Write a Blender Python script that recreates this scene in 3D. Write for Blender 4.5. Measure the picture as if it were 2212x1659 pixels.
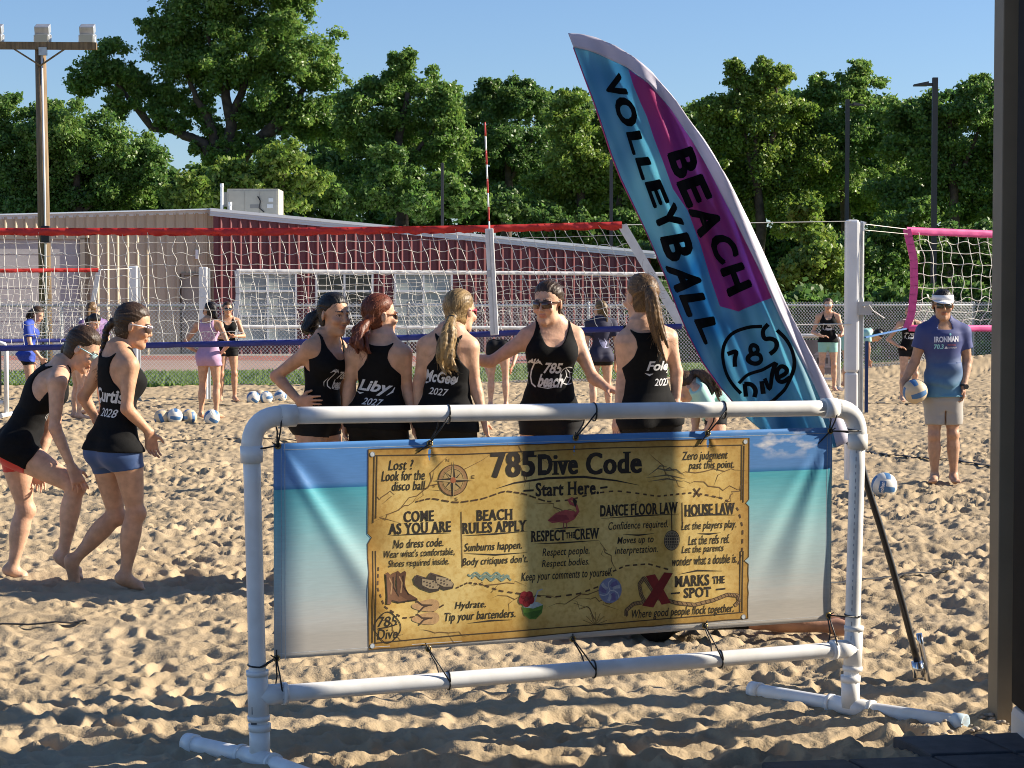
import bpy, bmesh, math, random
import numpy as np
from mathutils import Vector, Matrix
from mathutils.bvhtree import BVHTree
R = math.radians
for o in list(bpy.data.objects): bpy.data.objects.remove(o)
S = bpy.context.scene
COL = S.collection
# ------------------------------------------------------------ camera, light
H = 1.62; FPX = 4410.0; CXP = 1105.5; CYP = 829.5; PITCH = math.atan(179.5/FPX)
cam = bpy.data.objects.new('camera', bpy.data.cameras.new('camera')); COL.objects.link(cam)
cam.location = (0, 0, H); cam.rotation_euler = (math.pi/2-PITCH, 0, 0)
cam.data.lens = FPX/2211*36; cam.data.sensor_width = 36; cam.data.clip_end = 3000; cam.data.clip_start = .05
S.camera = cam
S.cycles.filter_width = 1.0
S.view_settings.view_transform = 'Standard'; S.view_settings.look = 'None'
S.view_settings.exposure = 1.04; S.view_settings.gamma = 1.0
SUN_EL = R(26); SLOPE = .15                     # sun to the right, slightly behind the scene
saz = math.atan2(1, SLOPE)                        # clockwise from +Y
sdir = Vector((math.sin(saz)*math.cos(SUN_EL), math.cos(saz)*math.cos(SUN_EL), math.sin(SUN_EL)))
W = bpy.data.worlds.new('World'); S.world = W; W.use_nodes = True
nt = W.node_tree; bg = nt.nodes['Background']
sky = nt.nodes.new('ShaderNodeTexSky'); sky.sky_type = 'NISHITA'; sky.sun_disc = False
sky.sun_elevation = SUN_EL; sky.sun_rotation = saz; sky.air_density = 1.0; sky.dust_density = .3; sky.ozone_density = 2.2
tint = nt.nodes.new('ShaderNodeMix'); tint.data_type = 'RGBA'; tint.blend_type = 'MULTIPLY'; tint.inputs[0].default_value = 1; tint.inputs[7].default_value = (.80, .925, 1.16, 1)
nt.links.new(sky.outputs[0], tint.inputs[6]); nt.links.new(tint.outputs[2], bg.inputs[0]); bg.inputs[1].default_value = .064
sl = bpy.data.lights.new('sun', 'SUN'); sl.energy = 5.0; sl.angle = R(.5); sl.color = (1, .89, .73)
so = bpy.data.objects.new('sun', sl); COL.objects.link(so)
so.rotation_euler = sdir.to_track_quat('Z', 'Y').to_euler(); so.location = sdir*50
# ------------------------------------------------------------ projection helpers (photo units 2211x1659)
cp, sp = math.cos(PITCH), math.sin(PITCH)
def ray(px, py):
    x = (px-CXP)/FPX; y = -(py-CYP)/FPX
    return np.array((x, cp+y*sp, -sp+y*cp))
def U(px, py, Y):
    d = ray(px, py); t = Y/d[1]
    return np.array((t*d[0], Y, H+t*d[2]))
def G(px, py, z=0.):
    d = ray(px, py); t = (z-H)/d[2]
    return np.array((t*d[0], t*d[1], z))
def zc(x0, y0, s):
    return lambda zx, zy: ((x0+zx/s)/1.15332, (y0+zy/s)/1.15332)
# ------------------------------------------------------------ object helpers
def tag(o, label=None, cat=None, group=None, kind=None):
    if label: o['label'] = label
    if cat: o['category'] = cat
    if group: o['group'] = group
    if kind: o['kind'] = kind
    return o
def link(name, me, m=None, parent=None, smooth=False):
    o = bpy.data.objects.new(name, me); COL.objects.link(o)
    if m is not None:
        for q in (m if isinstance(m, (list, tuple)) else [m]): me.materials.append(q)
    if smooth: me.polygons.foreach_set('use_smooth', np.ones(len(me.polygons), bool))
    if parent is not None:
        o.parent = parent
        pass
    return o
def empty(name, loc=(0, 0, 0)):
    o = bpy.data.objects.new(name, None); COL.objects.link(o); o.empty_display_size = .1; return o
def fast(name, V, F, mi=None):
    V = np.asarray(V, np.float32); F = np.asarray(F, np.int32); n = F.shape[1]
    me = bpy.data.meshes.new(name)
    me.vertices.add(len(V)); me.vertices.foreach_set('co', V.ravel())
    me.loops.add(F.size); me.loops.foreach_set('vertex_index', F.ravel())
    me.polygons.add(len(F)); me.polygons.foreach_set('loop_start', np.arange(0, F.size, n, dtype=np.int32))
    if mi is not None: me.polygons.foreach_set('material_index', np.asarray(mi, np.int32))
    me.update(calc_edges=True); return me
class MB:
    "collects boxes, tubes, lathes into one mesh"
    def __init__(s): s.V = []; s.F = []; s.M = []; s.n = 0
    def add(s, V, F, m=0):
        s.V.extend([tuple(map(float, v)) for v in V]); s.F.extend([tuple(i+s.n for i in f) for f in F]); s.M.extend([m]*len(F)); s.n += len(V); return s
    def box(s, a, b, m=0):
        x0, y0, z0 = a; x1, y1, z1 = b
        V = [(x, y, z) for z in (z0, z1) for y in (y0, y1) for x in (x0, x1)]
        return s.add(V, [(0,2,3,1),(4,5,7,6),(0,1,5,4),(2,6,7,3),(0,4,6,2),(1,3,7,5)], m)
    def obox(s, c, ax, ay, az, m=0):
        c, ax, ay, az = map(np.array, (c, ax, ay, az))
        V = [c+i*ax+j*ay+k*az for k in (-1, 1) for j in (-1, 1) for i in (-1, 1)]
        return s.add(V, [(0,2,3,1),(4,5,7,6),(0,1,5,4),(2,6,7,3),(0,4,6,2),(1,3,7,5)], m)
    def tube(s, P, r, n=8, m=0, cap=True):
        P = [np.array(p, float) for p in P]
        if len(P) == 2 and not hasattr(r, '__len__') and np.linalg.norm(P[1]-P[0]) > 6*r: m_ = int(min(60, np.linalg.norm(P[1]-P[0])/(4*r)))+1; P = [P[0]+(P[1]-P[0])*q/m_ for q in range(m_+1)]
        k = len(P)
        rr = r if hasattr(r, '__len__') else [r]*k
        V = []; F = []
        t0 = P[1]-P[0]; up = np.array((0, 0, 1.)) if abs(t0[2]) < .9*np.linalg.norm(t0) else np.array((1., 0, 0))
        for i in range(k):
            t = P[min(i+1, k-1)]-P[max(i-1, 0)]; t = t/(np.linalg.norm(t)+1e-9)
            a = np.cross(t, up); a /= np.linalg.norm(a)+1e-9; b = np.cross(a, t); up = b
            for j in range(n):
                q = 2*math.pi*j/n; V.append(P[i]+rr[i]*(math.cos(q)*a+math.sin(q)*b))
        for i in range(k-1):
            for j in range(n):
                F.append((i*n+j, (i+1)*n+j, (i+1)*n+(j+1) % n, i*n+(j+1) % n))
        if cap: F.append(tuple(range(n))); F.append(tuple(range((k-1)*n, k*n))[::-1])
        return s.add(V, F, m)
    def ball(s, c, r, m=0, n=10):
        V = []; F = []; r = np.array(r)*np.ones(3)
        for i in range(n+1):
            for j in range(2*n):
                a = math.pi*i/n; b = math.pi*j/n
                V.append(np.array(c)+r*np.array((math.sin(a)*math.cos(b), math.sin(a)*math.sin(b), math.cos(a))))
        for i in range(n):
            for j in range(2*n): F.append((i*2*n+j, (i+1)*2*n+j, (i+1)*2*n+(j+1) % (2*n), i*2*n+(j+1) % (2*n)))
        return s.add(V, F, m)
    def build(s, name, m, parent=None, smooth=False, bevel=0):
        me = bpy.data.meshes.new(name); me.from_pydata(s.V, [], s.F)
        me.polygons.foreach_set('material_index', s.M); me.update()
        o = link(name, me, m, parent, smooth)
        if smooth: me.polygons.foreach_set('use_smooth', [len(f) <= 4 for f in s.F])
        if bevel:
            b = o.modifiers.new('b', 'BEVEL'); b.width = bevel; b.segments = 2; b.limit_method = 'ANGLE'
        return o
def polytubes(lines, r, n=5):
    V = []; F = []; off = 0
    for P in lines:
        P = np.asarray(P, float); k = len(P)
        t = np.gradient(P, axis=0); t /= np.linalg.norm(t, axis=1)[:, None]+1e-9
        ref = np.where(np.abs(t[:, 1:2]) < .8, np.array([[0, 1., 0]]), np.array([[1., 0, 0]]))
        a = np.cross(t, ref); a /= np.linalg.norm(a, axis=1)[:, None]; b = np.cross(a, t)
        q = np.arange(n)*2*np.pi/n
        V.append((P[:, None]+r*(np.cos(q)[None, :, None]*a[:, None]+np.sin(q)[None, :, None]*b[:, None])).reshape(-1, 3))
        i = np.arange(k-1)[:, None]*n; j = np.arange(n)[None]; j2 = (j+1) % n
        F.append(np.stack((i+j, i+n+j, i+n+j2, i+j2), -1).reshape(-1, 4)+off); off += k*n
    return np.concatenate(V), np.concatenate(F)
# ------------------------------------------------------------ materials
def mat(name, col, rough=.8, var=0, scale=8, bump=0, bscale=60, metal=0, spec=.5, trans=0, attr=None, coord='Object', stretch=None, col2=None, sss=0, sheen=0, detail=4):
    m = bpy.data.materials.new(name); m.use_nodes = True; t = m.node_tree; b = t.nodes['Principled BSDF']
    b.inputs['Base Color'].default_value = (*col, 1); b.inputs['Roughness'].default_value = rough
    b.inputs['Metallic'].default_value = metal; b.inputs['Specular IOR Level'].default_value = spec
    if sss: b.inputs['Subsurface Weight'].default_value = sss; b.inputs['Subsurface Radius'].default_value = (.02, .008, .004); b.inputs['Subsurface Scale'].default_value = .6
    if sheen: b.inputs['Sheen Weight'].default_value = sheen
    tc = t.nodes.new('ShaderNodeTexCoord'); src = tc.outputs[coord]
    if stretch:
        mp = t.nodes.new('ShaderNodeMapping'); mp.inputs['Scale'].default_value = stretch; t.links.new(src, mp.inputs[0]); src = mp.outputs[0]
    last = None
    if var or col2:
        nz = t.nodes.new('ShaderNodeTexNoise'); nz.inputs['Scale'].default_value = scale; nz.inputs['Detail'].default_value = detail
        t.links.new(src, nz.inputs[0])
        rp = t.nodes.new('ShaderNodeValToRGB'); rp.color_ramp.elements[0].position = .35; rp.color_ramp.elements[1].position = .65
        c2 = col2 if col2 else tuple(min(1, c*(1+var)) for c in col); c1 = col if col2 else tuple(c*(1-var) for c in col)
        rp.color_ramp.elements[0].color = (*c1, 1); rp.color_ramp.elements[1].color = (*c2, 1)
        t.links.new(nz.outputs[0], rp.inputs[0]); last = rp.outputs[0]
    if attr:
        a = t.nodes.new('ShaderNodeAttribute'); a.attribute_name = attr
        if last is None: last = a.outputs['Color']
        else:
            mx = t.nodes.new('ShaderNodeMix'); mx.data_type = 'RGBA'; mx.blend_type = 'MULTIPLY'; mx.inputs[0].default_value = 1
            t.links.new(last, mx.inputs[6]); t.links.new(a.outputs['Color'], mx.inputs[7]); last = mx.outputs[2]
    if last is not None: t.links.new(last, b.inputs['Base Color'])
    if bump:
        n2 = t.nodes.new('ShaderNodeTexNoise'); n2.inputs['Scale'].default_value = bscale; n2.inputs['Detail'].default_value = 5; t.links.new(src, n2.inputs[0])
        bp = t.nodes.new('ShaderNodeBump'); bp.inputs['Strength'].default_value = 1; bp.inputs['Distance'].default_value = bump
        t.links.new(n2.outputs[0], bp.inputs['Height']); t.links.new(bp.outputs[0], b.inputs['Normal'])
    if trans:
        out = t.nodes['Material Output']; ts = t.nodes.new('ShaderNodeBsdfTranslucent'); ms = t.nodes.new('ShaderNodeMixShader'); ms.inputs[0].default_value = trans
        if last is not None: t.links.new(last, ts.inputs[0])
        else: ts.inputs[0].default_value = (*col, 1)
        t.links.new(b.outputs[0], ms.inputs[1]); t.links.new(ts.outputs[0], ms.inputs[2]); t.links.new(ms.outputs[0], out.inputs[0])
    return m
def glass(name, col, rough=.06):
    m = mat(name, col, rough, spec=.8); return m
_pm = {}
def pm(col, trans=0, rough=.6):
    k = (col, trans)
    if k not in _pm: _pm[k] = mat('print_%d' % len(_pm), col, rough, trans=trans, var=.12, scale=90)
    return _pm[k]
M_white = mat('white_plastic', (.80, .80, .79), .32, var=.05, scale=5, spec=.5)
M_black = mat('black_rubber', (.012, .012, .013), .5)
M_galv = mat('galvanised_steel', (.46, .48, .50), .4, metal=.6, var=.1)
M_bronze = mat('bronze_metal', (.185, .155, .11), .6, var=.10, scale=4, spec=.3)
# ------------------------------------------------------------ 2D artwork: text, strokes, fills -> one mapped mesh
_fc = {}
def text2d(s, bold=0., shear=0., serif=0., space=1., cond=1.):
    key = (s, bold, shear, serif, space, cond)
    if key in _fc: return _fc[key]
    c = bpy.data.curves.new('t', 'FONT'); c.body = s; c.size = 1; c.offset = bold; c.shear = shear; c.space_character = space; c.resolution_u = 3
    o = bpy.data.objects.new('t', c); COL.objects.link(o)
    dg = bpy.context.evaluated_depsgraph_get(); dg.update()
    me = bpy.data.meshes.new_from_object(o.evaluated_get(dg))
    V = np.array([v.co[:2] for v in me.vertices]).reshape(-1, 2); F = [tuple(p.vertices) for p in me.polygons]
    if serif:                                     # slab feet on every stem end that lies on the base or cap line
        cnt = {}
        for f in F:
            for i in range(len(f)):
                e = tuple(sorted((f[i], f[(i+1) % len(f)]))); cnt[e] = cnt.get(e, 0)+1
        ex = []
        ys = V[:, 1]; y0 = np.percentile(ys, 2)
        for (a, b), n in cnt.items():
            if n == 1 and abs(V[a, 1]-V[b, 1]) < .004 and .05 < abs(V[a, 0]-V[b, 0]) < .24:
                xa, xb = sorted((V[a, 0], V[b, 0])); ex.append((xa, xb, V[a, 1]))
        ymid = (V[:, 1].min()+V[:, 1].max())/2
        V = list(map(tuple, V))
        for xa, xb, y in ex:
            k = len(V); d = serif*.75; s0 = .055 if y < ymid else -.055
            V += [(xa-d, y), (xb+d, y), (xb+d*.6, y+s0), (xa-d*.6, y+s0)]; F.append((k, k+1, k+2, k+3) if s0 > 0 else (k+3, k+2, k+1, k))
        V = np.array(V)
    bpy.data.objects.remove(o); bpy.data.curves.remove(c); bpy.data.meshes.remove(me)
    V = V*np.array((cond, 1)); _fc[key] = (V, F); return V, F
class Art:
    def __init__(s): s.I = []
    def poly(s, pts, col, lay=0): s.I.append((np.array(pts, float), [tuple(range(len(pts)))], col, lay))
    def stroke(s, pts, w, col, lay=0, taper=False, closed=False):
        P = np.array(pts, float)
        if closed: P = np.vstack((P, P[:1]))
        t = np.gradient(P, axis=0)
        if closed: t[0] = t[-1] = P[1]-P[-2]
        t /= np.linalg.norm(t, axis=1)[:, None]+1e-9; n = np.stack((-t[:, 1], t[:, 0]), 1)
        k = len(P); ww = np.ones(k)*w/2
        if taper: ww *= np.clip(np.sin(np.linspace(.08, math.pi-.08, k)), .12, 1)
        V = np.vstack((P+n*ww[:, None], P-n*ww[:, None])); F = [(i, i+k, i+k+1, i+1) for i in range(k-1)]
        s.I.append((V, F, col, lay))
    def text(s, st, cx, cy, w=None, h=None, col=(0, 0, 0), lay=0, rot=0, fat=0, **k):
        V, F = text2d(st, **k); lo = V.min(0); hi = V.max(0); V = V-(lo+hi)/2
        sx = w/(hi[0]-lo[0]) if w else None; sy = h/(hi[1]-lo[1]) if h else None
        sx = sx or sy; sy = sy or sx; V = V*np.array((sx, sy)); c, q = math.cos(rot), math.sin(rot)
        n = 1+2*(fat > 0)
        for i in range(n):
            d = (i-1)*fat*sy if n > 1 else 0; X = V[:, 0]+d; s.I.append((np.stack((X*c-V[:, 1]*q+cx, X*q+V[:, 1]*c+cy), 1), F, col, lay+i*.3))
    def circ(s, c, r, col, lay=0, n=28, ry=None): a = np.linspace(0, 2*np.pi, n, endpoint=False); s.poly(np.stack((c[0]+r*np.cos(a), c[1]+(ry or r)*np.sin(a)), 1), col, lay)
    def ring(s, c, r, w, col, lay=0, n=36, ry=None): a = np.linspace(0, 2*np.pi, n, endpoint=False); s.stroke(np.stack((c[0]+r*np.cos(a), c[1]+(ry or r)*np.sin(a)), 1), w, col, lay, closed=True)
    def xf(s, fn):
        s.I = [(np.array([fn(x, y) for x, y in V]), F, c, l) for V, F, c, l in s.I]; return s
    def build(s, name, fn, parent, maxe=.02, eps=.0003, trans=0, base=.0004, flip=False):
        VV = []; FF = []; MI = []; mats = []; n = 0
        for V, F, col, lay in s.I:
            bm = bmesh.new(); vs = [bm.verts.new((x, y, 0)) for x, y in V]
            for f in F:
                try: bm.faces.new([vs[i] for i in f])
                except ValueError: pass
            bmesh.ops.triangulate(bm, faces=bm.faces[:])
            for _ in range(6):
                le = [e for e in bm.edges if e.calc_length() > maxe]
                if not le: break
                bmesh.ops.subdivide_edges(bm, edges=le, cuts=1); bmesh.ops.triangulate(bm, faces=[f for f in bm.faces if len(f.verts) > 3])
            bm.verts.index_update(); idx = {}
            P = [fn(v.co.x, v.co.y, base+lay*eps) for v in bm.verts]
            m = pm(col, trans)
            if m not in mats: mats.append(m)
            ok = [p is not None for p in P]; mp = np.cumsum(ok)-1
            for f in bm.faces:
                ii = [v.index for v in f.verts]
                if all(ok[i] for i in ii):
                    if f.normal.z < 0: ii = ii[::-1]
                    FF.append([mp[i]+n for i in ii][::(-1 if flip else 1)]); MI.append(mats.index(m))
            VV += [p for p in P if p is not None]; n = len(VV); bm.free()
        me = fast(name, np.array(VV), np.array(FF), MI)
        return link(name, me, mats, parent)
# ============================================================ GROUND
rng = np.random.default_rng(7)
def noise2(n, octs, seed):
    r = np.random.default_rng(seed); out = np.zeros((n, n)); f = np.fft.fftfreq(n)*n; k = np.sqrt(f[:, None]**2+f[None]**2)
    for k0, a in octs:
        w = np.fft.fft2(r.standard_normal((n, n)))*np.exp(-((k-k0)/(k0*.45))**2); q = np.real(np.fft.ifft2(w)); out += a*q/q.std()
    return out
NT = 640; TS = 7.0
def make_tile():
    h = noise2(NT, ((5, .007), (12, .006)), 3); px = TS/NT
    for k0, am, sd in ((13, .022, 31), (27, .017, 32), (60, .011, 33)): q = noise2(NT, ((k0, 1),), sd); h += am*(1-np.abs(q))*np.clip(.6+.5*noise2(NT, ((6, 1),), sd+9), .1, 1.5)
    for i in range(1200):
        cx, cy = rng.random(2)*NT; a = rng.random()*6.28; l = rng.uniform(.05, .14)/px; w = rng.uniform(.035, .075)/px; d = rng.uniform(.015, .050)
        k = int(l*2.2)+2; ix = np.arange(-k, k+1); X, Y = np.meshgrid(ix, ix)
        u = (X*math.cos(a)+Y*math.sin(a))/l; v = (-X*math.sin(a)+Y*math.cos(a))/w
        u = u+.18*np.sin(v*2+i); r = np.sqrt(u*u+v*v)
        st = -d*np.exp(-r**4*.8)+.55*d*np.exp(-((r-1.35)/.38)**2)*(1+.5*np.sin(3*np.arctan2(v, u)+i))
        m = np.exp(-(r/1.55)**6)*.8
        jx = (int(cx)+X) % NT; jy = (int(cy)+Y) % NT
        h[jy, jx] = h[jy, jx]*(1-m)+(h[jy, jx].mean()*.6+st)*m+.2*st
    h += noise2(NT, ((45, .0026), (90, .0028), (150, .0022)), 5)
    q = noise2(NT, ((70, 1), (110, 1)), 8); h += np.clip(q-2.2, 0, 1.4)*.006
    return (h-h.mean()).astype(np.float32)
TILE = make_tile()
def samp(x, y):
    u = (x/TS*NT) % NT; v = (y/TS*NT) % NT; i = u.astype(int); j = v.astype(int); fu = u-i; fv = v-j; i2 = (i+1) % NT; j2 = (j+1) % NT; i %= NT; j %= NT
    return (TILE[j, i]*(1-fu)+TILE[j, i2]*fu)*(1-fv)+(TILE[j2, i]*(1-fu)+TILE[j2, i2]*fu)*fv
def edgeY(x): return np.clip(39.0+(x+6)*.42, 38.6, 47)
def sand_h(x, y):
    x = np.asarray(x, float); y = np.asarray(y, float)
    m = .5+.5*np.sin(x*.61+1.3*np.sin(y*.37))*np.cos(y*.53+.7*np.sin(x*.29)); m = np.clip(m*1.6-.3, 0, 1)
    h = samp(x+3, y+1)*m+samp(x*.8-y*.6+9, (x*.6+y*.8)*1.08+4)*(1-m)
    h = h*(.60+.62*np.clip(.5+.5*np.sin(x*.9+1.7*np.sin(y*.55+1))*np.sin(y*.8+1.1*np.sin(x*.5)), 0, 1))*1.06+.02*np.sin(x*1.7+y*.6)*np.sin(y*1.1-.4*x)
    e = edgeY(x); b = 1/(1+np.exp(-(x-7.5)*1.5))
    h = h+b*.40*np.exp(-((e-y-.7)/1.0)**2)
    h = h*np.clip((y-4.5)/2.4+.1, .15, 1)
    return h
NR, NC = 700, 1040
c = np.linspace(-1, 1, NC); tt = np.linspace(0, 1, NR)
ye = edgeY(c*.42*42)
Yg = 5.0*(ye[None]/5.0)**tt[:, None]; Xg = c[None]*(.40*Yg+.8)
Zg = sand_h(Xg, Yg)
V = np.stack((Xg, Yg, Zg), -1).reshape(-1, 3)
ii = (np.arange(NR-1)[:, None]*NC+np.arange(NC-1)[None]).ravel()
F = np.stack((ii, ii+1, ii+NC+1, ii+NC), 1)
M_sand = mat('sand', (.425, .332, .215), 1., col2=(.345, .268, .170), scale=1.3, bump=.004, bscale=90, spec=.1, detail=8)
tag(link('sand', fast('sand', V, F), M_sand, smooth=True), kind='structure')
def flat(name, pts, z, m):
    me = bpy.data.meshes.new(name); me.from_pydata([(x, y, z) for x, y in pts], [], [tuple(range(len(pts)))]); o = link(name, me, m); return tag(o, kind='structure')
M_soil = mat('soil', (.30, .23, .15), 1., var=.25, scale=.8, bump=.02, bscale=12)
flat('ground', [(-900, -60), (900, -60), (900, 1500), (-900, 1500)], -.12, M_soil)
M_lawn = mat('lawn', (.10, .17, .03), 1., col2=(.17, .22, .05), scale=.5, bump=.04, bscale=30)
flat('lawn', [(-60, 38.7), (-6, 38.7), (16, 47), (90, 47), (90, 130), (-60, 130)], -.05, M_lawn)
M_track = mat('track', (.36, .24, .185), .95, var=.1, scale=.4)
M_red = mat('track_red', (.30, .10, .07), .95, var=.15, scale=.8)
flat('track', [(-60, 48), (-9, 48), (-4.5, 50), (-1, 53.5), (-3, 56), (-8, 57.3), (-60, 57.3)], -.046, M_track)
flat('running_lane', [(-60, 57.3), (-8, 57.3), (-3, 56), (-1, 53.5), (2, 56), (6, 57), (40, 58), (40, 61), (-60, 62.8)], -.042, M_red)
flat('gravel_apron', [(-60, 62.8), (40, 61), (40, 64), (-60, 66)], -.044, mat('apron', (.30, .26, .22), 1., var=.15, scale=2))
# grass blades: one tufted strip in front of the track, nobody could count it
n = 26000; gx = rng.uniform(-16, 14, n); gy = rng.uniform(0, 1, n)**1.2; gy = np.clip(39.2+(gx+6)*.42, 38.9, 48)+gy*8.6
a = rng.uniform(0, 6.28, n); hh = rng.uniform(.05, .13, n); ww = rng.uniform(.02, .05, n)
P = np.stack((gx, gy, np.full(n, -.05)), 1); dx = np.stack((np.cos(a)*ww, np.sin(a)*ww, 0*a), 1); tp = P+np.stack((rng.normal(0, .03, n), rng.normal(0, .03, n), hh), 1)
GV = np.stack((P-dx, P+dx, tp), 1).reshape(-1, 3)
msk = ~((gy > 48) & (gx < -5))
GF = np.arange(3*n).reshape(-1, 3)[msk]
M_blade = mat('grass_blade', (.12, .21, .035), .8, col2=(.20, .27, .06), scale=2, trans=.3)
tag(link('grass', fast('grass', GV, GF), M_blade), 'short green grass along the track behind the fence', 'grass', kind='stuff')
# court boundary tapes lying on the sand
M_tape = mat('black_webbing', (.012, .011, .012), .7)
def tape(pts, label, w=.03):
    P = [G(*p) for p in pts]; Q = []
    for a, b in zip(P[:-1], P[1:]):
        m = max(2, int(np.linalg.norm(b-a)/.06))
        for i in range(m): Q.append(a+(b-a)*i/m)
    Q = np.array(Q+[P[-1]]); hz = sand_h(Q[:, 0], Q[:, 1])
    k = 4; hs = np.array([hz[max(0, i-k):i+k+1].max() for i in range(len(hz))]); Q[:, 2] = .35*hz+.65*hs+.006
    t = np.gradient(Q, axis=0); nn = np.stack((-t[:, 1], t[:, 0], 0*t[:, 0]), 1); nn /= np.linalg.norm(nn, axis=1)[:, None]
    m = len(Q); A = Q+nn*w/2; B = Q-nn*w/2; up = np.array((0, 0, .006))
    V = np.vstack((A, B, A+up, B+up)); i = np.arange(m-1)
    F = np.vstack([np.stack(q, 1) for q in ((i+2*m, i+3*m, i+3*m+1, i+2*m+1), (i, i+1, i+m+1, i+m), (i, i+2*m, i+2*m+1, i+1), (i+m, i+m+1, i+3*m+1, i+3*m))])
    tag(link('boundary_tape', fast('boundary_tape', V, F), M_tape), label, 'boundary tape', 'black court boundary tapes on the sand')
tape([(330, 961), (420, 955), (470, 953), (560, 955), (700, 958)], 'black webbing tape on the sand just left of the banner frame elbow', .05)
tape([(1860, 975), (1950, 992), (2060, 1000), (2160, 1017), (2260, 1026)], 'black webbing tape crossing the sand behind the feet of the man in the visor', .06)
tape([(1870, 870), (1960, 872), (2080, 880), (2200, 885)], 'faint black tape on the sand at the thighs of the man in the visor', .05)
tape([(1760, 1275), (1850, 1262), (1950, 1250), (2050, 1243)], 'thin half buried black tape on sand right of the banner, beyond the flag pole', .03)
tape([(-20, 1354), (60, 1353), (120, 1351), (185, 1347)], 'half buried dark tape on the sand at the bottom left below the bending player', .022)
tape([(455, 846), (560, 845), (640, 847), (760, 846)], 'black tape on the far sand behind the three loose balls', .06)
tape([(300, 882), (345, 880), (420, 878), (500, 880)], 'black tape lying behind the row of four balls', .06)
# ============================================================ BUILDING
BY = 64.0
ROT = R(17)                                        # the shed stands turned a little, so the low sun grazes its ribs
def bx(px, Y=BY, turned=True):
    k = (px-CXP)/FPX
    if not turned: return k*Y
    x0 = (462-CXP)/FPX*(BY-.3); return x0+(k*(BY-.3)-x0)/(math.cos(ROT)-k*math.sin(ROT))
def bY(px): return BY-.3+(bx(px)-(462-CXP)/FPX*(BY-.3))*math.sin(ROT)
def bz(py, Y=BY): return U(CXP, py, Y)[2]
bld = empty('metal_building'); tag(bld, 'low metal shed with tan and dark red ribbed walls and pale roof edge', 'building')
M_tan = mat('tan_steel', (.50, .42, .295), .5, var=.06, scale=1.5, stretch=(1, 1, .25)); M_dred = mat('red_steel', (.155, .034, .038), .45, var=.10, scale=1.5, stretch=(1, 1, .25))
M_trim = mat('trim_steel', (.62, .66, .70), .4, metal=.2)
def ribwall(x0, x1, Y, top, name, m, holes=(), sp=.305, z0=-.1):
    "ribbed sheet, top(x) gives its height; holes are (x0,x1,z0,z1)"
    mb = MB(); x = x0; k = 0
    while x < x1-.02:
        xe = min(x+sp, x1); segs = [(z0, min(top(x), top(xe)))]
        for h0, h1, q0, q1 in holes:
            if x+.02 < h1 and xe-.02 > h0:
                ns = []
                for a, b in segs:
                    if q0 > a+.01: ns.append((a, min(b, q0)))
                    if q1 < b-.01: ns.append((max(a, q1), b))
                segs = ns
        for a, b in segs:
            prof = [(x, 0), (x+.11, 0), (x+.135, -.012), (x+.16, 0), (x+.195, 0), (x+.205, -.045), (x+.235, -.045), (x+.296, 0), (xe, 0)]
            prof = [(min(p, xe), q) for p, q in prof]
            V = [(p, Y+q, z) for z in (a, b) for p, q in prof]; n = len(prof)
            mb.add(V, [(i, i+1, i+1+n, i+n) for i in range(n-1)])
        x = xe
    return mb.build(name, m, bld)
YR = BY-.3; xc = bx(462, YR); xr = bx(1403, YR); zpk = bz(456, YR); zrt = bz(547, bY(1405))
rtop = lambda x: zpk+(zrt-zpk)*(x-xc)/(xr-xc)
ztl = bz(472, bY(-160)); xl = bx(-160); ttop = lambda x: bz(459)+(ztl-bz(459))*(xc-x)/(xc-xl)
wins = [(515, 641), (681, 806), (851, 977)]
zw0, zw1 = bz(735, bY(750)), bz(589, bY(750))
ribwall(xc, xr, YR, rtop, 'red_wall', M_dred, [(bx(a, YR)-.05, bx(b, YR)+.05, zw0, zw1+.05) for a, b in wins])
gd = (bx(-120), bx(182), 0, bz(512, bY(90))); dd = (bx(398), bx(456), 0, bz(592))
ribwall(xl, xc+.3, BY, ttop, 'tan_wall', M_tan, [gd, dd])
mb = MB(); mb.add([(xc, YR+.075, -.1), (xr, YR+.075, -.1), (xr, YR+.075, zrt-.1), (xc, YR+.075, zpk-.1)], [(0, 1, 2, 3)]); mb.build('backing_wall', M_dred, bld)
mb = MB(); mb.add([(xr, YR, -.1), (xr, YR+14, -.1), (xr, YR+14, zrt), (xr, YR, zrt)], [(0, 1, 2, 3)]); mb.build('side_wall', M_dred, bld)
mb = MB(); mb.add([(xc, YR, -.1), (xc, YR, zpk), (xc, BY+.1, zpk), (xc, BY+.1, -.1)], [(0, 1, 2, 3)]); mb.build('corner_return', M_tan, bld)
mb = MB()                                         # gutter and rake trim in three steps
for dy, a, b in ((-.10, .0, .09), (-.075, -.075, .0), (-.05, -.15, -.075)):
    for (x0, z0), (x1, z1), Y in (((xc-.1, zpk), (xr+.2, zrt-.03), YR), ((xl, ttop(xl)), (xc-.1, zpk), BY+.07)):
        mb.add([(x0, Y+dy, z0+a), (x1, Y+dy, z1+a), (x1, Y+dy, z1+b), (x0, Y+dy, z0+b), (x0, Y+.6, z0+a), (x1, Y+.6, z1+a), (x1, Y+.6, z1+b), (x0, Y+.6, z0+b)], [(0, 1, 2, 3), (3, 2, 6, 7), (0, 4, 5, 1), (1, 5, 6, 2), (0, 3, 7, 4)])
mb.build('roof_trim', M_trim, bld)
mb = MB(); mb.add([(xc, YR, zpk+.05), (xr, YR, zrt+.05), (xr, YR+14, zrt+.05), (xc, YR+14, zpk+.05), (xl, BY, ttop(xl)+.05), (xl, BY+14, ttop(xl)+.05)], [(0, 1, 2, 3), (4, 0, 3, 5)]); mb.build('roof', M_trim, bld)
M_door = mat('grey_door', (.42, .41, .40), .5, var=.05)
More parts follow.
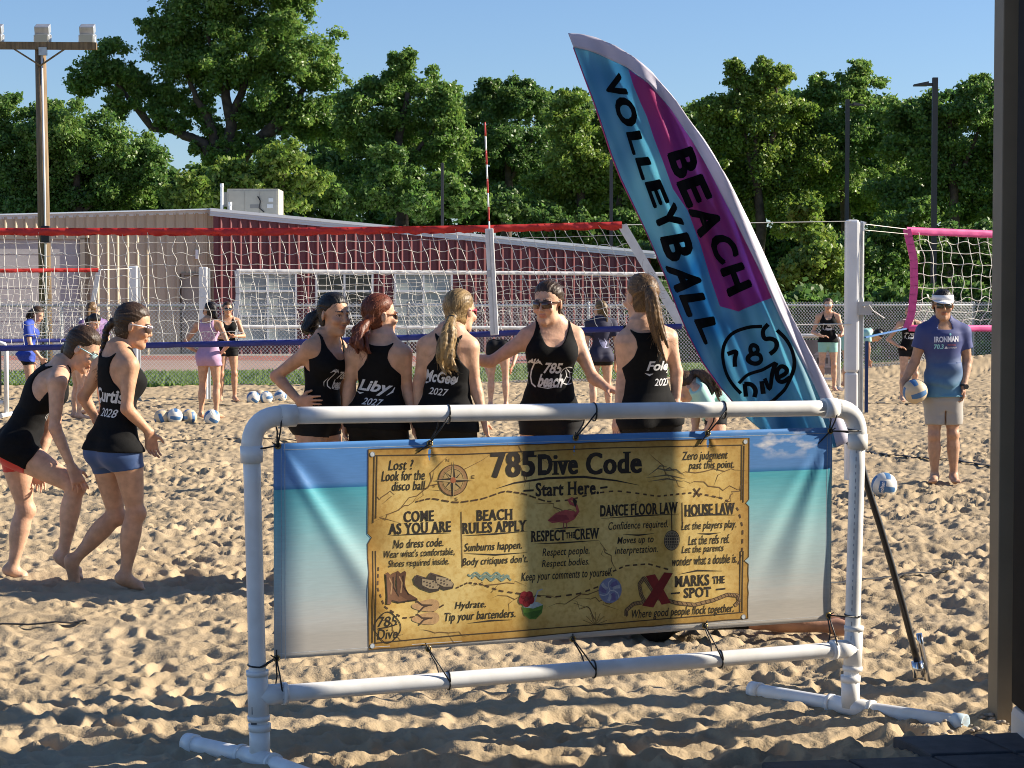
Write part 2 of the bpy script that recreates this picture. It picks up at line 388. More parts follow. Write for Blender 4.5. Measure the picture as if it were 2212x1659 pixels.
mb = MB(); mb.box((gd[0], BY+.05, -.05), (gd[1]-.08, BY+.15, gd[3]-.05))
for k in range(1, 7): mb.box((gd[0], BY+.04, gd[3]*k/7-.012), (gd[1]-.08, BY+.05, gd[3]*k/7+.012))
d = mb.build('garage_door', M_door, bld)
mb = MB(); mb.box((gd[1]-.08, BY-.04, -.05), (gd[1]+.06, BY+.15, gd[3])); mb.box((gd[0], BY-.04, gd[3]-.06), (gd[1]+.06, BY+.14, gd[3]+.08)); mb.build('door_frame', mat('door_trim', (.23, .21, .18), .6), d)
mb = MB(); mb.box((dd[0]+.04, BY+.03, -.05), (dd[1]-.04, BY+.1, dd[3]-.05)); d = mb.build('door', mat('tan_door', (.34, .30, .235), .5), bld)
mb = MB(); mb.box((dd[0]-.04, BY-.05, -.05), (dd[0]+.04, BY+.1, dd[3]+.04)); mb.box((dd[1]-.04, BY-.05, -.05), (dd[1]+.04, BY+.1, dd[3]+.04)); mb.box((dd[0]+.04, BY-.05, dd[3]-.04), (dd[1]-.04, BY+.1, dd[3]+.04)); mb.build('door_frame', mat('door_frame', (.25, .21, .16), .5), d)
MB().ball((dd[1]-.13, BY-.02, 1.0), .045).build('handle', M_galv, d, True)
MB().box((bx(425), BY-.16, bz(560)), (bx(431), BY+.0, bz(540))).build('wall_lamp', M_white, bld)
M_pane = [mat('window_blind', (.30, .34, .325), .2, var=.12, scale=.7, spec=.6), mat('window_dark', (.02, .021, .022), .1, spec=.6)]
M_frame = mat('window_frame', (.50, .53, .56), .4)
for k, (a, b) in enumerate(wins):
    x0, x1 = bx(a, YR), bx(b, YR); mb = MB(); t = .06; Y0 = YR-.05; Y1 = YR+.1; xm = (x0+x1)/2; zb = zw1-.62
    mb.box((x0, Y0, zw0), (x0+t, Y1, zw1)); mb.box((x1-t, Y0, zw0), (x1, Y1, zw1)); mb.box((x0+t, Y0, zw1-t), (x1-t, Y1, zw1)); mb.box((x0+t, Y0, zw0), (x1-t, Y1, zw0+t))
    mb.box((xm-.03, Y0+.01, zw0+t), (xm+.03, Y1, zw1-t)); mb.box((x0+t, Y0+.012, zb), (xm-.03, Y1, zb+.07)); mb.box((xm+.03, Y0+.012, zb), (x1-t, Y1, zb+.07))
    mb.box((x0+t, Y0+.012, zw0+.75), (xm-.03, Y1, zw0+.81)); mb.box((xm+.03, Y0+.012, zw0+.75), (x1-t, Y1, zw0+.81))
    w = mb.build('window', M_frame, bld)
    MB().box((x0+t, YR+.03, zw0+t), (x1-t, YR+.06, zw1-t)).build('pane', M_pane[1 if k == 1 else 0], w)
    MB().box((x0-.05, YR-.10, zw0-.07), (x1+.05, YR+.05, zw0-.002)).build('sill', M_frame, w)
mb = MB(); mb.add([(xl, BY+.17, -.1), (xc, BY+.17, -.1), (xc, BY+.17, bz(459)-.1), (xl, BY+.17, ztl-.1)], [(0, 1, 2, 3)]); mb.build('backing_wall', M_tan, bld)
# rooftop machine
HV = empty('rooftop_unit'); tag(HV, 'beige air conditioning cabinet on the roof of the shed behind the ridge', 'air conditioner'); HY = BY+2.5
hx0, hx1, hz0, hz1 = bx(492, HY, False), bx(603, HY, False), bz(470, HY), bz(408, HY); M_hv = mat('beige_enamel', (.44, .41, .34), .5, var=.06, scale=3)
MB().box((hx0, HY, hz0), (hx1, HY+1.4, hz1)).build('cabinet', M_hv, HV, bevel=.02)
for a, b in ((.03, .33), (.35, .62), (.64, .97)):
    MB().box((hx0+(hx1-hx0)*a, HY-.015, hz0+.12), (hx0+(hx1-hx0)*b, HY-.002, hz1-.06)).build('access_panel', M_hv, HV, bevel=.006)
MB().box((hx0+1.35, HY-.03, hz1-.42), (hx0+1.5, HY-.016, hz1-.3)).box((hx0+1.3, HY-.03, hz1-.62), (hx0+1.5, HY-.016, hz1-.5)).build('label_plate', mat('plate', (.7, .7, .68), .5), HV)
MB().tube([(hx0+1.0, HY-.02, hz1-.25), (hx0+1.1, HY-.08, hz1-.4), (hx0+1.05, HY-.08, hz1-.62), (hx0+1.2, HY-.02, hz1-.75)], .02).build('wiring', M_black, HV)
MB().box((hx0+.75, HY-.025, hz0+.3), (hx0+1.1, HY-.016, hz0+.42)).build('vent_grille', mat('grille', (.25, .24, .22), .6), HV)
MB().box((hx0-.25, HY+.2, hz1-.52), (hx0-.02, HY+1.1, hz1-.1)).build('intake_hood', M_hv, HV)
for px, yt, lab in ((479, 398, 'tall thin white vent pipe left of the rooftop cabinet'), (497, 438, 'short white vent pipe against the rooftop cabinet')):
    b = U(px, 470, HY-.4); t = U(px, yt, HY-.4); mb = MB(); mb.tube([b, t], .05, 10); mb.tube([t-np.array((0, 0, .1)), t+np.array((0, 0, .02))], .06, 10)
    tag(mb.build('vent_pipe', M_white, None, True), lab, 'vent pipe', 'white roof vent pipes')
# ============================================================ CHAIN LINK FENCE
M_wire = mat('fence_wire', (.62, .63, .64), .5, metal=.1)
fx = [(-22, 39.3), (-2, 39.3), (8.6, 44.0), (10.5, 46.5), (30, 48.5)]
fen = empty('chain_link_fence'); tag(fen, 'grey galvanised chain link fence along the far edge of the sand courts', 'fence')
FH = 1.53
fl = [np.array((*p, 0.)) for p in fx]
wires = []; rails = MB(); 
for a, b in zip(fl[:-1], fl[1:]):
    L = np.linalg.norm(b-a); e = (b-a)/L; n = int(L/.075)
    for i in range(-int(FH/.075)-1, n+1):
        for s in (1, -1):
            # a wire climbing at 45 degrees, clipped to this run
            u0 = i*.075; u1 = u0+FH+.05
            if s < 0: u0, u1 = u1, u0
            z0, z1 = .02, FH+.07
            pts = [];
            lo, hi = 0., 1.
            du = u1-u0
            for bound, sign in ((0, 1), (L, -1)):
                t = (bound-u0)/du
                if (du > 0) == (sign > 0): lo = max(lo, t)
                else: hi = min(hi, t)
            if hi-lo < .02: continue
            p = [a+e*(u0+du*t)+np.array((0, 0, z0+(z1-z0)*t)) for t in (lo, hi)]
            p[0][1] += .004*s; p[1][1] += .004*s
            wires.append(p)
    m = int(L/3.0)
    for k in range(m+1):
        q = a+e*L*k/m
        pmb = MB(); pmb.tube([q+(0, .03, -.1), q+(0, .03, FH+.03)], .03, 8); pmb.ball(q+(0, .03, FH+.05), (.036, .036, .03), 0, 6)
        pmb.build('post', M_galv, fen, True)
    rails.tube([a+(0, .03, FH), b+(0, .03, FH)], .024, 8)
V, F = polytubes(wires, .0048, 3); link('wire_mesh', fast('wire_mesh', V, F), M_wire, fen)
rails.build('top_rail', M_galv, fen, True)
# ============================================================ POLES
M_wood = mat('weathered_wood', (.20, .135, .075), .85, var=.35, scale=3, stretch=(6, 6, .5), bump=.01, bscale=6)
WY = 47.0
wp = empty('utility_pole'); tag(wp, 'brown wooden utility pole with a crossarm of floodlights and a white conduit', 'utility pole')
b = U(101, 790, WY); t = U(87, 88, WY); MB().tube([(b[0], WY, -.1), t], [.15, .125], 16).build('pole', M_wood, wp, True)
l = U(-120, 98, WY-.17); r = U(209, 100, WY-.17); MB().obox((l+r)/2+(0, 0, -.0), (r-l)/2, (0, .05, 0), (0, 0, .085)).build('crossarm', M_wood, wp, bevel=.01)
for px in (30, 140): MB().tube([U(px, 106, WY-.2), U(87, 142, WY-.17)], .022, 6).build('brace', M_wood, wp)
MB().tube([U(90, 110, WY-.14), U(97, 450, WY-.16), U(101, 790, WY-.17)], .025, 8).build('conduit', mat('conduit', (.62, .62, .62), .4), wp, True)
MB().box(tuple(U(94, 112, WY-.16)-(.09, .1, .09)), tuple(U(94, 112, WY-.16)+(.09, 0, .09))).build('junction_box', M_galv, wp)
MB().box(tuple(U(99, 512, WY-.17)-(.10, .08, .13)), tuple(U(99, 490, WY-.17)+(.10, .04, .02))).build('control_box', M_black, wp, bevel=.02)
for px, lab in ((90, 'grey floodlight in the middle of the wooden pole crossarm'), (187, 'grey floodlight at the right end of the crossarm'), (-12, 'grey floodlight cut off by the left edge of the photo')):
    f = empty('floodlight'); tag(f, lab, 'floodlight', 'floodlights on the wooden pole'); c = U(px, 75, WY-.2)
    MB().obox(c+(0, .1, -.09), (.17, 0, 0), (0, .13, .03), (0, -.03, .11)).build('housing', M_galv, f, bevel=.02)
    MB().obox(c+(0, .1, .13), (.165, 0, 0), (0, .12, .05), (0, -.03, .09)).build('hood', M_galv, f, bevel=.015)
    MB().obox(c+(0, -.055, -.09), (.14, 0, 0), (0, .006, .002), (0, -.02, .085)).build('lens', mat('lens', (.45, .45, .42), .15), f)
    MB().tube([c+(-.19, .1, .0), c+(-.19, .06, -.24), c+(.19, .06, -.24), c+(.19, .1, .0)], .02, 6).build('bracket', M_galv, f)
M_pole = mat('dark_pole', (.045, .042, .042), .5)
for px, yt, Y, hw, arm, lab in ((2019, 168, 60, .075, -1, 'tall dark square lamp post nearest the black panel, lamp head pointing left'), (1830, 215, 78, .075, 1, 'tall dark lamp post rising behind the white net post, lamp pointing right'), (1320, 345, 74, .06, 0, 'slim dark lamp post half hidden behind the left edge of the feather flag'), (955, 352, 70, .05, 0, 'slim dark lamp post in front of the trees left of the net antenna')):
    p = empty('lamp_post'); tag(p, lab, 'lamp post', 'dark lamp posts by the trees'); t = U(px, yt, Y)
    MB().box((t[0]-hw, Y-hw, -.1), (t[0]+hw, Y+hw, t[2])).build('post', M_pole, p)
    if arm:
        mb = MB(); mb.obox((t[0]+arm*(hw+.07), Y, t[2]-.2), (.07, 0, 0), (0, .05, 0), (0, 0, .04)); mb.add([(t[0]+arm*(hw+.14), Y-.18, t[2]-.12), (t[0]+arm*(hw+.14), Y+.18, t[2]-.12), (t[0]+arm*(hw+.55), Y+.1, t[2]-.2), (t[0]+arm*(hw+.55), Y-.1, t[2]-.2), (t[0]+arm*(hw+.14), Y-.18, t[2]-.24), (t[0]+arm*(hw+.14), Y+.18, t[2]-.24), (t[0]+arm*(hw+.55), Y+.1, t[2]-.25), (t[0]+arm*(hw+.55), Y-.1, t[2]-.25)], [(0, 1, 2, 3), (7, 6, 5, 4), (0, 3, 7, 4), (1, 5, 6, 2), (2, 6, 7, 3), (0, 4, 5, 1)])
        mb.build('lamp_head', M_pole, p)
# ============================================================ TREES
M_bark = mat('bark', (.075, .055, .04), .95, var=.4, scale=4, bump=.03, bscale=8)
def leafmat(name, c1, c2): return mat(name, c1, .42, col2=c2, scale=.5, attr='tint', trans=.5, spec=.5)
LEAF = [leafmat('leaf_cottonwood', (.135, .25, .055), (.19, .31, .07)), leafmat('leaf_deep', (.11, .215, .05), (.16, .275, .06)), leafmat('leaf_bright', (.165, .27, .045), (.215, .31, .06)), leafmat('leaf_dark', (.09, .185, .05), (.135, .235, .06))]
def tree(name, label, Y, lobes, li, trunk, leaf=.145, dens=1., seed=0, group='trees beyond the courts', spread=1.):
    r = np.random.default_rng(seed); root = empty(name); tag(root, label, 'tree' if name != 'bush' else 'bush', group)
    P = []; N = []
    for (px, py, pr) in lobes:
        c = U(px, py, Y)+np.array((0, r.uniform(-1, 1)*pr/FPX*Y*.6, 0)); rad = pr/FPX*Y
        k = int(13+rad*7)
        for j in range(k):                                   # clumps spread through the lobe, mostly near its skin
            d = r.standard_normal(3); d /= np.linalg.norm(d); d[2] *= .9
            far_ = r.random() < .22; q = c+d*rad*(r.uniform(.95, 1.18) if far_ else r.uniform(.3, 1.0))*np.array((1, 1, .88)); cr = rad*(r.uniform(.08, .16) if far_ else r.uniform(.15, .30))+.12
            m = int(dens*70*(cr/.2*.2/leaf)**1.75)+10
            tw = d*.7+r.standard_normal(3)*.6+np.array((0, 0, .15)); tw /= np.linalg.norm(tw)
            e = r.standard_normal((m, 3))*np.array((.52, .52, .36)); tl = r.uniform(-.9, 1.1, m)
            P.append(q+tw*(tl*cr*.95)[:, None]+e*(cr*(1.05-.35*np.abs(tl)))[:, None]-np.array((0, 0, 1))*(np.maximum(tl, 0)**2*cr*.3*spread)[:, None]); N.append(e*.3+d*.2)
    P = np.concatenate(P); N = np.concatenate(N); m = len(P)
    N += r.standard_normal((m, 3))*.75+np.array((0, 0, .25)); N /= np.linalg.norm(N, axis=1)[:, None]
    a = np.cross(N, r.standard_normal((m, 3))); a /= np.linalg.norm(a, axis=1)[:, None]; b = np.cross(N, a)
    s = leaf*r.uniform(.55, 1.25, m)[:, None]
    V = np.stack((P-a*s*.55, P-b*s*.34+N*s*.08, P+a*s*.6, P+b*s*.34+N*s*.08), 1).reshape(-1, 3)
    me = fast('crown', V, np.arange(4*m).reshape(-1, 4))
    at = me.color_attributes.new('tint', 'FLOAT_COLOR', 'POINT'); g = r.uniform(.7, 1.3, m); warm = r.uniform(.85, 1.2, m)
    at.data.foreach_set('color', np.repeat(np.stack((g*warm, g, g*.9, np.ones(m)), 1), 4, 0).astype(np.float32).ravel())
    link('crown', me, LEAF[li], root)
    mb = MB()
    for pts, r0, r1 in trunk:
        Q = [np.array((*U(p[0], p[1], Y)[[0]], Y+(p[2] if len(p) > 2 else 0), U(p[0], p[1], Y)[2])) for p in pts]
        fine = []
        for A, B in zip(Q[:-1], Q[1:]):
            for t in np.linspace(0, 1, 5)[:-1]: fine.append(A+(B-A)*t+r.normal(0, .035, 3)*(0 < t))
        fine.append(Q[-1]); mb.tube(fine, np.linspace(r0, r1, len(fine)), 8)
    mb.build('trunk', M_bark, root, True)
tree('cottonwood_tree', 'tallest tree, a spreading cottonwood with forked limbs rising above the photo top', 92, [(420, 30, 92), (540, 20, 100), (640, 95, 85), (372, 120, 66), (228, 132, 55), (196, 178, 40), (285, 175, 45), (262, 225, 34), (470, 140, 92), (600, 180, 95), (700, 150, 55), (690, 245, 72), (745, 285, 48), (335, 60, 38), (500, -50, 100), (620, -10, 70), (540, 240, 45), (350, 215, 45), (420, 235, 45), (640, 270, 40), (468, 335, 24), (492, 300, 28), (450, 285, 26), (520, 330, 22), (390, 275, 24), (430, 318, 20), (540, 305, 26), (575, 320, 30), (360, 262, 26)], 0,
     [([(470, 620), (475, 470), (482, 360)], .6, .42), ([(480, 380), (440, 310), (385, 285), (330, 280), (290, 210)], .3, .08), ([(484, 370), (500, 270), (480, 150), (440, 60)], .34, .08), ([(488, 390), (530, 330), (575, 285), (640, 215), (680, 150)], .38, .08), ([(570, 290), (620, 270), (690, 245)], .25, .08), ([(482, 350), (450, 260), (420, 200), (390, 130)], .26, .06), ([(497, 270), (540, 140), (560, 40)], .22, .06), ([(330, 280), (260, 190), (225, 140)], .14, .05)], .16, .9, 1)
tree('dense_tree', 'dark drooping tree at the far left behind the wooden pole', 80, [(100, 305, 80), (190, 285, 70), (270, 325, 70), (40, 270, 60), (150, 380, 85), (255, 400, 75), (315, 385, 45), (60, 395, 75), (12, 225, 28), (-40, 320, 75), (330, 340, 30), (150, 450, 60), (40, 450, 60), (110, 235, 30)], 1, [([(170, 600), (170, 450), (160, 330)], .3, .1), ([(170, 470), (230, 410), (260, 340)], .1, .04)], .15, 1.0, 2, spread=2.2)
tree('bushy_tree', 'low pale bushy tree at the foot of the cottonwood above the shed ridge', 76, [(430, 405, 55), (500, 385, 60), (398, 432, 36), (560, 390, 55), (618, 340, 52), (610, 420, 45), (480, 440, 45), (545, 440, 40), (670, 380, 35)], 2, [([(500, 600), (500, 480), (500, 400)], .2, .08), ([(600, 480), (610, 400), (618, 340)], .1, .04)], .18, 1.0, 3)
tree('rounded_tree', 'tall rounded green tree just right of the cottonwood', 87, [(880, 185, 65), (805, 195, 50), (945, 235, 62), (880, 270, 80), (785, 285, 60), (965, 325, 58), (850, 380, 75), (760, 390, 52), (770, 230, 38), (960, 210, 34), (870, 140, 30), (900, 430, 45)], 0, [([(870, 620), (870, 450), (860, 300), (880, 200)], .35, .1), ([(865, 400), (800, 300)], .15, .05), ([(868, 380), (940, 270)], .15, .05)], .15, .95, 4)
tree('dark_tree', 'dark upright tree behind the net antenna', 98, [(1058, 225, 46), (1130, 215, 48), (1100, 295, 74), (1028, 320, 52), (1150, 340, 72), (1080, 400, 78), (1000, 420, 55), (1128, 185, 24), (1055, 190, 22), (1000, 350, 40)], 3, [([(1090, 620), (1095, 450), (1100, 280)], .35, .1), ([(1095, 400), (1150, 300)], .12, .05)], .155, .95, 5)
tree('yellowish_tree', 'yellow green tree left of the feather flag', 84, [(1220, 262, 48), (1250, 325, 62), (1205, 375, 60), (1310, 375, 55), (1272, 445, 58), (1160, 445, 42), (1335, 300, 45), (1390, 350, 55), (1235, 220, 26), (1380, 440, 60), (1440, 400, 60), (1430, 500, 60)], 2, [([(1260, 620), (1255, 450), (1240, 300)], .3, .08), ([(1300, 620), (1340, 420), (1350, 330)], .2, .06)], .145, .95, 6)
tree('feathery_tree', 'loose topped tree right of the feather flag with two pale spires', 86, [(1595, 185, 34), (1585, 145, 18), (1655, 170, 40), (1690, 160, 24), (1570, 250, 52), (1640, 262, 74), (1705, 240, 52), (1548, 320, 60), (1650, 362, 84), (1725, 335, 70), (1600, 430, 80), (1700, 450, 80), (1535, 232, 32), (1500, 300, 45), (1648, 140, 18), (1510, 400, 60)], 2, [([(1640, 640), (1640, 450), (1630, 280)], .3, .1), ([(1640, 420), (1595, 260), (1590, 160)], .14, .04), ([(1640, 400), (1680, 250), (1670, 150)], .14, .04)], .145, .95, 7)
tree('leafy_tree', 'full leafy tree with a double top behind the white net post', 88, [(1762, 205, 40), (1812, 205, 42), (1862, 185, 42), (1858, 150, 20), (1822, 275, 74), (1882, 295, 62), (1790, 360, 75), (1880, 395, 75), (1745, 280, 50), (1770, 175, 18), (1920, 240, 40)], 0, [([(1825, 640), (1825, 450), (1815, 270)], .32, .1), ([(1825, 400), (1870, 250)], .14, .05)], .145, .95, 8)
tree('willowy_tree', 'dark drooping tree at the right beside the black panel', 82, [(1960, 255, 58), (2030, 245, 60), (2100, 232, 60), (2150, 215, 45), (1990, 335, 72), (2080, 340, 84), (2150, 325, 70), (1960, 430, 75), (2060, 435, 85), (2160, 440, 75), (2115, 180, 20), (2230, 300, 80), (2240, 420, 80)], 1, [([(2060, 640), (2060, 450), (2050, 260)], .3, .1), ([(2060, 420), (2120, 260)], .14, .05)], .145, .95, 9, spread=2.0)
tree('bush', 'bright green bush rising over the fence left of the white net post', 66, [(1752, 495, 48), (1770, 570, 66), (1722, 600, 50), (1690, 640, 42), (1790, 640, 50), (1740, 455, 26), (1640, 620, 45)], 2, [([(1760, 680), (1760, 600), (1755, 510)], .1, .04)], .16, 1.0, 10, 'bushes beyond the fence')
tree('bush', 'shaded bush behind the white net post and its control box', 70, [(1850, 555, 66), (1930, 520, 60), (1900, 600, 66), (1840, 640, 50), (1930, 650, 50), (1980, 470, 40)], 1, [([(1890, 680), (1890, 520)], .1, .04)], .15, 1.0, 11, 'bushes beyond the fence')
tree('bush', 'dark bush behind the pink net', 72, [(1990, 560, 66), (2070, 555, 70), (2140, 540, 66), (2050, 640, 55), (2130, 640, 55), (2200, 600, 70), (1985, 650, 45), (2220, 680, 60)], 3, [([(2070, 680), (2070, 520)], .1, .04)], .15, 1.0, 12, 'bushes beyond the fence')
tree('bush', 'low shadowy bush between the shed and the feather flag', 74, [(1430, 560, 50), (1440, 630, 45), (1500, 600, 60), (1560, 560, 60), (1590, 640, 55), (1510, 500, 50)], 3, [([(1480, 680), (1480, 560)], .1, .04)], .18, 1.0, 13, 'bushes beyond the fence')
tree('bush', 'leafy bush over the shed roof left of the net antenna', 80, [(1000, 430, 45), (900, 430, 50), (820, 420, 45), (730, 430, 50), (960, 400, 35), (840, 350, 40)], 1, [([(880, 560), (880, 440)], .1, .04)], .18, 1.0, 14, 'bushes beyond the fence')
tree('bush', 'leafy bush over the shed roof between the antenna and the flag', 82, [(1090, 450, 50), (1180, 470, 50), (1260, 490, 45), (1340, 500, 50)], 3, [([(1180, 560), (1180, 470)], .1, .04)], .18, 1.0, 15, 'bushes beyond the fence')
lob = [(x, y, 95) for x in range(-120, 2330, 105) for y in (420, 560)]+[(1010, 255, 52), (1090, 235, 55), (1165, 235, 52), (1245, 245, 55), (1320, 255, 55), (1400, 260, 60), (1480, 280, 60), (1530, 265, 50), (1600, 240, 55), (1690, 235, 55), (1770, 240, 50), (1900, 245, 55), (1985, 250, 55), (2070, 245, 55), (2150, 240, 60)]+[(x, 320, 60) for x in list(range(700, 1420, 110))+list(range(1480, 2200, 110))]
o = None
tree('woods', 'dense shadowy woods behind the row of trees', 118, lob, 3, [([(200, 640), (200, 500)], .3, .1)], .34, .8, 16, None)
lob = [(x, y, 58) for x in range(1440, 2340, 62) for y in (668, 740)]
tree('undergrowth', 'dark undergrowth filling the foot of the trees behind the right half of the fence', 57, lob, 3, [([(1700, 720), (1700, 660)], .06, .03)], .2, .8, 17, None)
[o for o in bpy.data.objects if o.name.startswith('undergrowth')][0]['kind'] = 'stuff'
w = [o for o in bpy.data.objects if o.name.startswith('woods')][0]; w['kind'] = 'stuff'
# ============================================================ NETS
M_cord = mat('net_cord', (.74, .72, .66), .8); M_rednet = mat('red_tape', (.50, .022, .018), .6, var=.1, scale=30); M_blue = mat('blue_tape', (.025, .035, .21), .5, var=.1, scale=20)
M_wtape = mat('white_tape', (.72, .72, .71), .6, var=.08, scale=12); M_pink = mat('pink_tape', (.72, .09, .30), .55, var=.08, scale=20)
def band(name, P, h, m, parent, rough=.0, seed=0, th=.012):
    "flat tape of height h hanging below the polyline P, with a ruffled face"
    P = np.asarray(P, float); d = np.concatenate(([0], np.cumsum(np.linalg.norm(np.diff(P, axis=0), axis=1)))); n = max(2, int(d[-1]/.03))
    q = np.linspace(0, d[-1], n); C = np.stack([np.interp(q, d, P[:, k]) for k in range(3)], 1); r = np.random.default_rng(seed)
    rows = 4; V = []
    for s in (-1, 1):
        for k in range(rows):
            f = k/(rows-1); w = r.standard_normal(n)*rough; w = np.convolve(w, np.ones(3)/3, 'same')
            V.append(C+np.stack((w*.2, s*th*(.6+.6*math.sin(f*math.pi))+w, -h*f+w*.6*(0 < k)), 1))
    V = np.concatenate(V); i = np.arange(n-1); F = []
    def strip(a, b): F.append(np.stack((a*n+i, b*n+i, b*n+i+1, a*n+i+1), 1))
    for k in range(rows-1): strip(k, k+1); strip(rows+k+1, rows+k)
    strip(rows, 0); strip(rows-1, 2*rows-1)
    return link(name, fast(name, V, np.concatenate(F)), m, parent, True)
def net(root, Pt, Pb, r, cols, rows, wob=.012, seed=0, drift=.0, name='netting'):
    "Pt(t), Pb(t): top and bottom edge for t in 0..1"
    rg = np.random.default_rng(seed); t = np.linspace(0, 1, cols+1); A = np.array([Pt(x) for x in t]); B = np.array([Pb(x) for x in t])
    s = np.linspace(0, 1, rows+1); Q = A[:, None]*(1-s)[None, :, None]+B[:, None]*s[None, :, None]
    n = rg.standard_normal(Q.shape)*np.array((wob, wob*.8, wob*.6)); n[:, 0] *= .2; n[:, -1] *= .4; Q = Q+n
    Q[:, :, 0] += drift*np.sin(s*math.pi)[None]
    L = []
    def fine(P, amp):
        k = len(P)*4; x = np.linspace(0, len(P)-1, k); o = np.stack([np.interp(x, range(len(P)), P[:, c]) for c in range(3)], 1)
        o[1:-1] = (o[:-2]+o[1:-1]*2+o[2:])/4
        return o+amp*np.sin(x*math.pi)[:, None]*rg.standard_normal(3)
    for i in range(cols+1): L.append(fine(Q[i], np.array((.006, .01, 0))))
    for j in range(1, rows): L.append(fine(Q[:, j], np.array((0, .01, .009))))
    V, F = polytubes(L, r, 4); return link(name, fast(name, V, F), M_cord, root, True)
def lerpP(pts):
    ts = np.array([p[0] for p in pts]); vs = np.array([p[1] for p in pts], float)
    return lambda t: np.array([np.interp(t, ts, vs[:, k]) for k in range(3)])
NY = 17.8
n1 = empty('volleyball_net'); tag(n1, 'nearest net with ruffled red top tape, blue bottom tape and an antenna', 'volleyball net', 'beach volleyball nets')
T1 = lerpP([(0, U(-330, 503, NY)), (.2, U(0, 500, NY)), (.56, U(600, 500, NY)), (.82, U(1050, 494, NY+.05)), (1, U(1343, 486, NY+.2))])
B1 = lerpP([(0, U(-320, 752, NY)), (.2, U(20, 751, NY)), (.56, U(650, 738, NY)), (.82, U(1130, 717, NY+.05)), (1, U(1472, 704, NY+.2))])
net(n1, T1, B1, .0025, 64, 10, .0052, 1)
band('top_tape', [T1(t)+(0, 0, .03) for t in np.linspace(0, 1, 60)], .062, M_rednet, n1, .016, 2)
band('bottom_tape', [B1(t)+(0, 0, .02) for t in np.linspace(0, 1, 40)], .05, M_blue, n1, .003, 3)
a, b = T1(1), B1(1)
MB().obox((a+b)/2, (b-a)/2, (0, .008, 0), (.038, 0, .012)).build('side_sleeve', M_wtape, n1)
post1 = G(1838, 1040); PX = post1[0]
ropes = MB(); ropes.tube([a+(0, 0, .0), U(1838, 478, post1[1]-.08)], .0035, 5); ropes.tube([b, U(1838, 700, post1[1]-.08)], .006, 5); ropes.build('rope', M_cord, n1)
# antenna with its white pocket
an0, an1 = U(1047, 264, NY-.04), U(1066, 722, NY-.03); mb = MB(); k = 15
for i in range(k):
    p, q = an0+(an1-an0)*i/k, an0+(an1-an0)*(i+1)/k; mb.tube([p, q], .0075, 8, i % 2)
an = mb.build('antenna', [mat('antenna_red', (.50, .03, .02), .4), M_white], n1, True)
p, q = U(1056, 494, NY-.05), U(1068, 724, NY-.05); MB().obox((p+q)/2, (q-p)/2, (0, .014, 0), (.036, 0, .003)).build('antenna_sleeve', M_wtape, an, bevel=.006)
mb = MB(); mb.obox((p+q)/2+(0, -.017, 0), (q-p)/2*.96, (0, .003, 0), (.004, 0, 0)); mb.box(tuple(p+(-.02, -.02, -.42)), tuple(p+(.012, -.0145, -.36))); mb.build('sleeve_buckle', mat('sleeve_grey', (.5, .5, .5), .6), an)
# pink net on the right-hand court
PY = 20.3
n2 = empty('volleyball_net'); tag(n2, 'net with pink edging tape at the right, behind the man in the visor', 'volleyball net', 'beach volleyball nets')
T2 = lerpP([(0, U(1958, 497, PY)), (1, U(2420, 516, PY+1))]); B2 = lerpP([(0, U(1962, 708, PY)), (.08, U(2000, 709, PY)), (1, U(2410, 708, PY+1))])
edge = lerpP([(0, U(1958, 495, PY)), (.3, U(1973, 560, PY)), (.55, U(1974, 620, PY)), (.8, U(1968, 680, PY)), (1, U(1957, 710, PY))])
def net2():
    rg = np.random.default_rng(5); L = []; cols, rows = 22, 9; g = np.zeros((cols+1, rows+1, 3))
    for j in range(rows+1):
        s = j/rows; e = edge(s)
        for i in range(cols+1):
            t = i/cols; far = T2(1)*(1-s)+B2(1)*s; g[i, j] = e+(far-e)*t+rg.standard_normal(3)*.008
            if s > .7: g[i, j, 0] -= (s-.7)**1*.28*(1-t*.4)
    for i in range(1, cols+1): L.append(g[i])
    for j in range(rows+1): L.append(g[:, j])
    out = []
    for P in L:
        x = np.linspace(0, len(P)-1, len(P)*4); out.append(np.stack([np.interp(x, range(len(P)), P[:, c]) for c in range(3)], 1)+.008*np.sin(x*3.1)[:, None]*rg.standard_normal(3))
    V, F = polytubes(out, .0031, 4); link('netting', fast('netting', V, F), M_cord, n2, True)
net2()
band('top_tape', [T2(t)+(0, 0, .03) for t in np.linspace(0, 1, 12)], .075, M_pink, n2, .004, 4)
band('bottom_tape', [B2(t)+(0, 0, .03) for t in np.linspace(0, 1, 12)], .065, M_pink, n2, .004, 4)
mb = MB(); E = [edge(t) for t in np.linspace(0, 1, 14)]
for p, q in zip(E[:-1], E[1:]): mb.obox((p+q)/2, (q-p)*.52, (0, .01, 0), (.038, 0, .004))
mb.build('side_tape', M_pink, n2)
mb = MB(); mb.tube([edge(0), U(1866, 484, post1[1])], .0035, 5); mb.tube([edge(.05), U(1868, 497, post1[1])], .0025, 5); mb.build('rope', M_cord, n2)
MB().tube([edge(1), U(1868, 729, post1[1]-.02)], .010, 5).build('tension_strap', mat('blue_strap', (.03, .12, .30), .6), n2)
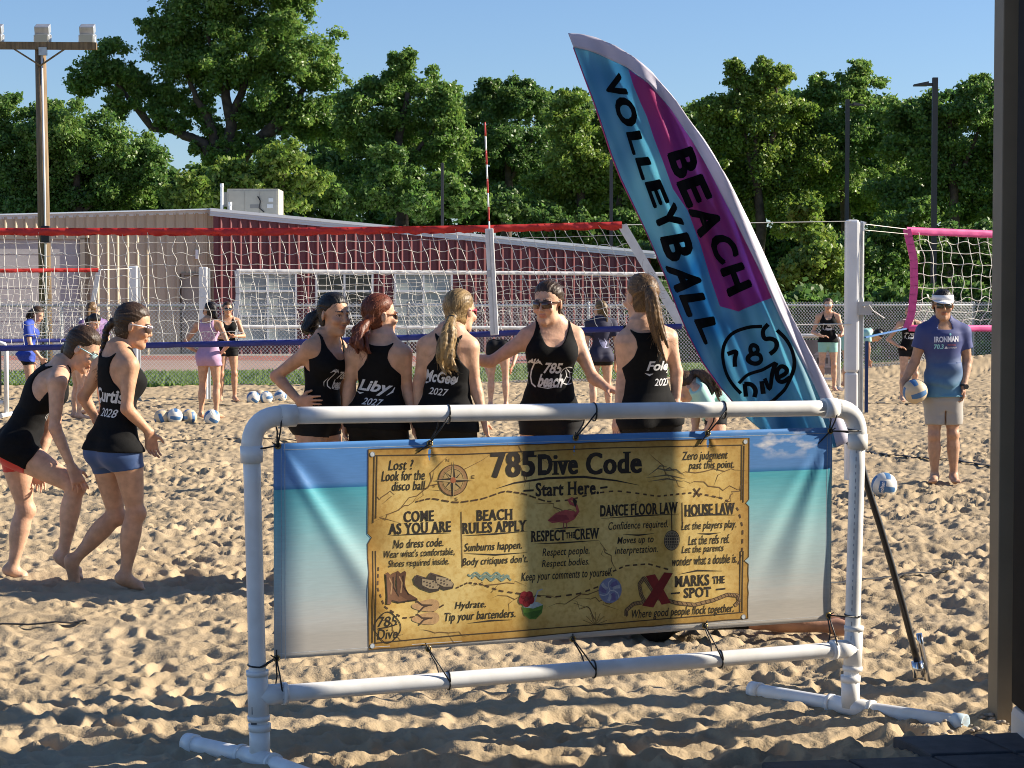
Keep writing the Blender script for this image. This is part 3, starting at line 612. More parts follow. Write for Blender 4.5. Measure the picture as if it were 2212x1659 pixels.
# white padded square post
pst = empty('net_post'); tag(pst, 'tall white square net post standing behind the right end of the banner frame', 'net post', 'white net posts')
zt = U(1842, 475, post1[1])[2]; y = post1[1]
MB().box((PX-.062, y-.06, -.1), (PX+.048, y+.05, .98)).build('base_sleeve', M_white, pst, bevel=.02)
MB().box((PX-.070, y-.062, .98), (PX+.052, y+.05, zt)).build('post_cover', M_white, pst, bevel=.025)
MB().box((PX+.052, y-.03, .45), (PX+.098, y+.05, zt-.02)).build('post', M_galv, pst, bevel=.01)
c = U(1866, 666, y-.06); MB().box(tuple(c-(.055, .03, .06)), tuple(c+(.065, .06, .06))).tube([c+(-.02, -.04, .02), c+(.03, -.07, .03), c+(.07, -.03, -.02), c+(.18, .0, -.09)], .006, 6).build('winch', mat('winch_grey', (.5, .49, .47), .5), pst)
MB().add([tuple(U(1858, 477, y)), tuple(U(1871, 480, y)), tuple(U(1860, 502, y)), tuple(U(1858, 477, y+.05)), tuple(U(1871, 480, y+.05)), tuple(U(1860, 502, y+.05))], [(0, 1, 2), (5, 4, 3), (0, 3, 4, 1), (1, 4, 5, 2), (2, 5, 3, 0)]).build('pulley_bracket', M_white, pst)
MB().tube([U(1864, 500, y-.03), U(1863, 560, y-.05), U(1862, 640, y-.04), U(1866, 664, y-.1)], .006, 5).build('winch_cable', M_cord, pst)
p = U(1868, 735, y); MB().box((p[0]+.0, y-.012, .62), (p[0]+.028, y+.012, 1.26)).build('strap', mat('navy_strap', (.02, .05, .16), .6), pst)
# far courts
def farpost(px, yt, Y, lab):
    t = U(px, yt, Y); r = empty('net_post'); tag(r, lab, 'net post', 'white net posts')
    MB().box((t[0]-.085, Y-.06, -.05), (t[0]+.055, Y+.06, t[2])).build('post_cover', M_white, r, bevel=.02); MB().box((t[0]+.055, Y-.02, -.05), (t[0]+.09, Y+.05, t[2]-.02)).build('post', M_galv, r); return t
farpost(290, 575, 34, 'white net post before the tan wall, left one of the far pair'); farpost(441, 577, 34, 'white net post before the tan wall, right one of the far pair')
n3 = empty('volleyball_net'); tag(n3, 'far net with thin red top tape at the left edge, seen through the nearest net', 'volleyball net', 'beach volleyball nets')
T3 = lerpP([(0, U(-150, 586, 32)), (1, U(213, 583, 33))]); B3 = lerpP([(0, U(-150, 738, 32)), (1, U(178, 735, 33))])
net(n3, T3, B3, .0028, 28, 9, .012, 6); band('top_tape', [T3(t)+(0, 0, .03) for t in (0, .5, 1)], .06, M_rednet, n3, .01, 5); band('bottom_tape', [B3(t)+(0, 0, .03) for t in (0, .5, 1)], .06, M_blue, n3, .003, 6)
a, b = T3(1), U(194, 692, 33); MB().obox((a+b)/2, (b-a)/2, (0, .01, 0), (.04, 0, .01)).build('side_sleeve', M_wtape, n3); MB().tube([a, U(290, 580, 34)], .005, 4).build('rope', M_cord, n3)
n4 = empty('volleyball_net'); tag(n4, 'far net with white edging in front of the windows of the red wall', 'volleyball net', 'beach volleyball nets')
T4 = lerpP([(0, U(511, 585, 34)), (1, U(1440, 592, 36))]); B4 = lerpP([(0, U(505, 706, 34)), (1, U(1460, 709, 36))])
L4 = [lerpP([(0, T4(0)), (.5, U(514, 640, 34)), (.8, U(508, 690, 34)), (1, B4(0))])(t) for t in np.linspace(0, 1, 10)]
net(n4, T4, B4, .0022, 60, 8, .012, 8)
band('top_tape', [T4(t)+(0, 0, .03) for t in np.linspace(0, 1, 9)], .065, M_wtape, n4, .006, 7); band('bottom_tape', [B4(t)+(0, 0, .03) for t in np.linspace(0, 1, 9)], .06, M_wtape, n4, .004, 8)
mb = MB()
for p, q in zip(L4[:-1], L4[1:]): mb.obox((p+q)/2, (q-p)*.52, (0, .01, 0), (.035, 0, .004))
mb.build('side_tape', M_wtape, n4); MB().tube([T4(0), U(441, 584, 34)], .005, 4).tube([B4(0), U(441, 700, 34)], .005, 4).build('rope', M_cord, n4)
# thin stakes by the far court
for px, yt, yb, Y, lab in ((173, 690, 800, 36, 'slim white stake by the far left net'),):
    b = U(px, yb, Y); t = U(px, yt, Y); tag(MB().tube([(b[0], Y, -.05), t], .022, 8).ball(t, .03, 0, 6).build('stake', M_white, None, True), lab, 'stake')
# ============================================================ PVC FRAME + BANNER
BL = G(557, 1640, .03); BR = G(1836, 1527, .03); BL[2] = BR[2] = 0
fe = (BR-BL)/np.linalg.norm(BR-BL); fn = np.array((fe[1], -fe[0], 0)); FLEN = np.linalg.norm(BR-BL)
def fp(px, py, off=0.):
    d = ray(px, py); o = np.array((0, 0, H)); t = np.dot(BL+fn*off-o, fn)/np.dot(d, fn); q = o+t*d
    return np.dot(q-BL, fe), q[2]
def fw(u, v, off=0.): return BL+fe*u+np.array((0, 0, v))+fn*off
def fq(px, py, off=0.): return fw(*fp(px, py, off), off)
frm = empty('pipe_frame'); tag(frm, 'white plastic pipe frame with two ground feet holding the beach banner', 'banner frame')
pr, cr = .0302, .0362
TL = fq(542, 905); TR = fq(1853, 884); T0, T1_ = fq(600, 900), fq(1795, 882)
bl, br = fq(561, 1640), fq(1836, 1527); bl[2] = br[2] = .03
ML, MR = fq(557, 1502), fq(1843, 1400)
def along(a, b, d): return a+(b-a)/np.linalg.norm(b-a)*d
def arc(a, c, b, n=10):                           # elbow from a to b round the corner c
    return [(1-t)**2*a+2*t*(1-t)*c+t*t*b for t in np.linspace(0, 1, n)]
cl, crn = T0+(TL-T0)*1.0, TR
CL = np.array((*fq(541, 900)[:2], T0[2]+.004)); CR = np.array((*fq(1854, 881)[:2], T1_[2]))
rad = .115
la, lb = along(CL, bl, rad), along(CL, CR, rad); ra, rb = along(CR, br, rad), along(CR, CL, rad)
M_pvc = mat('pvc', (.82, .82, .81), .33, col2=(.70, .69, .66), scale=9, detail=8, spec=.5)
M_smudge = mat('pvc_print', (.10, .11, .13), .6)
MB().tube([lb, rb], pr, 20).build('top_pipe', M_pvc, frm, True)
MB().tube([la, bl], pr, 20).build('left_pipe', M_pvc, frm, True); MB().tube([ra, br], pr, 20).build('right_pipe', M_pvc, frm, True)
MB().tube([ML, MR], pr, 20).build('lower_pipe', M_pvc, frm, True)
for a, c, b in ((la, CL, lb), (ra, CR, rb)):
    mb = MB(); mb.tube(arc(a, c, b), cr, 20); mb.tube([along(a, c, .012), along(a, c, -.045)], cr+.003, 20); mb.tube([along(b, c, .012), along(b, c, -.045)], cr+.003, 20)
    mb.build('elbow', M_pvc, frm, True)
for Mx, up, ot in ((ML, la, MR), (MR, ra, ML)):
    mb = MB(); dn = bl if Mx is ML else br; mb.tube([along(Mx, up, .085), along(Mx, dn, .085)], cr, 20); mb.tube([along(Mx, up, .088), along(Mx, up, .07)], cr+.003, 20); mb.tube([along(Mx, dn, .088), along(Mx, dn, .07)], cr+.003, 20)
    mb.tube([Mx, along(Mx, ot, .10)], cr, 20); mb.tube([along(Mx, ot, .085), along(Mx, ot, .102)], cr+.003, 20); mb.build('tee', M_pvc, frm, True)
feet = ((G(404, 1604, .03), G(760, 1712, .03), bl), (G(1622, 1490, .03), G(2085, 1563, .03), br))
for f0, f1, b in feet:
    b2 = np.array((b[0], b[1], .03)); MB().tube([f0, b2], pr, 20).build('foot_pipe', M_pvc, frm, True); MB().tube([b2, f1], pr, 20).build('foot_pipe', M_pvc, frm, True)
    mb = MB(); mb.tube([along(b2, f0, .10), along(b2, f1, .10)], cr, 20); mb.tube([along(b2, f0, .102), along(b2, f0, .085)], cr+.003, 20); mb.tube([along(b2, f1, .102), along(b2, f1, .085)], cr+.003, 20)
    mb.tube([b2, b+(0, 0, .12)], cr, 20); mb.tube([b+(0, 0, .10), b+(0, 0, .125)], cr+.003, 20); mb.build('tee', M_pvc, frm, True)
    for e, o in ((f0, b2), (f1, b2)):
        mb = MB(); mb.tube([along(e, o, .05), e], cr, 20); mb.build('end_cap', mat('cap_blue', (.45, .58, .68), .4) if e is feet[1][1] else M_pvc, frm, True)
mb = MB()                                          # scuffs and print on the pipes
for k in range(34):
    z = .22+.028*k; q = along(br, ra, z); d = np.array((-.006, -pr-.0002, 0)); mb.obox(q+d*1.0+np.array((-.004, 0, 0)), (.0016, 0, 0), (0, .0006, 0), (0, 0, .004+.006*(k*7 % 5)/5))
mb.build('pipe_print', mat('pipe_ink', (.35, .37, .42), .6), frm)
mb = MB(); q = along(bl, la, .20)
for k in range(9): mb.obox(q+np.array((-.012+.003*(k*5 % 4), -pr-.0005, -.012*k+.03)), (.004+.003*(k % 3), 0, 0), (0, .001, 0), (0, 0, .007))
mb.build('black_scuff', M_smudge, frm)
# banner surface
c4 = [fp(590, 958), fp(1797, 923), fp(1795, 1340), fp(592, 1424)]
def buv(s, t):
    (a, b, c, d) = map(np.array, c4); return (a*(1-s)+b*s)*(1-t)+(d*(1-s)+c*s)*t
fold = [((600, 965), (840, 1330), .007, .035), ((610, 962), (770, 1170), -.004, .03), ((640, 975), (900, 1290), -.004, .06), ((1790, 935), (1640, 1250), -.006, .035), ((1785, 940), (1700, 1260), .005, .035), ((1745, 985), (1640, 1170), .003, .03)]
fold += [((gx_, gy_+4), (gx_+sx_, gy_+48), A_, .016) for gx_, gy_ in ((928, 958), (1243, 945), (1528, 936)) for sx_, A_ in ((-26, .0018), (2, -.0016), (28, .0018))]
fold = [(np.array(fp(*a)), np.array(fp(*b)), A, w) for a, b, A, w in fold]
def bD(u, v):
    z = .0016*math.sin(u*7.3+1.2*v)+.0012*math.sin(u*3.1-v*6+1)+.0008*math.sin(v*17+u*4)
    p = np.array((u, v))
    for a, b, A, w in fold:
        e = b-a; L = np.linalg.norm(e); e = e/L; t = np.dot(p-a, e)/L; d = (p-a)[0]*e[1]-(p-a)[1]*e[0]; ww = w*(.35+1.1*max(t, 0))
        if t > -.2: z += A*math.exp(-(d/ww)**2)*min(1, max(0, t*4+.3))*math.exp(-max(0, t-.75)**2*14)
    return z
bcorr = lambda x, y, o: fw(x, y, bD(x, y)+o)
Bn = 150; Bm = 56; V = []; uvs = []
for j in range(Bm+1):
    for i in range(Bn+1):
        u, v = buv(i/Bn, j/Bm); V.append(bcorr(u, v, 0)); uvs.append((i/Bn, 1-j/Bm))
i = np.arange(Bn)[None]+np.arange(Bm)[:, None]*(Bn+1); i = i.ravel(); F = np.stack((i, i+Bn+1, i+Bn+2, i+1), 1)
me = fast('banner', V, F); uvl = me.uv_layers.new(name='uv'); lv = np.zeros(len(me.loops), np.int32); me.loops.foreach_get('vertex_index', lv)
uvl.data.foreach_set('uv', np.array(uvs, np.float32)[lv].ravel())
def bannermat():
    m = bpy.data.materials.new('beach_print'); m.use_nodes = True; t = m.node_tree; b = t.nodes['Principled BSDF']; b.inputs['Roughness'].default_value = .38
    tc = t.nodes.new('ShaderNodeTexCoord'); sx = t.nodes.new('ShaderNodeSeparateXYZ'); t.links.new(tc.outputs['UV'], sx.inputs[0])
    def ns(sc, stretch, det=5):
        mp = t.nodes.new('ShaderNodeMapping'); mp.inputs['Scale'].default_value = stretch; t.links.new(tc.outputs['UV'], mp.inputs[0])
        n = t.nodes.new('ShaderNodeTexNoise'); n.inputs['Scale'].default_value = sc; n.inputs['Detail'].default_value = det; t.links.new(mp.outputs[0], n.inputs[0]); return n.outputs[0]
    n1 = ns(4, (2, 12, 1)); ma = t.nodes.new('ShaderNodeMath'); ma.operation = 'MULTIPLY_ADD'; ma.inputs[1].default_value = .10; t.links.new(n1, ma.inputs[0]); t.links.new(sx.outputs[1], ma.inputs[2])
    sub = t.nodes.new('ShaderNodeMath'); sub.operation = 'SUBTRACT'; sub.inputs[1].default_value = .05; t.links.new(ma.outputs[0], sub.inputs[0])
    r1 = t.nodes.new('ShaderNodeValToRGB'); r1.color_ramp.elements.remove(r1.color_ramp.elements[0])
    for p, c in ((0, (.58, .53, .46)), (.1, (.54, .51, .45)), (.17, (.60, .60, .56)), (.3, (.52, .63, .63)), (.45, (.46, .66, .68)), (.62, (.26, .59, .64)), (.78, (.10, .46, .55)),):
        e = r1.color_ramp.elements.new(p); e.color = (*c, 1)
    r1.color_ramp.elements.remove(r1.color_ramp.elements[-1]) if len(r1.color_ramp.elements) > 7 and r1.color_ramp.elements[-1].position == 1 else None
    t.links.new(sub.outputs[0], r1.inputs[0])
    r2 = t.nodes.new('ShaderNodeValToRGB'); r2.color_ramp.elements[0].position = .785; r2.color_ramp.elements[0].color = (.03, .19, .42, 1); r2.color_ramp.elements[1].position = 1; r2.color_ramp.elements[1].color = (.10, .29, .66, 1)
    e = r2.color_ramp.elements.new(.81); e.color = (.13, .30, .62, 1); t.links.new(sx.outputs[1], r2.inputs[0])
    gt = t.nodes.new('ShaderNodeMath'); gt.operation = 'GREATER_THAN'; gt.inputs[1].default_value = .785; t.links.new(sx.outputs[1], gt.inputs[0])
    mx = t.nodes.new('ShaderNodeMix'); mx.data_type = 'RGBA'; t.links.new(gt.outputs[0], mx.inputs[0]); t.links.new(r1.outputs[0], mx.inputs[6]); t.links.new(r2.outputs[0], mx.inputs[7])
    # clouds in the printed sky at the right
    n2 = ns(9, (2.2, 1.5, 1)); cr_ = t.nodes.new('ShaderNodeValToRGB'); cr_.color_ramp.elements[0].position = .52; cr_.color_ramp.elements[1].position = .68; t.links.new(n2, cr_.inputs[0])
    mr = t.nodes.new('ShaderNodeMapRange'); mr.inputs[1].default_value = .80; mr.inputs[2].default_value = .86; t.links.new(sx.outputs[0], mr.inputs[0])
    mv = t.nodes.new('ShaderNodeMapRange'); mv.inputs[1].default_value = .84; mv.inputs[2].default_value = .9; t.links.new(sx.outputs[1], mv.inputs[0])
    m1 = t.nodes.new('ShaderNodeMath'); m1.operation = 'MULTIPLY'; t.links.new(mr.outputs[0], m1.inputs[0]); t.links.new(mv.outputs[0], m1.inputs[1])
    m2 = t.nodes.new('ShaderNodeMath'); m2.operation = 'MULTIPLY'; t.links.new(m1.outputs[0], m2.inputs[0]); t.links.new(cr_.outputs[0], m2.inputs[1])
    mc = t.nodes.new('ShaderNodeMix'); mc.data_type = 'RGBA'; mc.inputs[7].default_value = (.75, .76, .80, 1); t.links.new(m2.outputs[0], mc.inputs[0]); t.links.new(mx.outputs[2], mc.inputs[6])
    n3 = ns(14, (3, 9, 1)); r3 = t.nodes.new('ShaderNodeMapRange'); r3.inputs[3].default_value = .86; r3.inputs[4].default_value = 1.14; t.links.new(n3, r3.inputs[0])
    mm = t.nodes.new('ShaderNodeMix'); mm.data_type = 'RGBA'; mm.blend_type = 'MULTIPLY'; mm.inputs[0].default_value = 1; t.links.new(mc.outputs[2], mm.inputs[6]); t.links.new(r3.outputs[0], mm.inputs[7])
    t.links.new(mm.outputs[2], b.inputs['Base Color'])
    ts = t.nodes.new('ShaderNodeBsdfTranslucent'); ms = t.nodes.new('ShaderNodeMixShader'); ms.inputs[0].default_value = .08; t.links.new(mm.outputs[2], ts.inputs[0])
    t.links.new(b.outputs[0], ms.inputs[1]); t.links.new(ts.outputs[0], ms.inputs[2]); t.links.new(ms.outputs[0], t.nodes['Material Output'].inputs[0]); return m
M_ban = bannermat()
ban = link('banner', me, M_ban, None, True); tag(ban, 'vinyl beach banner printed with a treasure map of house rules, tied in the white frame', 'banner')
s = ban.modifiers.new('t', 'SOLIDIFY'); s.thickness = .0012; s.offset = -1 if (me.polygons[0].normal @ Vector(fn)) > 0 else 1
# hem lines
hem = Art(); hemc = (.62, .66, .68)
q = lambda s, t: tuple(buv(s, t))
for a, b in (((.004, .03), (.996, .03)), ((.004, .975), (.996, .975)), ((.012, .0), (.012, 1)), ((.99, 0), (.99, 1)), ((.018, .0), (.018, 1))):
    hem.stroke([q(a[0]+(b[0]-a[0])*k/40, a[1]+(b[1]-a[1])*k/40) for k in range(41)], .0022, (.40, .47, .52) if a[1] < .9 else (.6, .6, .58))
hem.build('hem_stitching', bcorr, ban, .05)
# the treasure map, drawn in photo units and carried onto the cloth
pcorn = [(795, 971), (1617, 946), (1615, 1335), (795, 1404)]
def pquad(s, t):
    (a, b, c, d) = map(np.array, [fp(*k) for k in pcorn]); return (a*(1-s)+b*s)*(1-t)+(d*(1-s)+c*s)*t
rgp = random.Random(4); ol = []
def edgepts(s0, t0, s1, t1, n, amp):
    for k in range(n): f = k/n; ol.append((s0+(s1-s0)*f+rgp.uniform(-amp, amp)*(s0 == s1), t0+(t1-t0)*f+rgp.uniform(-amp, amp)*(t0 == t1)))
edgepts(0, 0, 1, 0, 30, .0016); ol += [(1, .0), (1, .34), (.991, .36), (1, .38), (1.0, .66), (.988, .68), (1.0, .7)]; edgepts(1, .72, 1, 1, 8, .0015); edgepts(1, 1, 0, 1, 30, .0016); edgepts(0, 1, 0, .48, 8, .0015); ol += [(0, .47), (.009, .44), (0, .42)]
pm_ = Art(); pm_.poly([pquad(*p) for p in ol], (.5, .36, .1))
mapo = pm_.build('printed_map', bcorr, ban, .012, base=.0004)
def parch():
    m = mat('parchment', (.90, .67, .25), .5, col2=(.70, .46, .12), scale=5, detail=9); t = m.node_tree; b = t.nodes['Principled BSDF']; src = b.inputs['Base Color'].links[0].from_socket
    tc = t.nodes.new('ShaderNodeTexCoord')
    def mul(src, fac, c):
        mx = t.nodes.new('ShaderNodeMix'); mx.data_type = 'RGBA'; mx.blend_type = 'MULTIPLY'; t.links.new(fac, mx.inputs[0]); t.links.new(src, mx.inputs[6]); mx.inputs[7].default_value = (*c, 1); return mx.outputs[2]
    n = t.nodes.new('ShaderNodeTexNoise'); n.inputs['Scale'].default_value = 60; n.inputs['Detail'].default_value = 6; t.links.new(tc.outputs['Object'], n.inputs[0])
    r = t.nodes.new('ShaderNodeValToRGB'); r.color_ramp.elements[0].position = .45; r.color_ramp.elements[1].position = .85; t.links.new(n.outputs[0], r.inputs[0]); src = mul(src, r.outputs[0], (.72, .60, .40))
    # darker printed border: distance to the map edge from its own UV
    u = t.nodes.new('ShaderNodeSeparateXYZ'); t.links.new(tc.outputs['UV'], u.inputs[0]); fac = None
    for k in (0, 1):
        a = t.nodes.new('ShaderNodeMath'); a.operation = 'SUBTRACT'; a.inputs[1].default_value = .5; t.links.new(u.outputs[k], a.inputs[0]); ab = t.nodes.new('ShaderNodeMath'); ab.operation = 'ABSOLUTE'; t.links.new(a.outputs[0], ab.inputs[0])
        mr = t.nodes.new('ShaderNodeMapRange'); mr.inputs[1].default_value = .36 if k else .42; mr.inputs[2].default_value = .5; t.links.new(ab.outputs[0], mr.inputs[0])
        if fac is None: fac = mr.outputs[0]
        else:
            mx = t.nodes.new('ShaderNodeMath'); mx.operation = 'MAXIMUM'; t.links.new(fac, mx.inputs[0]); t.links.new(mr.outputs[0], mx.inputs[1]); fac = mx.outputs[0]
    src = mul(src, fac, (.55, .42, .25)); t.links.new(src, b.inputs['Base Color']); return m
me = mapo.data; uvl = me.uv_layers.new(name='uv'); me.materials.clear(); me.materials.append(parch())
P0, PX_, PY_ = np.array(pquad(0, 0)), np.array(pquad(1, 0))-np.array(pquad(0, 0)), np.array(pquad(0, 1))-np.array(pquad(0, 0))
Mi = np.linalg.inv(np.stack((PX_, PY_), 1))
for l in me.loops:
    co = np.array(me.vertices[l.vertex_index].co); w = Mi @ (np.array((np.dot(co-BL, fe), co[2]))-P0); uvl.data[l.index].uv = w
INK = (.028, .020, .014); BR_ = (.09, .045, .018)
A = Art()
def at(px, py): return np.array(fp(px, py))
def wpx(w, px, py): return abs(fp(px+w/2, py)[0]-fp(px-w/2, py)[0])
def hpx(h, px, py): return abs(fp(px, py+h/2)[1]-fp(px, py-h/2)[1])
def tx(s, px, py, w, h, col=INK, lay=2, **k):
    c = at(px, py); A.text(s, c[0], c[1], wpx(w, px, py), hpx(h, px, py), col, lay, **k)
def ln(pts, w, col=INK, lay=2, taper=False, closed=False):
    A.stroke([at(*p) for p in pts], wpx(w, *pts[0]), col, lay, taper, closed)
def pol(pts, col, lay=2): A.poly([at(*p) for p in pts], col, lay)
HD = dict(bold=.014, serif=.12, fat=.03, space=1.08); IT = dict(bold=.006, shear=.22, fat=.006, space=1.06); ND = dict(bold=.014, serif=.07, fat=.02, space=1.1)
tx('785', 1109, 1003, 96, 56, **HD); tx('Dive', 1205, 1003, 84, 46, **HD); tx('Code', 1326, 1000, 118, 48, **HD)
ln([(1072, 1055), (1110, 1043), (1180, 1033), (1260, 1030), (1330, 1038), (1380, 1048)], 5, taper=True)
tx('Start Here.', 1225, 1055, 136, 30, **ND); ln([(1130, 1060), (1152, 1059)], 4); ln([(1296, 1054), (1312, 1052)], 4)
for s, x, y, w, h in (('Lost ?', 866, 1004, 54, 22), ('Look for the', 871, 1027, 93, 22), ('disco ball.', 884, 1049, 74, 20), ('Zero judgment', 1522, 986, 98, 24), ('past this point.', 1536, 1006, 98, 22), ('No dress code.', 904, 1173, 108, 19), ("Wear what's comfortable,", 906, 1195, 152, 19), ('Shoes required inside.', 905, 1217, 130, 20),
    ('Sunburns happen.', 1065, 1182, 124, 23), ("Body critiques don't.", 1069, 1212, 140, 22), ('Respect people.', 1222, 1193, 102, 22), ('Respect bodies.', 1221, 1217, 103, 20), ('Keep your comments to yourself.', 1224, 1243, 196, 24),
    ('Confidence required.', 1378, 1136, 128, 22), ('Moves up to', 1372, 1168, 78, 20), ('interpretation.', 1374, 1190, 92, 20), ('Let the players play.', 1530, 1136, 118, 22), ('Let the refs ref.', 1530, 1165, 88, 20), ('Let the parents', 1517, 1187, 90, 20), ('wonder what a double is.', 1521, 1209, 140, 20),
    ('Hydrate.', 1016, 1308, 66, 20), ('Tip your bartenders.', 1037, 1331, 152, 24), ('Where good people flock together.', 1475, 1322, 220, 24)):
    tx(s, x, y, w, h, **IT)
for s, x, y, w, h in (('COME', 905, 1115, 64, 24), ('AS YOU ARE', 907, 1140, 134, 24), ('BEACH', 1068, 1112, 78, 24), ('RULES APPLY', 1068, 1138, 138, 24), ('RESPECT', 1184, 1157, 75, 24), ('THE', 1231, 1156, 20, 13), ('CREW', 1267, 1153, 54, 24), ('DANCE FLOOR LAW', 1380, 1100, 166, 25), ('HOUSE LAW', 1532, 1100, 108, 25), ('MARKS', 1494, 1254, 74, 24), ('THE', 1551, 1252, 26, 16), ('SPOT', 1506, 1279, 58, 22)):
    tx(s, x, y, w, h, **ND)
for p in ([(842, 1157), (905, 1153), (974, 1151)], [(1000, 1157), (1068, 1153), (1140, 1147)], [(1148, 1175), (1220, 1172), (1294, 1167)], [(1298, 1120), (1380, 1114), (1466, 1110)], [(1478, 1116), (1530, 1111), (1588, 1112)], [(1002, 1195), (1070, 1198), (1138, 1193)], [(1010, 1346), (1060, 1340), (1105, 1338)], [(1345, 1154), (1378, 1156), (1412, 1152)], [(1505, 1152), (1530, 1153), (1555, 1150)], [(1466, 1240), (1505, 1232), (1560, 1233)]): ln(p, 3.2, taper=True)
ln([(1448, 1282), (1468, 1280)], 3); ln([(1546, 1273), (1566, 1271)], 3)
ln([(996, 1105), (997, 1160), (998, 1225)], 1.6, BR_); ln([(1472, 1085), (1473, 1140)], 1.6, BR_)
for p in ([(808, 984), (1000, 981), (1300, 968), (1604, 961)], [(1601, 962), (1600, 1080)], [(1606, 962), (1604, 1085)], [(1604, 1190), (1602, 1320)], [(1598, 1190), (1597, 1322)], [(808, 1389), (1000, 1371), (1300, 1348), (1604, 1322)], [(808, 985), (806, 1130)], [(814, 985), (812, 1120)], [(812, 1190), (810, 1388)], [(806, 1190), (804, 1388)]): ln(p, 2.2, (.06, .035, .015))
bord = [pquad(*p) for p in ol]; A.stroke(bord, .004, (.10, .06, .02), 1, closed=True)
for p in ((804, 981), (1609, 954), (1605, 1332), (804, 1395)): A.circ(at(*p), .0085, (.62, .66, .68), 3, 14); A.ring(at(*p), .0085, .002, (.3, .32, .33), 4, 18)
# cracks of the old map
rr = random.Random(11)
for sx_, sy_, ex, ey in ((1060, 980, 830, 1110), (960, 985, 905, 1080), (1110, 985, 1150, 1060), (1090, 960, 1190, 1000), (812, 1130, 900, 1080), (1470, 1040, 1610, 1060), (1400, 980, 1480, 1060), (1560, 1085, 1605, 1040), (1160, 1080, 1250, 1110), (1300, 1110, 1380, 1080), (1060, 1290, 1200, 1290), (1180, 1310, 1340, 1260), (1240, 1300, 1300, 1340), (900, 1360, 1010, 1370), (820, 1320, 870, 1380), (1300, 1170, 1330, 1230), (1250, 1290, 1340, 1300), (1450, 1020, 1610, 1010), (1130, 1260, 1010, 1262), (850, 1060, 812, 1080)):
    P = [(sx_+(ex-sx_)*k/9+rr.uniform(-7, 7), sy_+(ey-sy_)*k/9+rr.uniform(-7, 7)) for k in range(10)]; ln(P, 2.2, (.20, .11, .035), 1, taper=True)
    k = rr.randint(3, 6); x, y = P[k]; ln([(x, y), (x+rr.uniform(-20, 20), y+rr.uniform(5, 22)), (x+rr.uniform(-38, 38), y+rr.uniform(15, 34))], 1.5, (.20, .11, .035), 1, taper=True)
def dashes(pts, n, col=BR_, w=3.2):
    P = np.array(pts, float); x = np.linspace(0, len(P)-1, 200); Q = np.stack([np.interp(x, range(len(P)), P[:, k]) for k in (0, 1)], 1); Q[2:-2] = (Q[:-4]+Q[1:-3]+Q[2:-2]+Q[3:-1]+Q[4:])/5
    for k in range(n):
        i0 = int(199*k/n); i1 = int(199*(k+.58)/n); ln([tuple(Q[i0]), tuple(Q[(i0+i1)//2]), tuple(Q[i1])], w, col)
dashes([(898, 1084), (930, 1076), (985, 1086), (1040, 1078), (1090, 1060), (1130, 1066), (1180, 1084), (1230, 1080), (1280, 1066), (1330, 1060), (1380, 1066), (1420, 1072), (1455, 1068), (1490, 1064), (1520, 1068), (1560, 1076), (1592, 1096), (1603, 1140), (1602, 1190), (1592, 1225)], 50)
dashes([(818, 1225), (815, 1270), (830, 1310), (870, 1335), (920, 1330), (965, 1302)], 15); dashes([(985, 1270), (1010, 1258), (1040, 1262), (1080, 1276), (1130, 1283), (1190, 1290), (1250, 1282), (1300, 1264)], 19); dashes([(1310, 1240), (1350, 1222), (1400, 1218), (1450, 1232)], 9)
ln([(1497, 1055), (1510, 1072)], 3.5, BR_); ln([(1511, 1054), (1497, 1073)], 3.5, BR_)
# compass
cc = (978, 1037); A.circ(at(*cc), wpx(31, *cc), (.40, .22, .09), 2); A.circ(at(*cc), wpx(24, *cc), (.50, .33, .12), 3); A.ring(at(*cc), wpx(31, *cc), .003, BR_, 3); A.ring(at(*cc), wpx(22, *cc), .0015, BR_, 4)
for k in range(8):
    a = k*math.pi/4; L = 42 if k % 2 == 0 else 27; w = 7 if k % 2 == 0 else 5
    tip = (cc[0]+L*math.sin(a), cc[1]-L*math.cos(a)); 
    for s, col in ((1, INK), (-1, (.52, .36, .15))): pol([cc, (cc[0]+w*math.sin(a+s*.78), cc[1]-w*math.cos(a+s*.78)), tip], col, 5+(k % 2 == 0))
A.circ(at(*cc), wpx(6, *cc), (.42, .13, .05), 7, 14)
for s, p in (('N', (966, 994)), ('E', (1021, 1030)), ('W', (937, 1050)), ('S', (985, 1078))): tx(s, *p, 7, 7, BR_)
# flamingo
FL = (.46, .085, .075)
pol([(1182, 1124), (1200, 1108), (1220, 1101), (1240, 1104), (1246, 1112), (1240, 1122), (1224, 1130), (1206, 1128), (1192, 1130)], FL, 3); pol([(1183, 1124), (1200, 1111), (1222, 1112), (1230, 1122), (1206, 1127)], (.30, .045, .05), 4)
ln([(1240, 1116), (1248, 1104), (1244, 1092), (1232, 1087), (1228, 1080), (1234, 1077), (1241, 1080)], 6.5, FL, 3); pol([(1238, 1075), (1246, 1082), (1243, 1095), (1240, 1092), (1237, 1083)], INK, 5); ln([(1217, 1129), (1216, 1142)], 2.2, (.3, .08, .06), 3); ln([(1223, 1129), (1224, 1141)], 2.2, (.3, .08, .06), 3); ln([(1190, 1143), (1222, 1140), (1262, 1138)], 3, taper=True)
# island sketch by the title
for p in ([(1398, 1028), (1420, 1012), (1440, 1016), (1460, 1014), (1480, 1028)], [(1395, 1032), (1440, 1026), (1480, 1034)], [(1400, 1040), (1440, 1034), (1475, 1040)], [(1415, 1016), (1425, 1006), (1440, 1008)], [(1430, 1018), (1446, 1010), (1456, 1018)]): ln(p, 3, (.17, .14, .08), 2, taper=True)
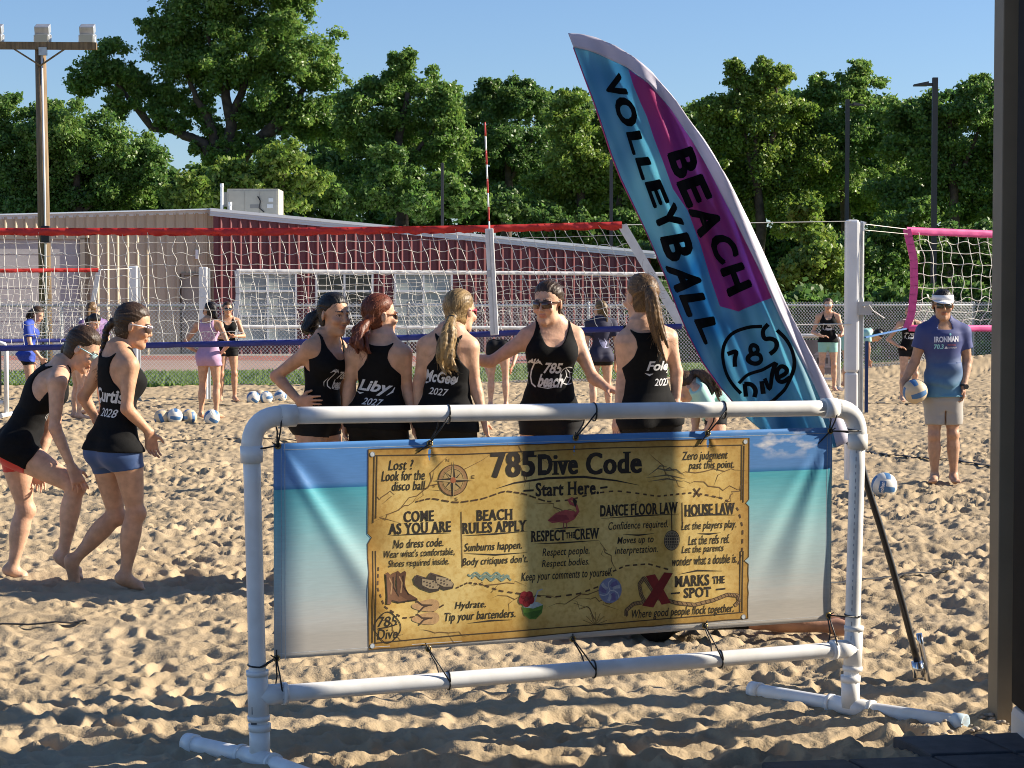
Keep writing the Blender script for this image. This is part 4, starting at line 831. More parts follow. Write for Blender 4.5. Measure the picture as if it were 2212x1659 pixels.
# boots
for kk, (dx, dy) in enumerate(((20, -3), (-2, 0))):
    pol([(834+dx, 1240+dy), (840+dx, 1236+dy), (846+dx, 1242+dy), (854+dx, 1236+dy), (858+dx, 1239+dy), (855+dx, 1262+dy), (859+dx, 1282+dy), (872+dx, 1290+dy), (882+dx, 1296+dy), (880+dx, 1301+dy), (862+dx, 1300+dy), (848+dx, 1296+dy), (846+dx, 1305+dy), (837+dx, 1305+dy), (838+dx, 1288+dy), (837+dx, 1262+dy)], (.20, .09, .04) if kk else (.13, .055, .025), 3+3*kk)
    ln([(843+dx, 1248+dy), (849+dx, 1262+dy), (846+dx, 1284+dy)], 3, (.42, .24, .11), 4+3*kk); ln([(852+dx, 1246+dy), (852+dx, 1268+dy), (864+dx, 1288+dy)], 2, (.05, .025, .012), 5+3*kk); ln([(836+dx, 1242+dy), (837+dx, 1262+dy), (838+dx, 1288+dy), (837+dx, 1305+dy)], 2, (.04, .02, .01), 5+3*kk); ln([(848+dx, 1297+dy), (864+dx, 1301+dy), (882+dx, 1298+dy)], 2.5, (.04, .02, .012), 5+3*kk)
# clogs
for dx, dy in ((30, -5), (0, 0)):
    pol([(893+dx, 1252+dy), (900+dx, 1242+dy), (915+dx, 1246+dy), (938+dx, 1254+dy), (950+dx, 1266+dy), (948+dx, 1276+dy), (930+dx, 1280+dy), (908+dx, 1272+dy), (895+dx, 1262+dy)], (.07, .05, .035), 3)
    pol([(912+dx, 1250+dy), (938+dx, 1254+dy), (949+dx, 1266+dy), (945+dx, 1272+dy), (928+dx, 1272+dy), (912+dx, 1264+dy)], (.45, .34, .2), 4)
    for k in range(9): x = 916+dx+(k % 5)*6.5; y = 1256+dy+(k//5)*8+(k % 3)*2; A.circ(at(x, y), wpx(1.8, x, y), (.1, .07, .05), 5, 8)
    ln([(894+dx, 1252+dy), (900+dx, 1243+dy), (914+dx, 1248+dy)], 3.5, (.12, .08, .06), 4)
# flip flops
for y in (1308, 1336):
    a = np.linspace(0, 2*np.pi, 30, endpoint=False); A.poly([at(922+30*math.cos(q)-3*math.cos(2*q), y+(13+3*math.cos(q))*math.sin(q)-.06*(30*math.cos(q))) for q in a], (.60, .36, .16), 3)
    ln([(900, y+4-14), (912, y-1), (934, y-1), (915, y+3), (905, y+14)], 3.6, (.09, .05, .03), 4)
# 785 dive badge on the map
def badge(put_ring, put_txt): pass
a = np.linspace(0, 2*np.pi, 40, endpoint=False); A.stroke([at(837+27*math.cos(q)*(1+.06*math.cos(4*q)), 1355+32*math.sin(q)*(1+.05*math.cos(4*q))) for q in a], .0034, INK, 3, closed=True)
tx('785', 837, 1342, 42, 22, bold=.0, shear=.15); tx('Dive', 837, 1369, 44, 22, bold=.0, shear=.15); ln([(816, 1358), (838, 1354), (858, 1348)], 2.2)
# waves
for y, x0, x1 in ((1240, 1010, 1090), (1250, 1040, 1105), (1246, 1018, 1100)): ln([(x, y+4*math.sin(x*.28)) for x in np.arange(x0, x1, 3.)], 3.4, (.22, .32, .26), 2)
# drink
pol([(1126, 1310), (1172, 1306), (1169, 1324), (1156, 1337), (1142, 1337), (1130, 1327)], (.11, .24, .03), 3); pol([(1130, 1324), (1150, 1320), (1169, 1316), (1160, 1332), (1144, 1336)], (.06, .15, .02), 4); pol([(1128, 1311), (1140, 1300), (1160, 1300), (1172, 1306), (1150, 1314)], (.5, .55, .52), 4)
ln([(1152, 1302), (1160, 1276), (1170, 1272)], 3, (.5, .5, .48), 5)
for k in range(5): q = k*1.257+.3; A.circ(at(1136+9*math.cos(q), 1293+9*math.sin(q)), wpx(8.5, 1136, 1293), (.30, .012, .02), 5, 14)
A.circ(at(1136, 1293), wpx(5, 1136, 1293), (.14, .005, .01), 6, 10)
# volleyball, disco ball
v0 = (1317, 1275); A.circ(at(*v0), wpx(25, *v0), (.22, .24, .36), 3)
for k in range(3):
    q = k*2.094; ln([(v0[0]+25*math.cos(q+t)*f, v0[1]+25*math.sin(q+t)*f) for f, t in ((.0, 0), (.4, .1), (.7, .35), (1, .7))], 2, (.5, .5, .52), 5)
    ln([(v0[0]+23*math.cos(q+t)*f, v0[1]+23*math.sin(q+t)*f) for f, t in ((.35, .9), (.6, 1.0), (1, 1.25))], 9, (.16, .13, .28), 4); ln([(v0[0]+23*math.cos(q+t)*f, v0[1]+23*math.sin(q+t)*f) for f, t in ((.3, 1.5), (.65, 1.6), (1, 1.75))], 6, (.42, .43, .47), 4)
d0 = (1450, 1167); ln([(1449, 1105), (1450, 1145)], 2, INK, 3); A.circ(at(*d0), wpx(17, *d0), (.05, .04, .03), 4, ry=hpx(22, *d0))
for k in range(-3, 4): ln([(d0[0]+k*5*math.cos(t), d0[1]+20*math.sin(t)) for t in np.linspace(-1.5, 1.5, 9)], 1.2, (.35, .28, .17), 5); ln([(d0[0]-16*math.cos(k*.42), d0[1]+k*6), (d0[0]+16*math.cos(k*.42), d0[1]+k*6)], 1.2, (.35, .28, .17), 5)
# rope and X
rope = [(1352, 1330), (1352, 1318), (1368, 1304), (1392, 1300), (1384, 1284), (1380, 1262), (1390, 1248), (1400, 1262), (1420, 1292), (1460, 1302), (1500, 1306), (1540, 1296), (1570, 1284), (1592, 1286), (1596, 1298), (1586, 1308)]
x = np.linspace(0, len(rope)-1, 120); Q = np.stack([np.interp(x, range(len(rope)), np.array(rope)[:, k]) for k in (0, 1)], 1); ln([tuple(k) for k in Q], 8, (.10, .055, .025), 3); ln([tuple(k) for k in Q], 5, (.33, .2, .085), 4)
for k in range(0, 118, 2): ln([tuple(Q[k]+(-2, -3)), tuple(Q[k]), tuple(Q[k]+(2, 3))], 1.4, (.10, .055, .025), 5)
pol([(1394, 1244), (1414, 1240), (1448, 1302), (1428, 1306)], (.25, .018, .016), 6); pol([(1434, 1236), (1452, 1238), (1410, 1312), (1386, 1308)], (.21, .014, .013), 7)
# faint compass rose at the foot
for k in range(9): q = k*math.pi/8; ln([(1285, 1350), (1285+28*math.cos(q), 1350-28*math.sin(q))], 1.1, (.22, .14, .04), 2)
A.build('printed_lettering', bcorr, ban, .012, eps=.00022, base=.0007)
# grommets and ties
M_brass = mat('brass', (.35, .25, .10), .35, metal=.9)
tops = [(600, 963), (928, 958), (1243, 945), (1528, 936), (1793, 931)]; bots = [(597, 1422), (925, 1401), (1237, 1380), (1522, 1351), (1789, 1329)]
for p in tops+bots:
    c = fq(*p, off=.004); mb = MB(); ang = np.linspace(0, 2*np.pi, 13); mb.tube([c+fe*.009*math.cos(q)+np.array((0, 0, .009*math.sin(q))) for q in ang], .004, 6); mb.build('grommet', M_brass, ban, True)
def tie(p, a, b, pipe_dir, r, lab, tail):
    "cord loop: round the pipe at point a, two strands down to the grommet p"
    root = empty('cable_tie'); tag(root, lab, 'cable tie', 'black cable ties on the banner'); c = a; d = pipe_dir/np.linalg.norm(pipe_dir); s1 = fn; s2 = np.cross(d, s1)
    mb = MB(); mb.tube([c+(r+.003)*(math.cos(q)*s1+math.sin(q)*s2)+d*.006*math.sin(q*.5) for q in np.linspace(0, 2*np.pi, 17)], .0032, 6); mb.build('loop', M_black, root, True)
    g = fq(*p, off=.008); k = 1 if np.dot(g-c, s2) > 0 else -1
    mb = MB(); mb.tube([c+fn*(r+.002), (c+fn*r+g)/2+fn*.006, g], .003, 6); mb.tube([c-fn*(r+.002)-d*.012, (c+g)/2-fn*.004-d*.004, g-fn*.01], .003, 6); mb.build('strand', M_black, root, True)
    mb = MB(); mb.ball(g, .006, 0, 6); mb.tube([g, g+tail], .0025, 6); mb.build('knot', M_black, root, True)
pos = ['left end', 'second place from the left', 'middle', 'second place from the right', 'right end']
for k, p in enumerate(tops):
    xx = (603, 937, 1247, 1537, 1803)[k]; f = (xx-600)/1195; tie(p, T0+(T1_-T0)*f, None, T1_-T0, pr, 'black cable tie on the top pipe of the banner frame, '+pos[k], np.array([(0, 0, .03), (-.04, -.01, -.03), (.0, 0, .02), (-.03, -.01, -.04), (-.05, -.01, -.05)][k]))
for k, p in enumerate(bots):
    xx = (600, 932, 1240, 1524, 1797)[k]; f = (xx-557)/1286; tie(p, ML+(MR-ML)*f, None, MR-ML, pr, 'black cable tie on the lower pipe of the banner frame, '+pos[k], np.array([(0, 0, .03), (-.01, 0, .02), (.0, 0, .02), (.01, 0, .02), (.03, -.0, .0)][k]))
def side(p, q, up, dn, lab):
    f = (q[1]-905)/735; a = fq(*q); tie(p, a, None, up-dn, pr, lab, np.array((.02*(1 if p[0] > 1000 else -1), -.004, .012)))
side(tops[0], (544, 969), la, bl, 'black cable tie to the left upright, near the upper left banner corner'); side(bots[0], (556, 1438), la, bl, 'black cable tie to the left upright, near the lower left banner corner')
side(tops[4], (1849, 930), ra, br, 'black cable tie to the right upright, near the upper right banner corner'); side(bots[4], (1842, 1330), ra, br, 'black cable tie to the right upright, near the lower right banner corner')
# ============================================================ FEATHER FLAG
FY = 8.62
flag = empty('feather_flag'); tag(flag, 'tall leaning blue and pink feather flag reading beach volleyball', 'flag')
fz = zc(1400, 60, 1.508)
outer = [fz(*p) for p in ((22, 36), (70, 38), (130, 52), (200, 82), (270, 125), (345, 190), (430, 290), (520, 420), (610, 570), (700, 745), (790, 940), (870, 1110), (945, 1260), (1015, 1400), (1060, 1500), (1085, 1562))]
inner = [fz(*p) for p in ((42, 88), (90, 98), (140, 115), (195, 140), (250, 168), (325, 225), (405, 310), (485, 430), (570, 580), (655, 745), (735, 920), (810, 1085), (885, 1240), (960, 1385), (1005, 1490), (1030, 1590))]
left = [fz(*p) for p in ((40, 90), (62, 150), (90, 225), (120, 305), (150, 395), (182, 490), (220, 585), (262, 675), (305, 765), (350, 865), (392, 965), (430, 1070), (470, 1165), (525, 1270), (590, 1365), (680, 1470))]
bot = [fz(*p) for p in ((680, 1470), (760, 1535), (860, 1572), (950, 1590), (1030, 1592))]
bot0 = [left[-1]]*1
def rip(px, py):
    x = (px-1228)*.9-(py-73)*.42; return .020*math.sin(x*.075+py*.004)+.011*math.sin(x*.16+py*.012+1)+.007*math.sin(py*.03+x*.02)
def fm(px, py, off=0.):
    p = U(px, py, FY); return p+np.array((0, -(rip(px, py)*min(1, (py-60)/250)+off), 0))
M_sail = mat('flag_print', (.08, .31, .54), .5, col2=(.40, .72, .78), scale=2.4, stretch=(1.4, 1, 1.0), trans=.62, detail=2)
M_sleeve = mat('flag_sleeve', (.60, .58, .70), .6, trans=.25, var=.03)
def strip_mesh(name, A_, B_, n, m, fnm, mt, parent, th=0.002):
    A_ = np.array(A_); B_ = np.array(B_)
    def res(P, n): d = np.linspace(0, 1, len(P)); x = np.linspace(0, 1, n+1); return np.stack([np.interp(x, d, P[:, k]) for k in (0, 1)], 1)
    A_, B_ = res(A_, n), res(B_, n); V = [fnm(*(A_[i]*(1-j/m)+B_[i]*j/m)) for i in range(n+1) for j in range(m+1)]
    i = (np.arange(n)[:, None]*(m+1)+np.arange(m)[None]).ravel(); F = np.stack((i, i+1, i+m+2, i+m+1), 1)
    o = link(name, fast(name, V, F), mt, parent, True); s = o.modifiers.new('t', 'SOLIDIFY'); s.thickness = th; s.offset = 0; return o
leftfull = left+bot[1:3]
sail = strip_mesh('sail', left+bot[1:-1], inner, 90, 40, fm, M_sail, flag)
def sl(px, py): return fm(px, py)+np.array((0, -.004, 0))
slv = strip_mesh('pole_sleeve', inner, outer, 70, 6, lambda x, y: fm(x, y, .004), M_sleeve, flag, .012)
strip_mesh('edge_piping', left, [(x+2.2, y-.5) for x, y in left], 60, 1, lambda x, y: fm(x, y, .003), mat('pink_piping', (.45, .03, .18), .5), flag, .003)
FA = Art()
pk = [fz(*p) for p in ((248, 170), (325, 228), (405, 313), (485, 433), (570, 583), (655, 748), (735, 923), (800, 1022), (660, 1080), (592, 1060), (560, 965), (520, 830), (470, 700), (415, 620), (380, 520), (345, 430), (318, 350), (295, 300), (268, 235))]
FA.poly(pk, (.46, .045, .22))
K = (.006, .006, .008)
def quadtext(s, gl):
    "each glyph gets its own quad: base-left start, base end, top end, top start (reading down the flag)"
    for ch, (b0, b1, t1, t0) in zip(s, gl):
        V, F = text2d(ch, bold=.022); lo, hi = V.min(0), V.max(0); q_ = (V-lo)/(hi-lo)
        b0, b1, t1, t0 = [np.array(fz(*k)) for k in (b0, b1, t1, t0)]
        for kk, (sx_, sy_) in enumerate(((0, 0), (.05, 0), (-.05, 0), (0, .03), (0, -.03))):
         q = q_+np.array((sx_, sy_))
         P = ((b0*(1-q[:, :1])+b1*q[:, :1])*(1-q[:, 1:])+(t0*(1-q[:, :1])+t1*q[:, :1])*q[:, 1:]); FA.I.append((P, F, K, 2+kk*.2))
quadtext('VOLLEYBALL', [((152, 222), (182, 282), (246, 262), (214, 186)), ((186, 292), (226, 392), (294, 366), (250, 268)), ((240, 412), (264, 490), (318, 480), (292, 402)), ((274, 508), (298, 585), (355, 572), (326, 500)), ((310, 600), (342, 690), (402, 668), (368, 586)), ((338, 710), (372, 790), (456, 752), (420, 672)), ((368, 806), (396, 896), (502, 868), (470, 786)), ((390, 912), (428, 1006), (532, 1000), (508, 924)), ((440, 1022), (470, 1098), (552, 1080), (530, 1012)), ((494, 1114), (532, 1200), (588, 1182), (570, 1102))])
quadtext('BEACH', [((396, 492), (426, 588), (518, 545), (486, 462)), ((430, 600), (470, 690), (562, 650), (524, 566)), ((474, 700), (516, 800), (606, 772), (576, 684)), ((540, 815), (590, 905), (668, 860), (622, 780)), ((592, 925), (622, 1022), (712, 982), (676, 898))])
def smooth_stroke(pts, w, col, lay, closed=False):
    P = np.array(pts, float)
    for _ in range(2):
        if len(P) < 3: break
        A_, B_ = P[:-1], P[1:]; Q = np.stack((A_*.75+B_*.25, A_*.25+B_*.75), 1).reshape(-1, 2); P = Q if closed else np.vstack((P[:1], Q, P[-1:]))
    FA.stroke(P, w, col, lay, closed=closed)
lg = lambda *p: fz(*p)
smooth_stroke([lg(*p) for p in ((752, 1136), (700, 1138), (650, 1152), (612, 1190), (602, 1245), (614, 1310), (640, 1355), (672, 1388))], 7.5, K, 2); smooth_stroke([lg(*p) for p in ((806, 1150), (840, 1185), (864, 1235), (870, 1290), (852, 1350), (820, 1392), (770, 1425), (720, 1440), (690, 1425))], 7.5, K, 2)
smooth_stroke([lg(*p) for p in ((622, 1240), (660, 1226), (648, 1258), (650, 1288))], 9.5, K, 2)
smooth_stroke([lg(716+20*math.cos(q)*(.8+.2*math.cos(q)), 1222+16*math.sin(q)) for q in np.linspace(0, 6.28, 18)][:-1], 9.5, K, 2, closed=True); smooth_stroke([lg(722+26*math.cos(q), 1256+19*math.sin(q)) for q in np.linspace(0, 6.28, 20)][:-1], 9.5, K, 2, closed=True)
smooth_stroke([lg(*p) for p in ((776, 1128), (752, 1152), (760, 1186), (784, 1180), (808, 1192), (806, 1222), (780, 1240))], 9.5, K, 2)
smooth_stroke([lg(*p) for p in ((664, 1350), (690, 1322), (720, 1306), (760, 1296), (800, 1272))], 7, K, 2)
smooth_stroke([lg(*p) for p in ((686, 1352), (690, 1400))], 9.5, K, 2); smooth_stroke([lg(*p) for p in ((684, 1352), (712, 1352), (728, 1376), (722, 1402))], 9.5, K, 2)
smooth_stroke([lg(*p) for p in ((745, 1340), (752, 1388))], 9.5, K, 2); smooth_stroke([lg(*p) for p in ((757, 1330), (778, 1384), (790, 1300), (806, 1272))], 9.5, K, 2)
smooth_stroke([lg(*p) for p in ((806, 1330), (846, 1312), (842, 1290), (820, 1284), (804, 1306), (808, 1340), (830, 1346), (856, 1328))], 9.5, K, 2)
M_pinkp = mat('flag_pink', (.95, .10, .36), .5, col2=(.80, .085, .45), scale=2.2, stretch=(1.5, 1, 1), trans=.72, detail=2); _pm[((.46, .045, .22), .4)] = M_pinkp; _pm[((.006, .006, .008), .4)] = mat('flag_black', (.004, .004, .005), .7, spec=.1)
FA.build('flag_print', fm, flag, 9., base=.003, eps=.0007, trans=.4)
pole = [U(*p, FY) for p in ((1850, 960), (1862, 1010), (1876, 1060), (1900, 1135), (1925, 1220), (1950, 1310), (1972, 1395), (1981, 1432))]
inn = [U(x-5, y+6, FY+.034) for x, y in outer[2:]]
MB().tube(inn[::1], np.linspace(.006, .014, len(inn)), 8).build('pole_tip', M_black, flag, True)
MB().tube([inn[-1]]+pole, .0145, 10).build('pole', mat('fibreglass', (.02, .018, .018), .3), flag, True)
M_chrome = mat('chrome', (.55, .55, .57), .12, metal=1)
a, b = U(1981, 1428, FY), U(1986, 1462, FY); MB().tube([a+(-.004, 0, 0), b+(-.004, 0, 0)], .024, 12).build('socket', M_chrome, flag, True)
a, b = U(1984, 1368, FY+.03), U(2008, 1500, FY+.03); MB().tube([a, b+(b-a)*.25], .013, 10).tube([U(1984, 1445, FY), U(1992, 1440, FY+.03)], .014, 8).build('ground_stake', M_chrome, flag, True)
# ============================================================ BUILDING EDGE AT THE RIGHT, PAVERS
pst2 = MB(); pst2.box((1.838, 7.685, -.05), (1.900, 7.835, 4.2)); o = pst2.build('metal_post', M_bronze, None, bevel=.004); tag(o, 'dark bronze metal post standing at the right edge of the photo', 'post')
M_dark = mat('dark_panel', (.008, .009, .010), .8, var=.2, spec=.15)
wl = empty('dark_wall'); tag(wl, 'near black glazed wall edge at the extreme right behind the bronze post', 'wall')
MB().box((1.838, 4.2, .14), (7.5, 7.47, 4.3)).build('wall_panel', M_dark, wl, bevel=.01); MB().box((1.832, 4.2, -.1), (7.52, 7.47, .14)).build('wall_base', mat('white_trim', (.55, .54, .53), .6), wl, bevel=.03)
pst3 = MB(); pst3.box((2.75, 8.46, -.05), (2.85, 8.66, 4.2)); o = pst3.build('patio_post', M_bronze); tag(o, 'bronze patio post just beyond the right edge of the photo', 'post')
M_pav = mat('rubber_paver', (.030, .033, .042), .75, col2=(.055, .06, .07), scale=14, bump=.002, bscale=200)
O0 = G(1640, 1642, .055); e1 = G(2205, 1622, .055)-O0; e1 /= np.linalg.norm(e1); e2 = G(1890, 1659, .055)-G(1832, 1640, .055); e2 /= np.linalg.norm(e2); e2 = np.array((-e1[1], e1[0], 0))*(-1)*.96+e1*.12; e2 /= np.linalg.norm(e2); ps = .305
names = {(0, 0): 'leftmost dark paver cut by the lower edge of the photo', (1, 0): 'second dark paver from the left along the lower edge', (2, 0): 'third dark paver from the left along the lower edge', (3, 0): 'dark paver at the lower right corner of the photo', (2, -1): 'dark paver below the blue pipe cap, set one row back', (3, -1): 'dark paver at the foot of the black wall, set one row back'}
for (i, j), lab in names.items():
    o0 = O0+e1*ps*i+e2*ps*j; dz = .004*((i*3+j*5) % 3-1); mb = MB(); V = []
    for z in (-.05, .055+dz):
        for a_, b_ in ((.004, .004), (ps-.004, .004), (ps-.004, ps-.004), (.004, ps-.004)): p = o0+e1*a_+e2*b_; V.append((p[0], p[1], z))
    mb.add(V, [(0, 1, 2, 3), (7, 6, 5, 4), (0, 4, 5, 1), (1, 5, 6, 2), (2, 6, 7, 3), (3, 7, 4, 0)]); tag(mb.build('paver', M_pav, None, bevel=.008), lab, 'paver', 'dark square pavers')
# pebbles by the post, nobody could count them
mb = MB(); rg = random.Random(3)
for k in range(40):
    p = G(rg.uniform(1990, 2200), rg.uniform(1560, 1600)); s_ = rg.uniform(.004, .012); mb.ball((p[0], p[1], sand_h(p[0], p[1])+s_*.5), (s_*1.3, s_, s_*.8), 0, 4)
tag(mb.build('gravel', mat('pebble', (.36, .31, .25), .9, var=.3, scale=30), None, True), 'small stones scattered on the sand below the bronze post', 'stones', kind='stuff')
# ============================================================ PEOPLE: one skin surface per body, grown from a distance field
def norm(v): return v/(np.linalg.norm(v)+1e-9)
class Field:
    def __init__(s, lo, hi, vx):
        s.vx = vx; s.o = np.array(lo, np.float32); s.n = np.ceil((np.array(hi)-lo)/vx).astype(int)+1; s.f = np.full(s.n, .3, np.float32)
    def sub(s, lo, hi):
        a = np.clip(np.floor((lo-s.o)/s.vx).astype(int), 0, s.n); b = np.clip(np.ceil((hi-s.o)/s.vx).astype(int)+1, 0, s.n)
        sl = tuple(slice(x, y) for x, y in zip(a, b)); ax = [s.o[k]+s.vx*np.arange(a[k], b[k], dtype=np.float32) for k in range(3)]
        return sl, np.stack(np.meshgrid(*ax, indexing='ij'), -1)
    def merge(s, sl, d, k):
        g = s.f[sl]
        if k <= 0: s.f[sl] = np.minimum(g, d)
        else:
            h = np.maximum(k-np.abs(g-d), 0)/k; s.f[sl] = np.minimum(g, d)-h*h*k*.25
    def cut(s, sl, d, k):                          # smooth subtraction
        g = s.f[sl]; h = np.maximum(k-np.abs(g+d), 0)/k; s.f[sl] = np.maximum(g, -d)+h*h*k*.25
    def cone(s, a, b, ra, rb=None, k=.02, prof=None, fn=None):
        rb = ra if rb is None else rb; a = np.array(a, np.float32); b = np.array(b, np.float32); rm = max(ra, rb, max(prof[1]) if prof else 0)+k+.012
        sl, P = s.sub(np.minimum(a, b)-rm, np.maximum(a, b)+rm)
        if 0 in P.shape: return
        ba = b-a; t = np.clip(((P-a)@ba)/(ba@ba+1e-12), 0, 1); d = np.linalg.norm(P-a-t[..., None]*ba, axis=-1)-(np.interp(t, *prof).astype(np.float32) if prof else ra+(rb-ra)*t)
        if fn is not None: d = fn(P, d)
        s.merge(sl, d, k)
    def ell(s, c, M, r, k=.02, sub=False, fn=None):
        "ellipsoid: centre, rows of M are its axes, radii"
        c = np.array(c, np.float32); M = np.array(M, np.float32); r = np.array(r, np.float32); rm = r.max()+k+.012
        sl, P = s.sub(c-rm, c+rm)
        if 0 in P.shape: return
        q = (P-c)@M.T; k0 = np.linalg.norm(q/r, axis=-1); k1 = np.linalg.norm(q/(r*r), axis=-1)+1e-9; d = k0*(k0-1)/k1
        if fn is not None: d = fn(P, d)
        s.cut(sl, d, k) if sub else s.merge(sl, d, k)
    def mesh(s):
        f = s.f; I = f < 0; n = np.array(f.shape); c = [I[i:n[0]-1+i, j:n[1]-1+j, k:n[2]-1+k] for i in (0, 1) for j in (0, 1) for k in (0, 1)]
        sm = sum(x.astype(np.int8) for x in c); act = (sm > 0) & (sm < 8); idx = np.argwhere(act); ids = np.full(act.shape, -1, np.int32); ids[act] = np.arange(len(idx))
        val = np.stack([f[idx[:, 0]+i, idx[:, 1]+j, idx[:, 2]+k] for i in (0, 1) for j in (0, 1) for k in (0, 1)], 1)
        cor = np.array([(i, j, k) for i in (0, 1) for j in (0, 1) for k in (0, 1)], np.float32); acc = np.zeros((len(idx), 3), np.float32); cnt = np.zeros(len(idx), np.float32)
        for a in range(8):
            for b in range(a+1, 8):
                if np.abs(cor[a]-cor[b]).sum() == 1:
                    m = (val[:, a] < 0) != (val[:, b] < 0); t = np.where(m, val[:, a]/(val[:, a]-val[:, b]+1e-12), 0)
                    acc += np.where(m[:, None], cor[a]+(cor[b]-cor[a])*t[:, None], 0); cnt += m
        V = (idx+acc/cnt[:, None])*s.vx+s.o; F = []
        for ax in range(3):
            o1, o2 = [(1, 2), (2, 0), (0, 1)][ax]; A = I.take(range(n[ax]-1), ax); B = I.take(range(1, n[ax]), ax)
            e = np.argwhere(A != B); e = e[(e[:, o1] > 0) & (e[:, o2] > 0) & (e[:, o1] < n[o1]-1) & (e[:, o2] < n[o2]-1)]
            d1 = np.zeros(3, int); d1[o1] = 1; d2 = np.zeros(3, int); d2[o2] = 1
            q = np.stack([ids[tuple((e-x).T)] for x in (d1+d2, d2, 0*d1, d1)], 1); fl = ~I[tuple(e.T)]; q[fl] = q[fl][:, ::-1]; F.append(q)
        F = np.concatenate(F); F = F[(F >= 0).all(1)]; return V, F
FEM = dict(s=(-.16, -.08, .0, .12, .28, .44, .6, .74, .86, .95, 1.02, 1.08), a=(.10, .152, .164, .157, .130, .113, .122, .137, .147, .124, .07, .05), b=(.07, .100, .108, .100, .085, .079, .088, .098, .095, .076, .055, .045), y=(-.005, -.012, -.014, -.01, .004, .006, .002, .0, -.004, -.012, -.012, -.008))
MAL = dict(s=(-.16, -.08, .0, .12, .28, .44, .6, .74, .86, .95, 1.02, 1.08), a=(.09, .143, .150, .146, .137, .136, .150, .170, .178, .15, .08, .055), b=(.07, .10, .104, .098, .088, .088, .10, .112, .110, .088, .062, .05), y=(0, -.01, -.012, -.008, 0, .002, .002, .004, -.002, -.012, -.012, -.008))
class Frame:
    def __init__(s, J, scale, male):
        s.o = J['pelvis']; ax = J['neck']-s.o; s.T = np.linalg.norm(ax); s.u = ax/s.T; r = J['sR']-J['sL']; rh = J['hR']-J['hL']
        s.r1 = norm(r-s.u*np.dot(r, s.u)); s.r0 = norm(rh-s.u*np.dot(rh, s.u)); s.k = scale; s.p = MAL if male else FEM; s.bend = J.get('bend', 0.); s.sd = J.get('side', 0.)
    def loc(s, P):
        q = P-s.o; z = q@s.u/s.T; t = np.clip(z, 0, 1)[..., None]; r = s.r0*(1-t)+s.r1*t; r = r/np.linalg.norm(r, axis=-1, keepdims=True); f = np.cross(s.u, r)
        x = (q*r).sum(-1); y = (q*f).sum(-1); y = y+s.bend*np.sin(np.clip(z, 0, 1)*math.pi); x = x-s.sd*np.sin(np.clip(z, 0, 1)*math.pi); return x, y, z
    def at(s, x, y, z):
        t = min(1, max(0, z)); r = norm(s.r0*(1-t)+s.r1*t); f = np.cross(s.u, r); return s.o+r*(x+s.sd*math.sin(t*math.pi))+f*(y-s.bend*math.sin(t*math.pi))+s.u*z*s.T
    def dist(s, x, y, z):
        p = s.p; a = np.interp(z, p['s'], p['a'])*s.k; b = np.interp(z, p['s'], p['b'])*s.k; y = y-np.interp(z, p['s'], p['y'])*s.k
        ro = np.sqrt((x/a)**2+(y/b)**2); g = np.sqrt((x/a**2)**2+(y/b**2)**2)+1e-6; d = ro*(ro-1)/g
        e = np.maximum(p['s'][0]-z, z-p['s'][-1])*s.T; return np.maximum(d, e).astype(np.float32)
def stand(h, X, Y, yaw, w=1., z=0., stance=.07, lean=0.):
    F = np.array((math.cos(R(yaw)), math.sin(R(yaw)), 0)); Rt = np.array((math.sin(R(yaw)), -math.cos(R(yaw)), 0)); O = np.array((X, Y, z)); Up = np.array((0, 0, 1.))
    P = lambda x, y, q: O+Rt*x*h+F*y*h+Up*q*h
    J = dict(pelvis=P(0, 0, .535), neck=P(0, lean-.012, .835), head=P(0, lean+.018, .928))
    for s, k in (('L', -1), ('R', 1)):
        J['h'+s] = P(k*.052, 0, .515); J['k'+s] = P(k*(.045+stance*.3), .012, .285); J['a'+s] = P(k*(.035+stance*.5), -.015, .042); J['t'+s] = P(k*(.045+stance*.6), .10, .012)
        J['s'+s] = P(k*.103, lean-.005, .808); J['e'+s] = P(k*.135, lean-.015, .625); J['w'+s] = P(k*.140, lean+.02, .475); J['m'+s] = P(k*.138, lean+.04, .40)
    J['F'] = F; J['Rt'] = Rt; J['h'] = h; J['O'] = O; J['P'] = P; return J
def mirror_hip(J, s):                              # hand on hip
    k = -1 if s == 'L' else 1; P = J['P']; J['e'+s] = P(k*.205, -.06, .645); J['w'+s] = P(k*.115, .02, .575); J['m'+s] = P(k*.07, .065, .56)
def head_axes(J):
    f = norm(J.get('gaze', J['F'])); up = norm(J.get('hup', np.array((0, 0, 1.)))); r = norm(np.cross(f, up)); up = np.cross(r, f); return r, f, up
M_skin = {}
def skin(tone):
    if tone not in M_skin: M_skin[tone] = mat('skin_%d' % len(M_skin), tone, .5, attr='tint', var=.13, scale=22, detail=8, bump=.0015, bscale=60, sss=.10, spec=.35)
    return M_skin[tone]
def hair_mat(c1, c2): return mat('hair', (.85, .85, .85), .45, col2=(1, 1, 1), scale=60, stretch=(1, 1, .15), spec=.35, bump=.003, bscale=120, attr='tint')
M_tank = mat('black_jersey', (.0062, .0062, .0066), .85, var=.15, scale=40, spec=.18, bump=.001, bscale=300)
M_shortB = mat('black_shorts', (.008, .008, .009), .7, spec=.2)
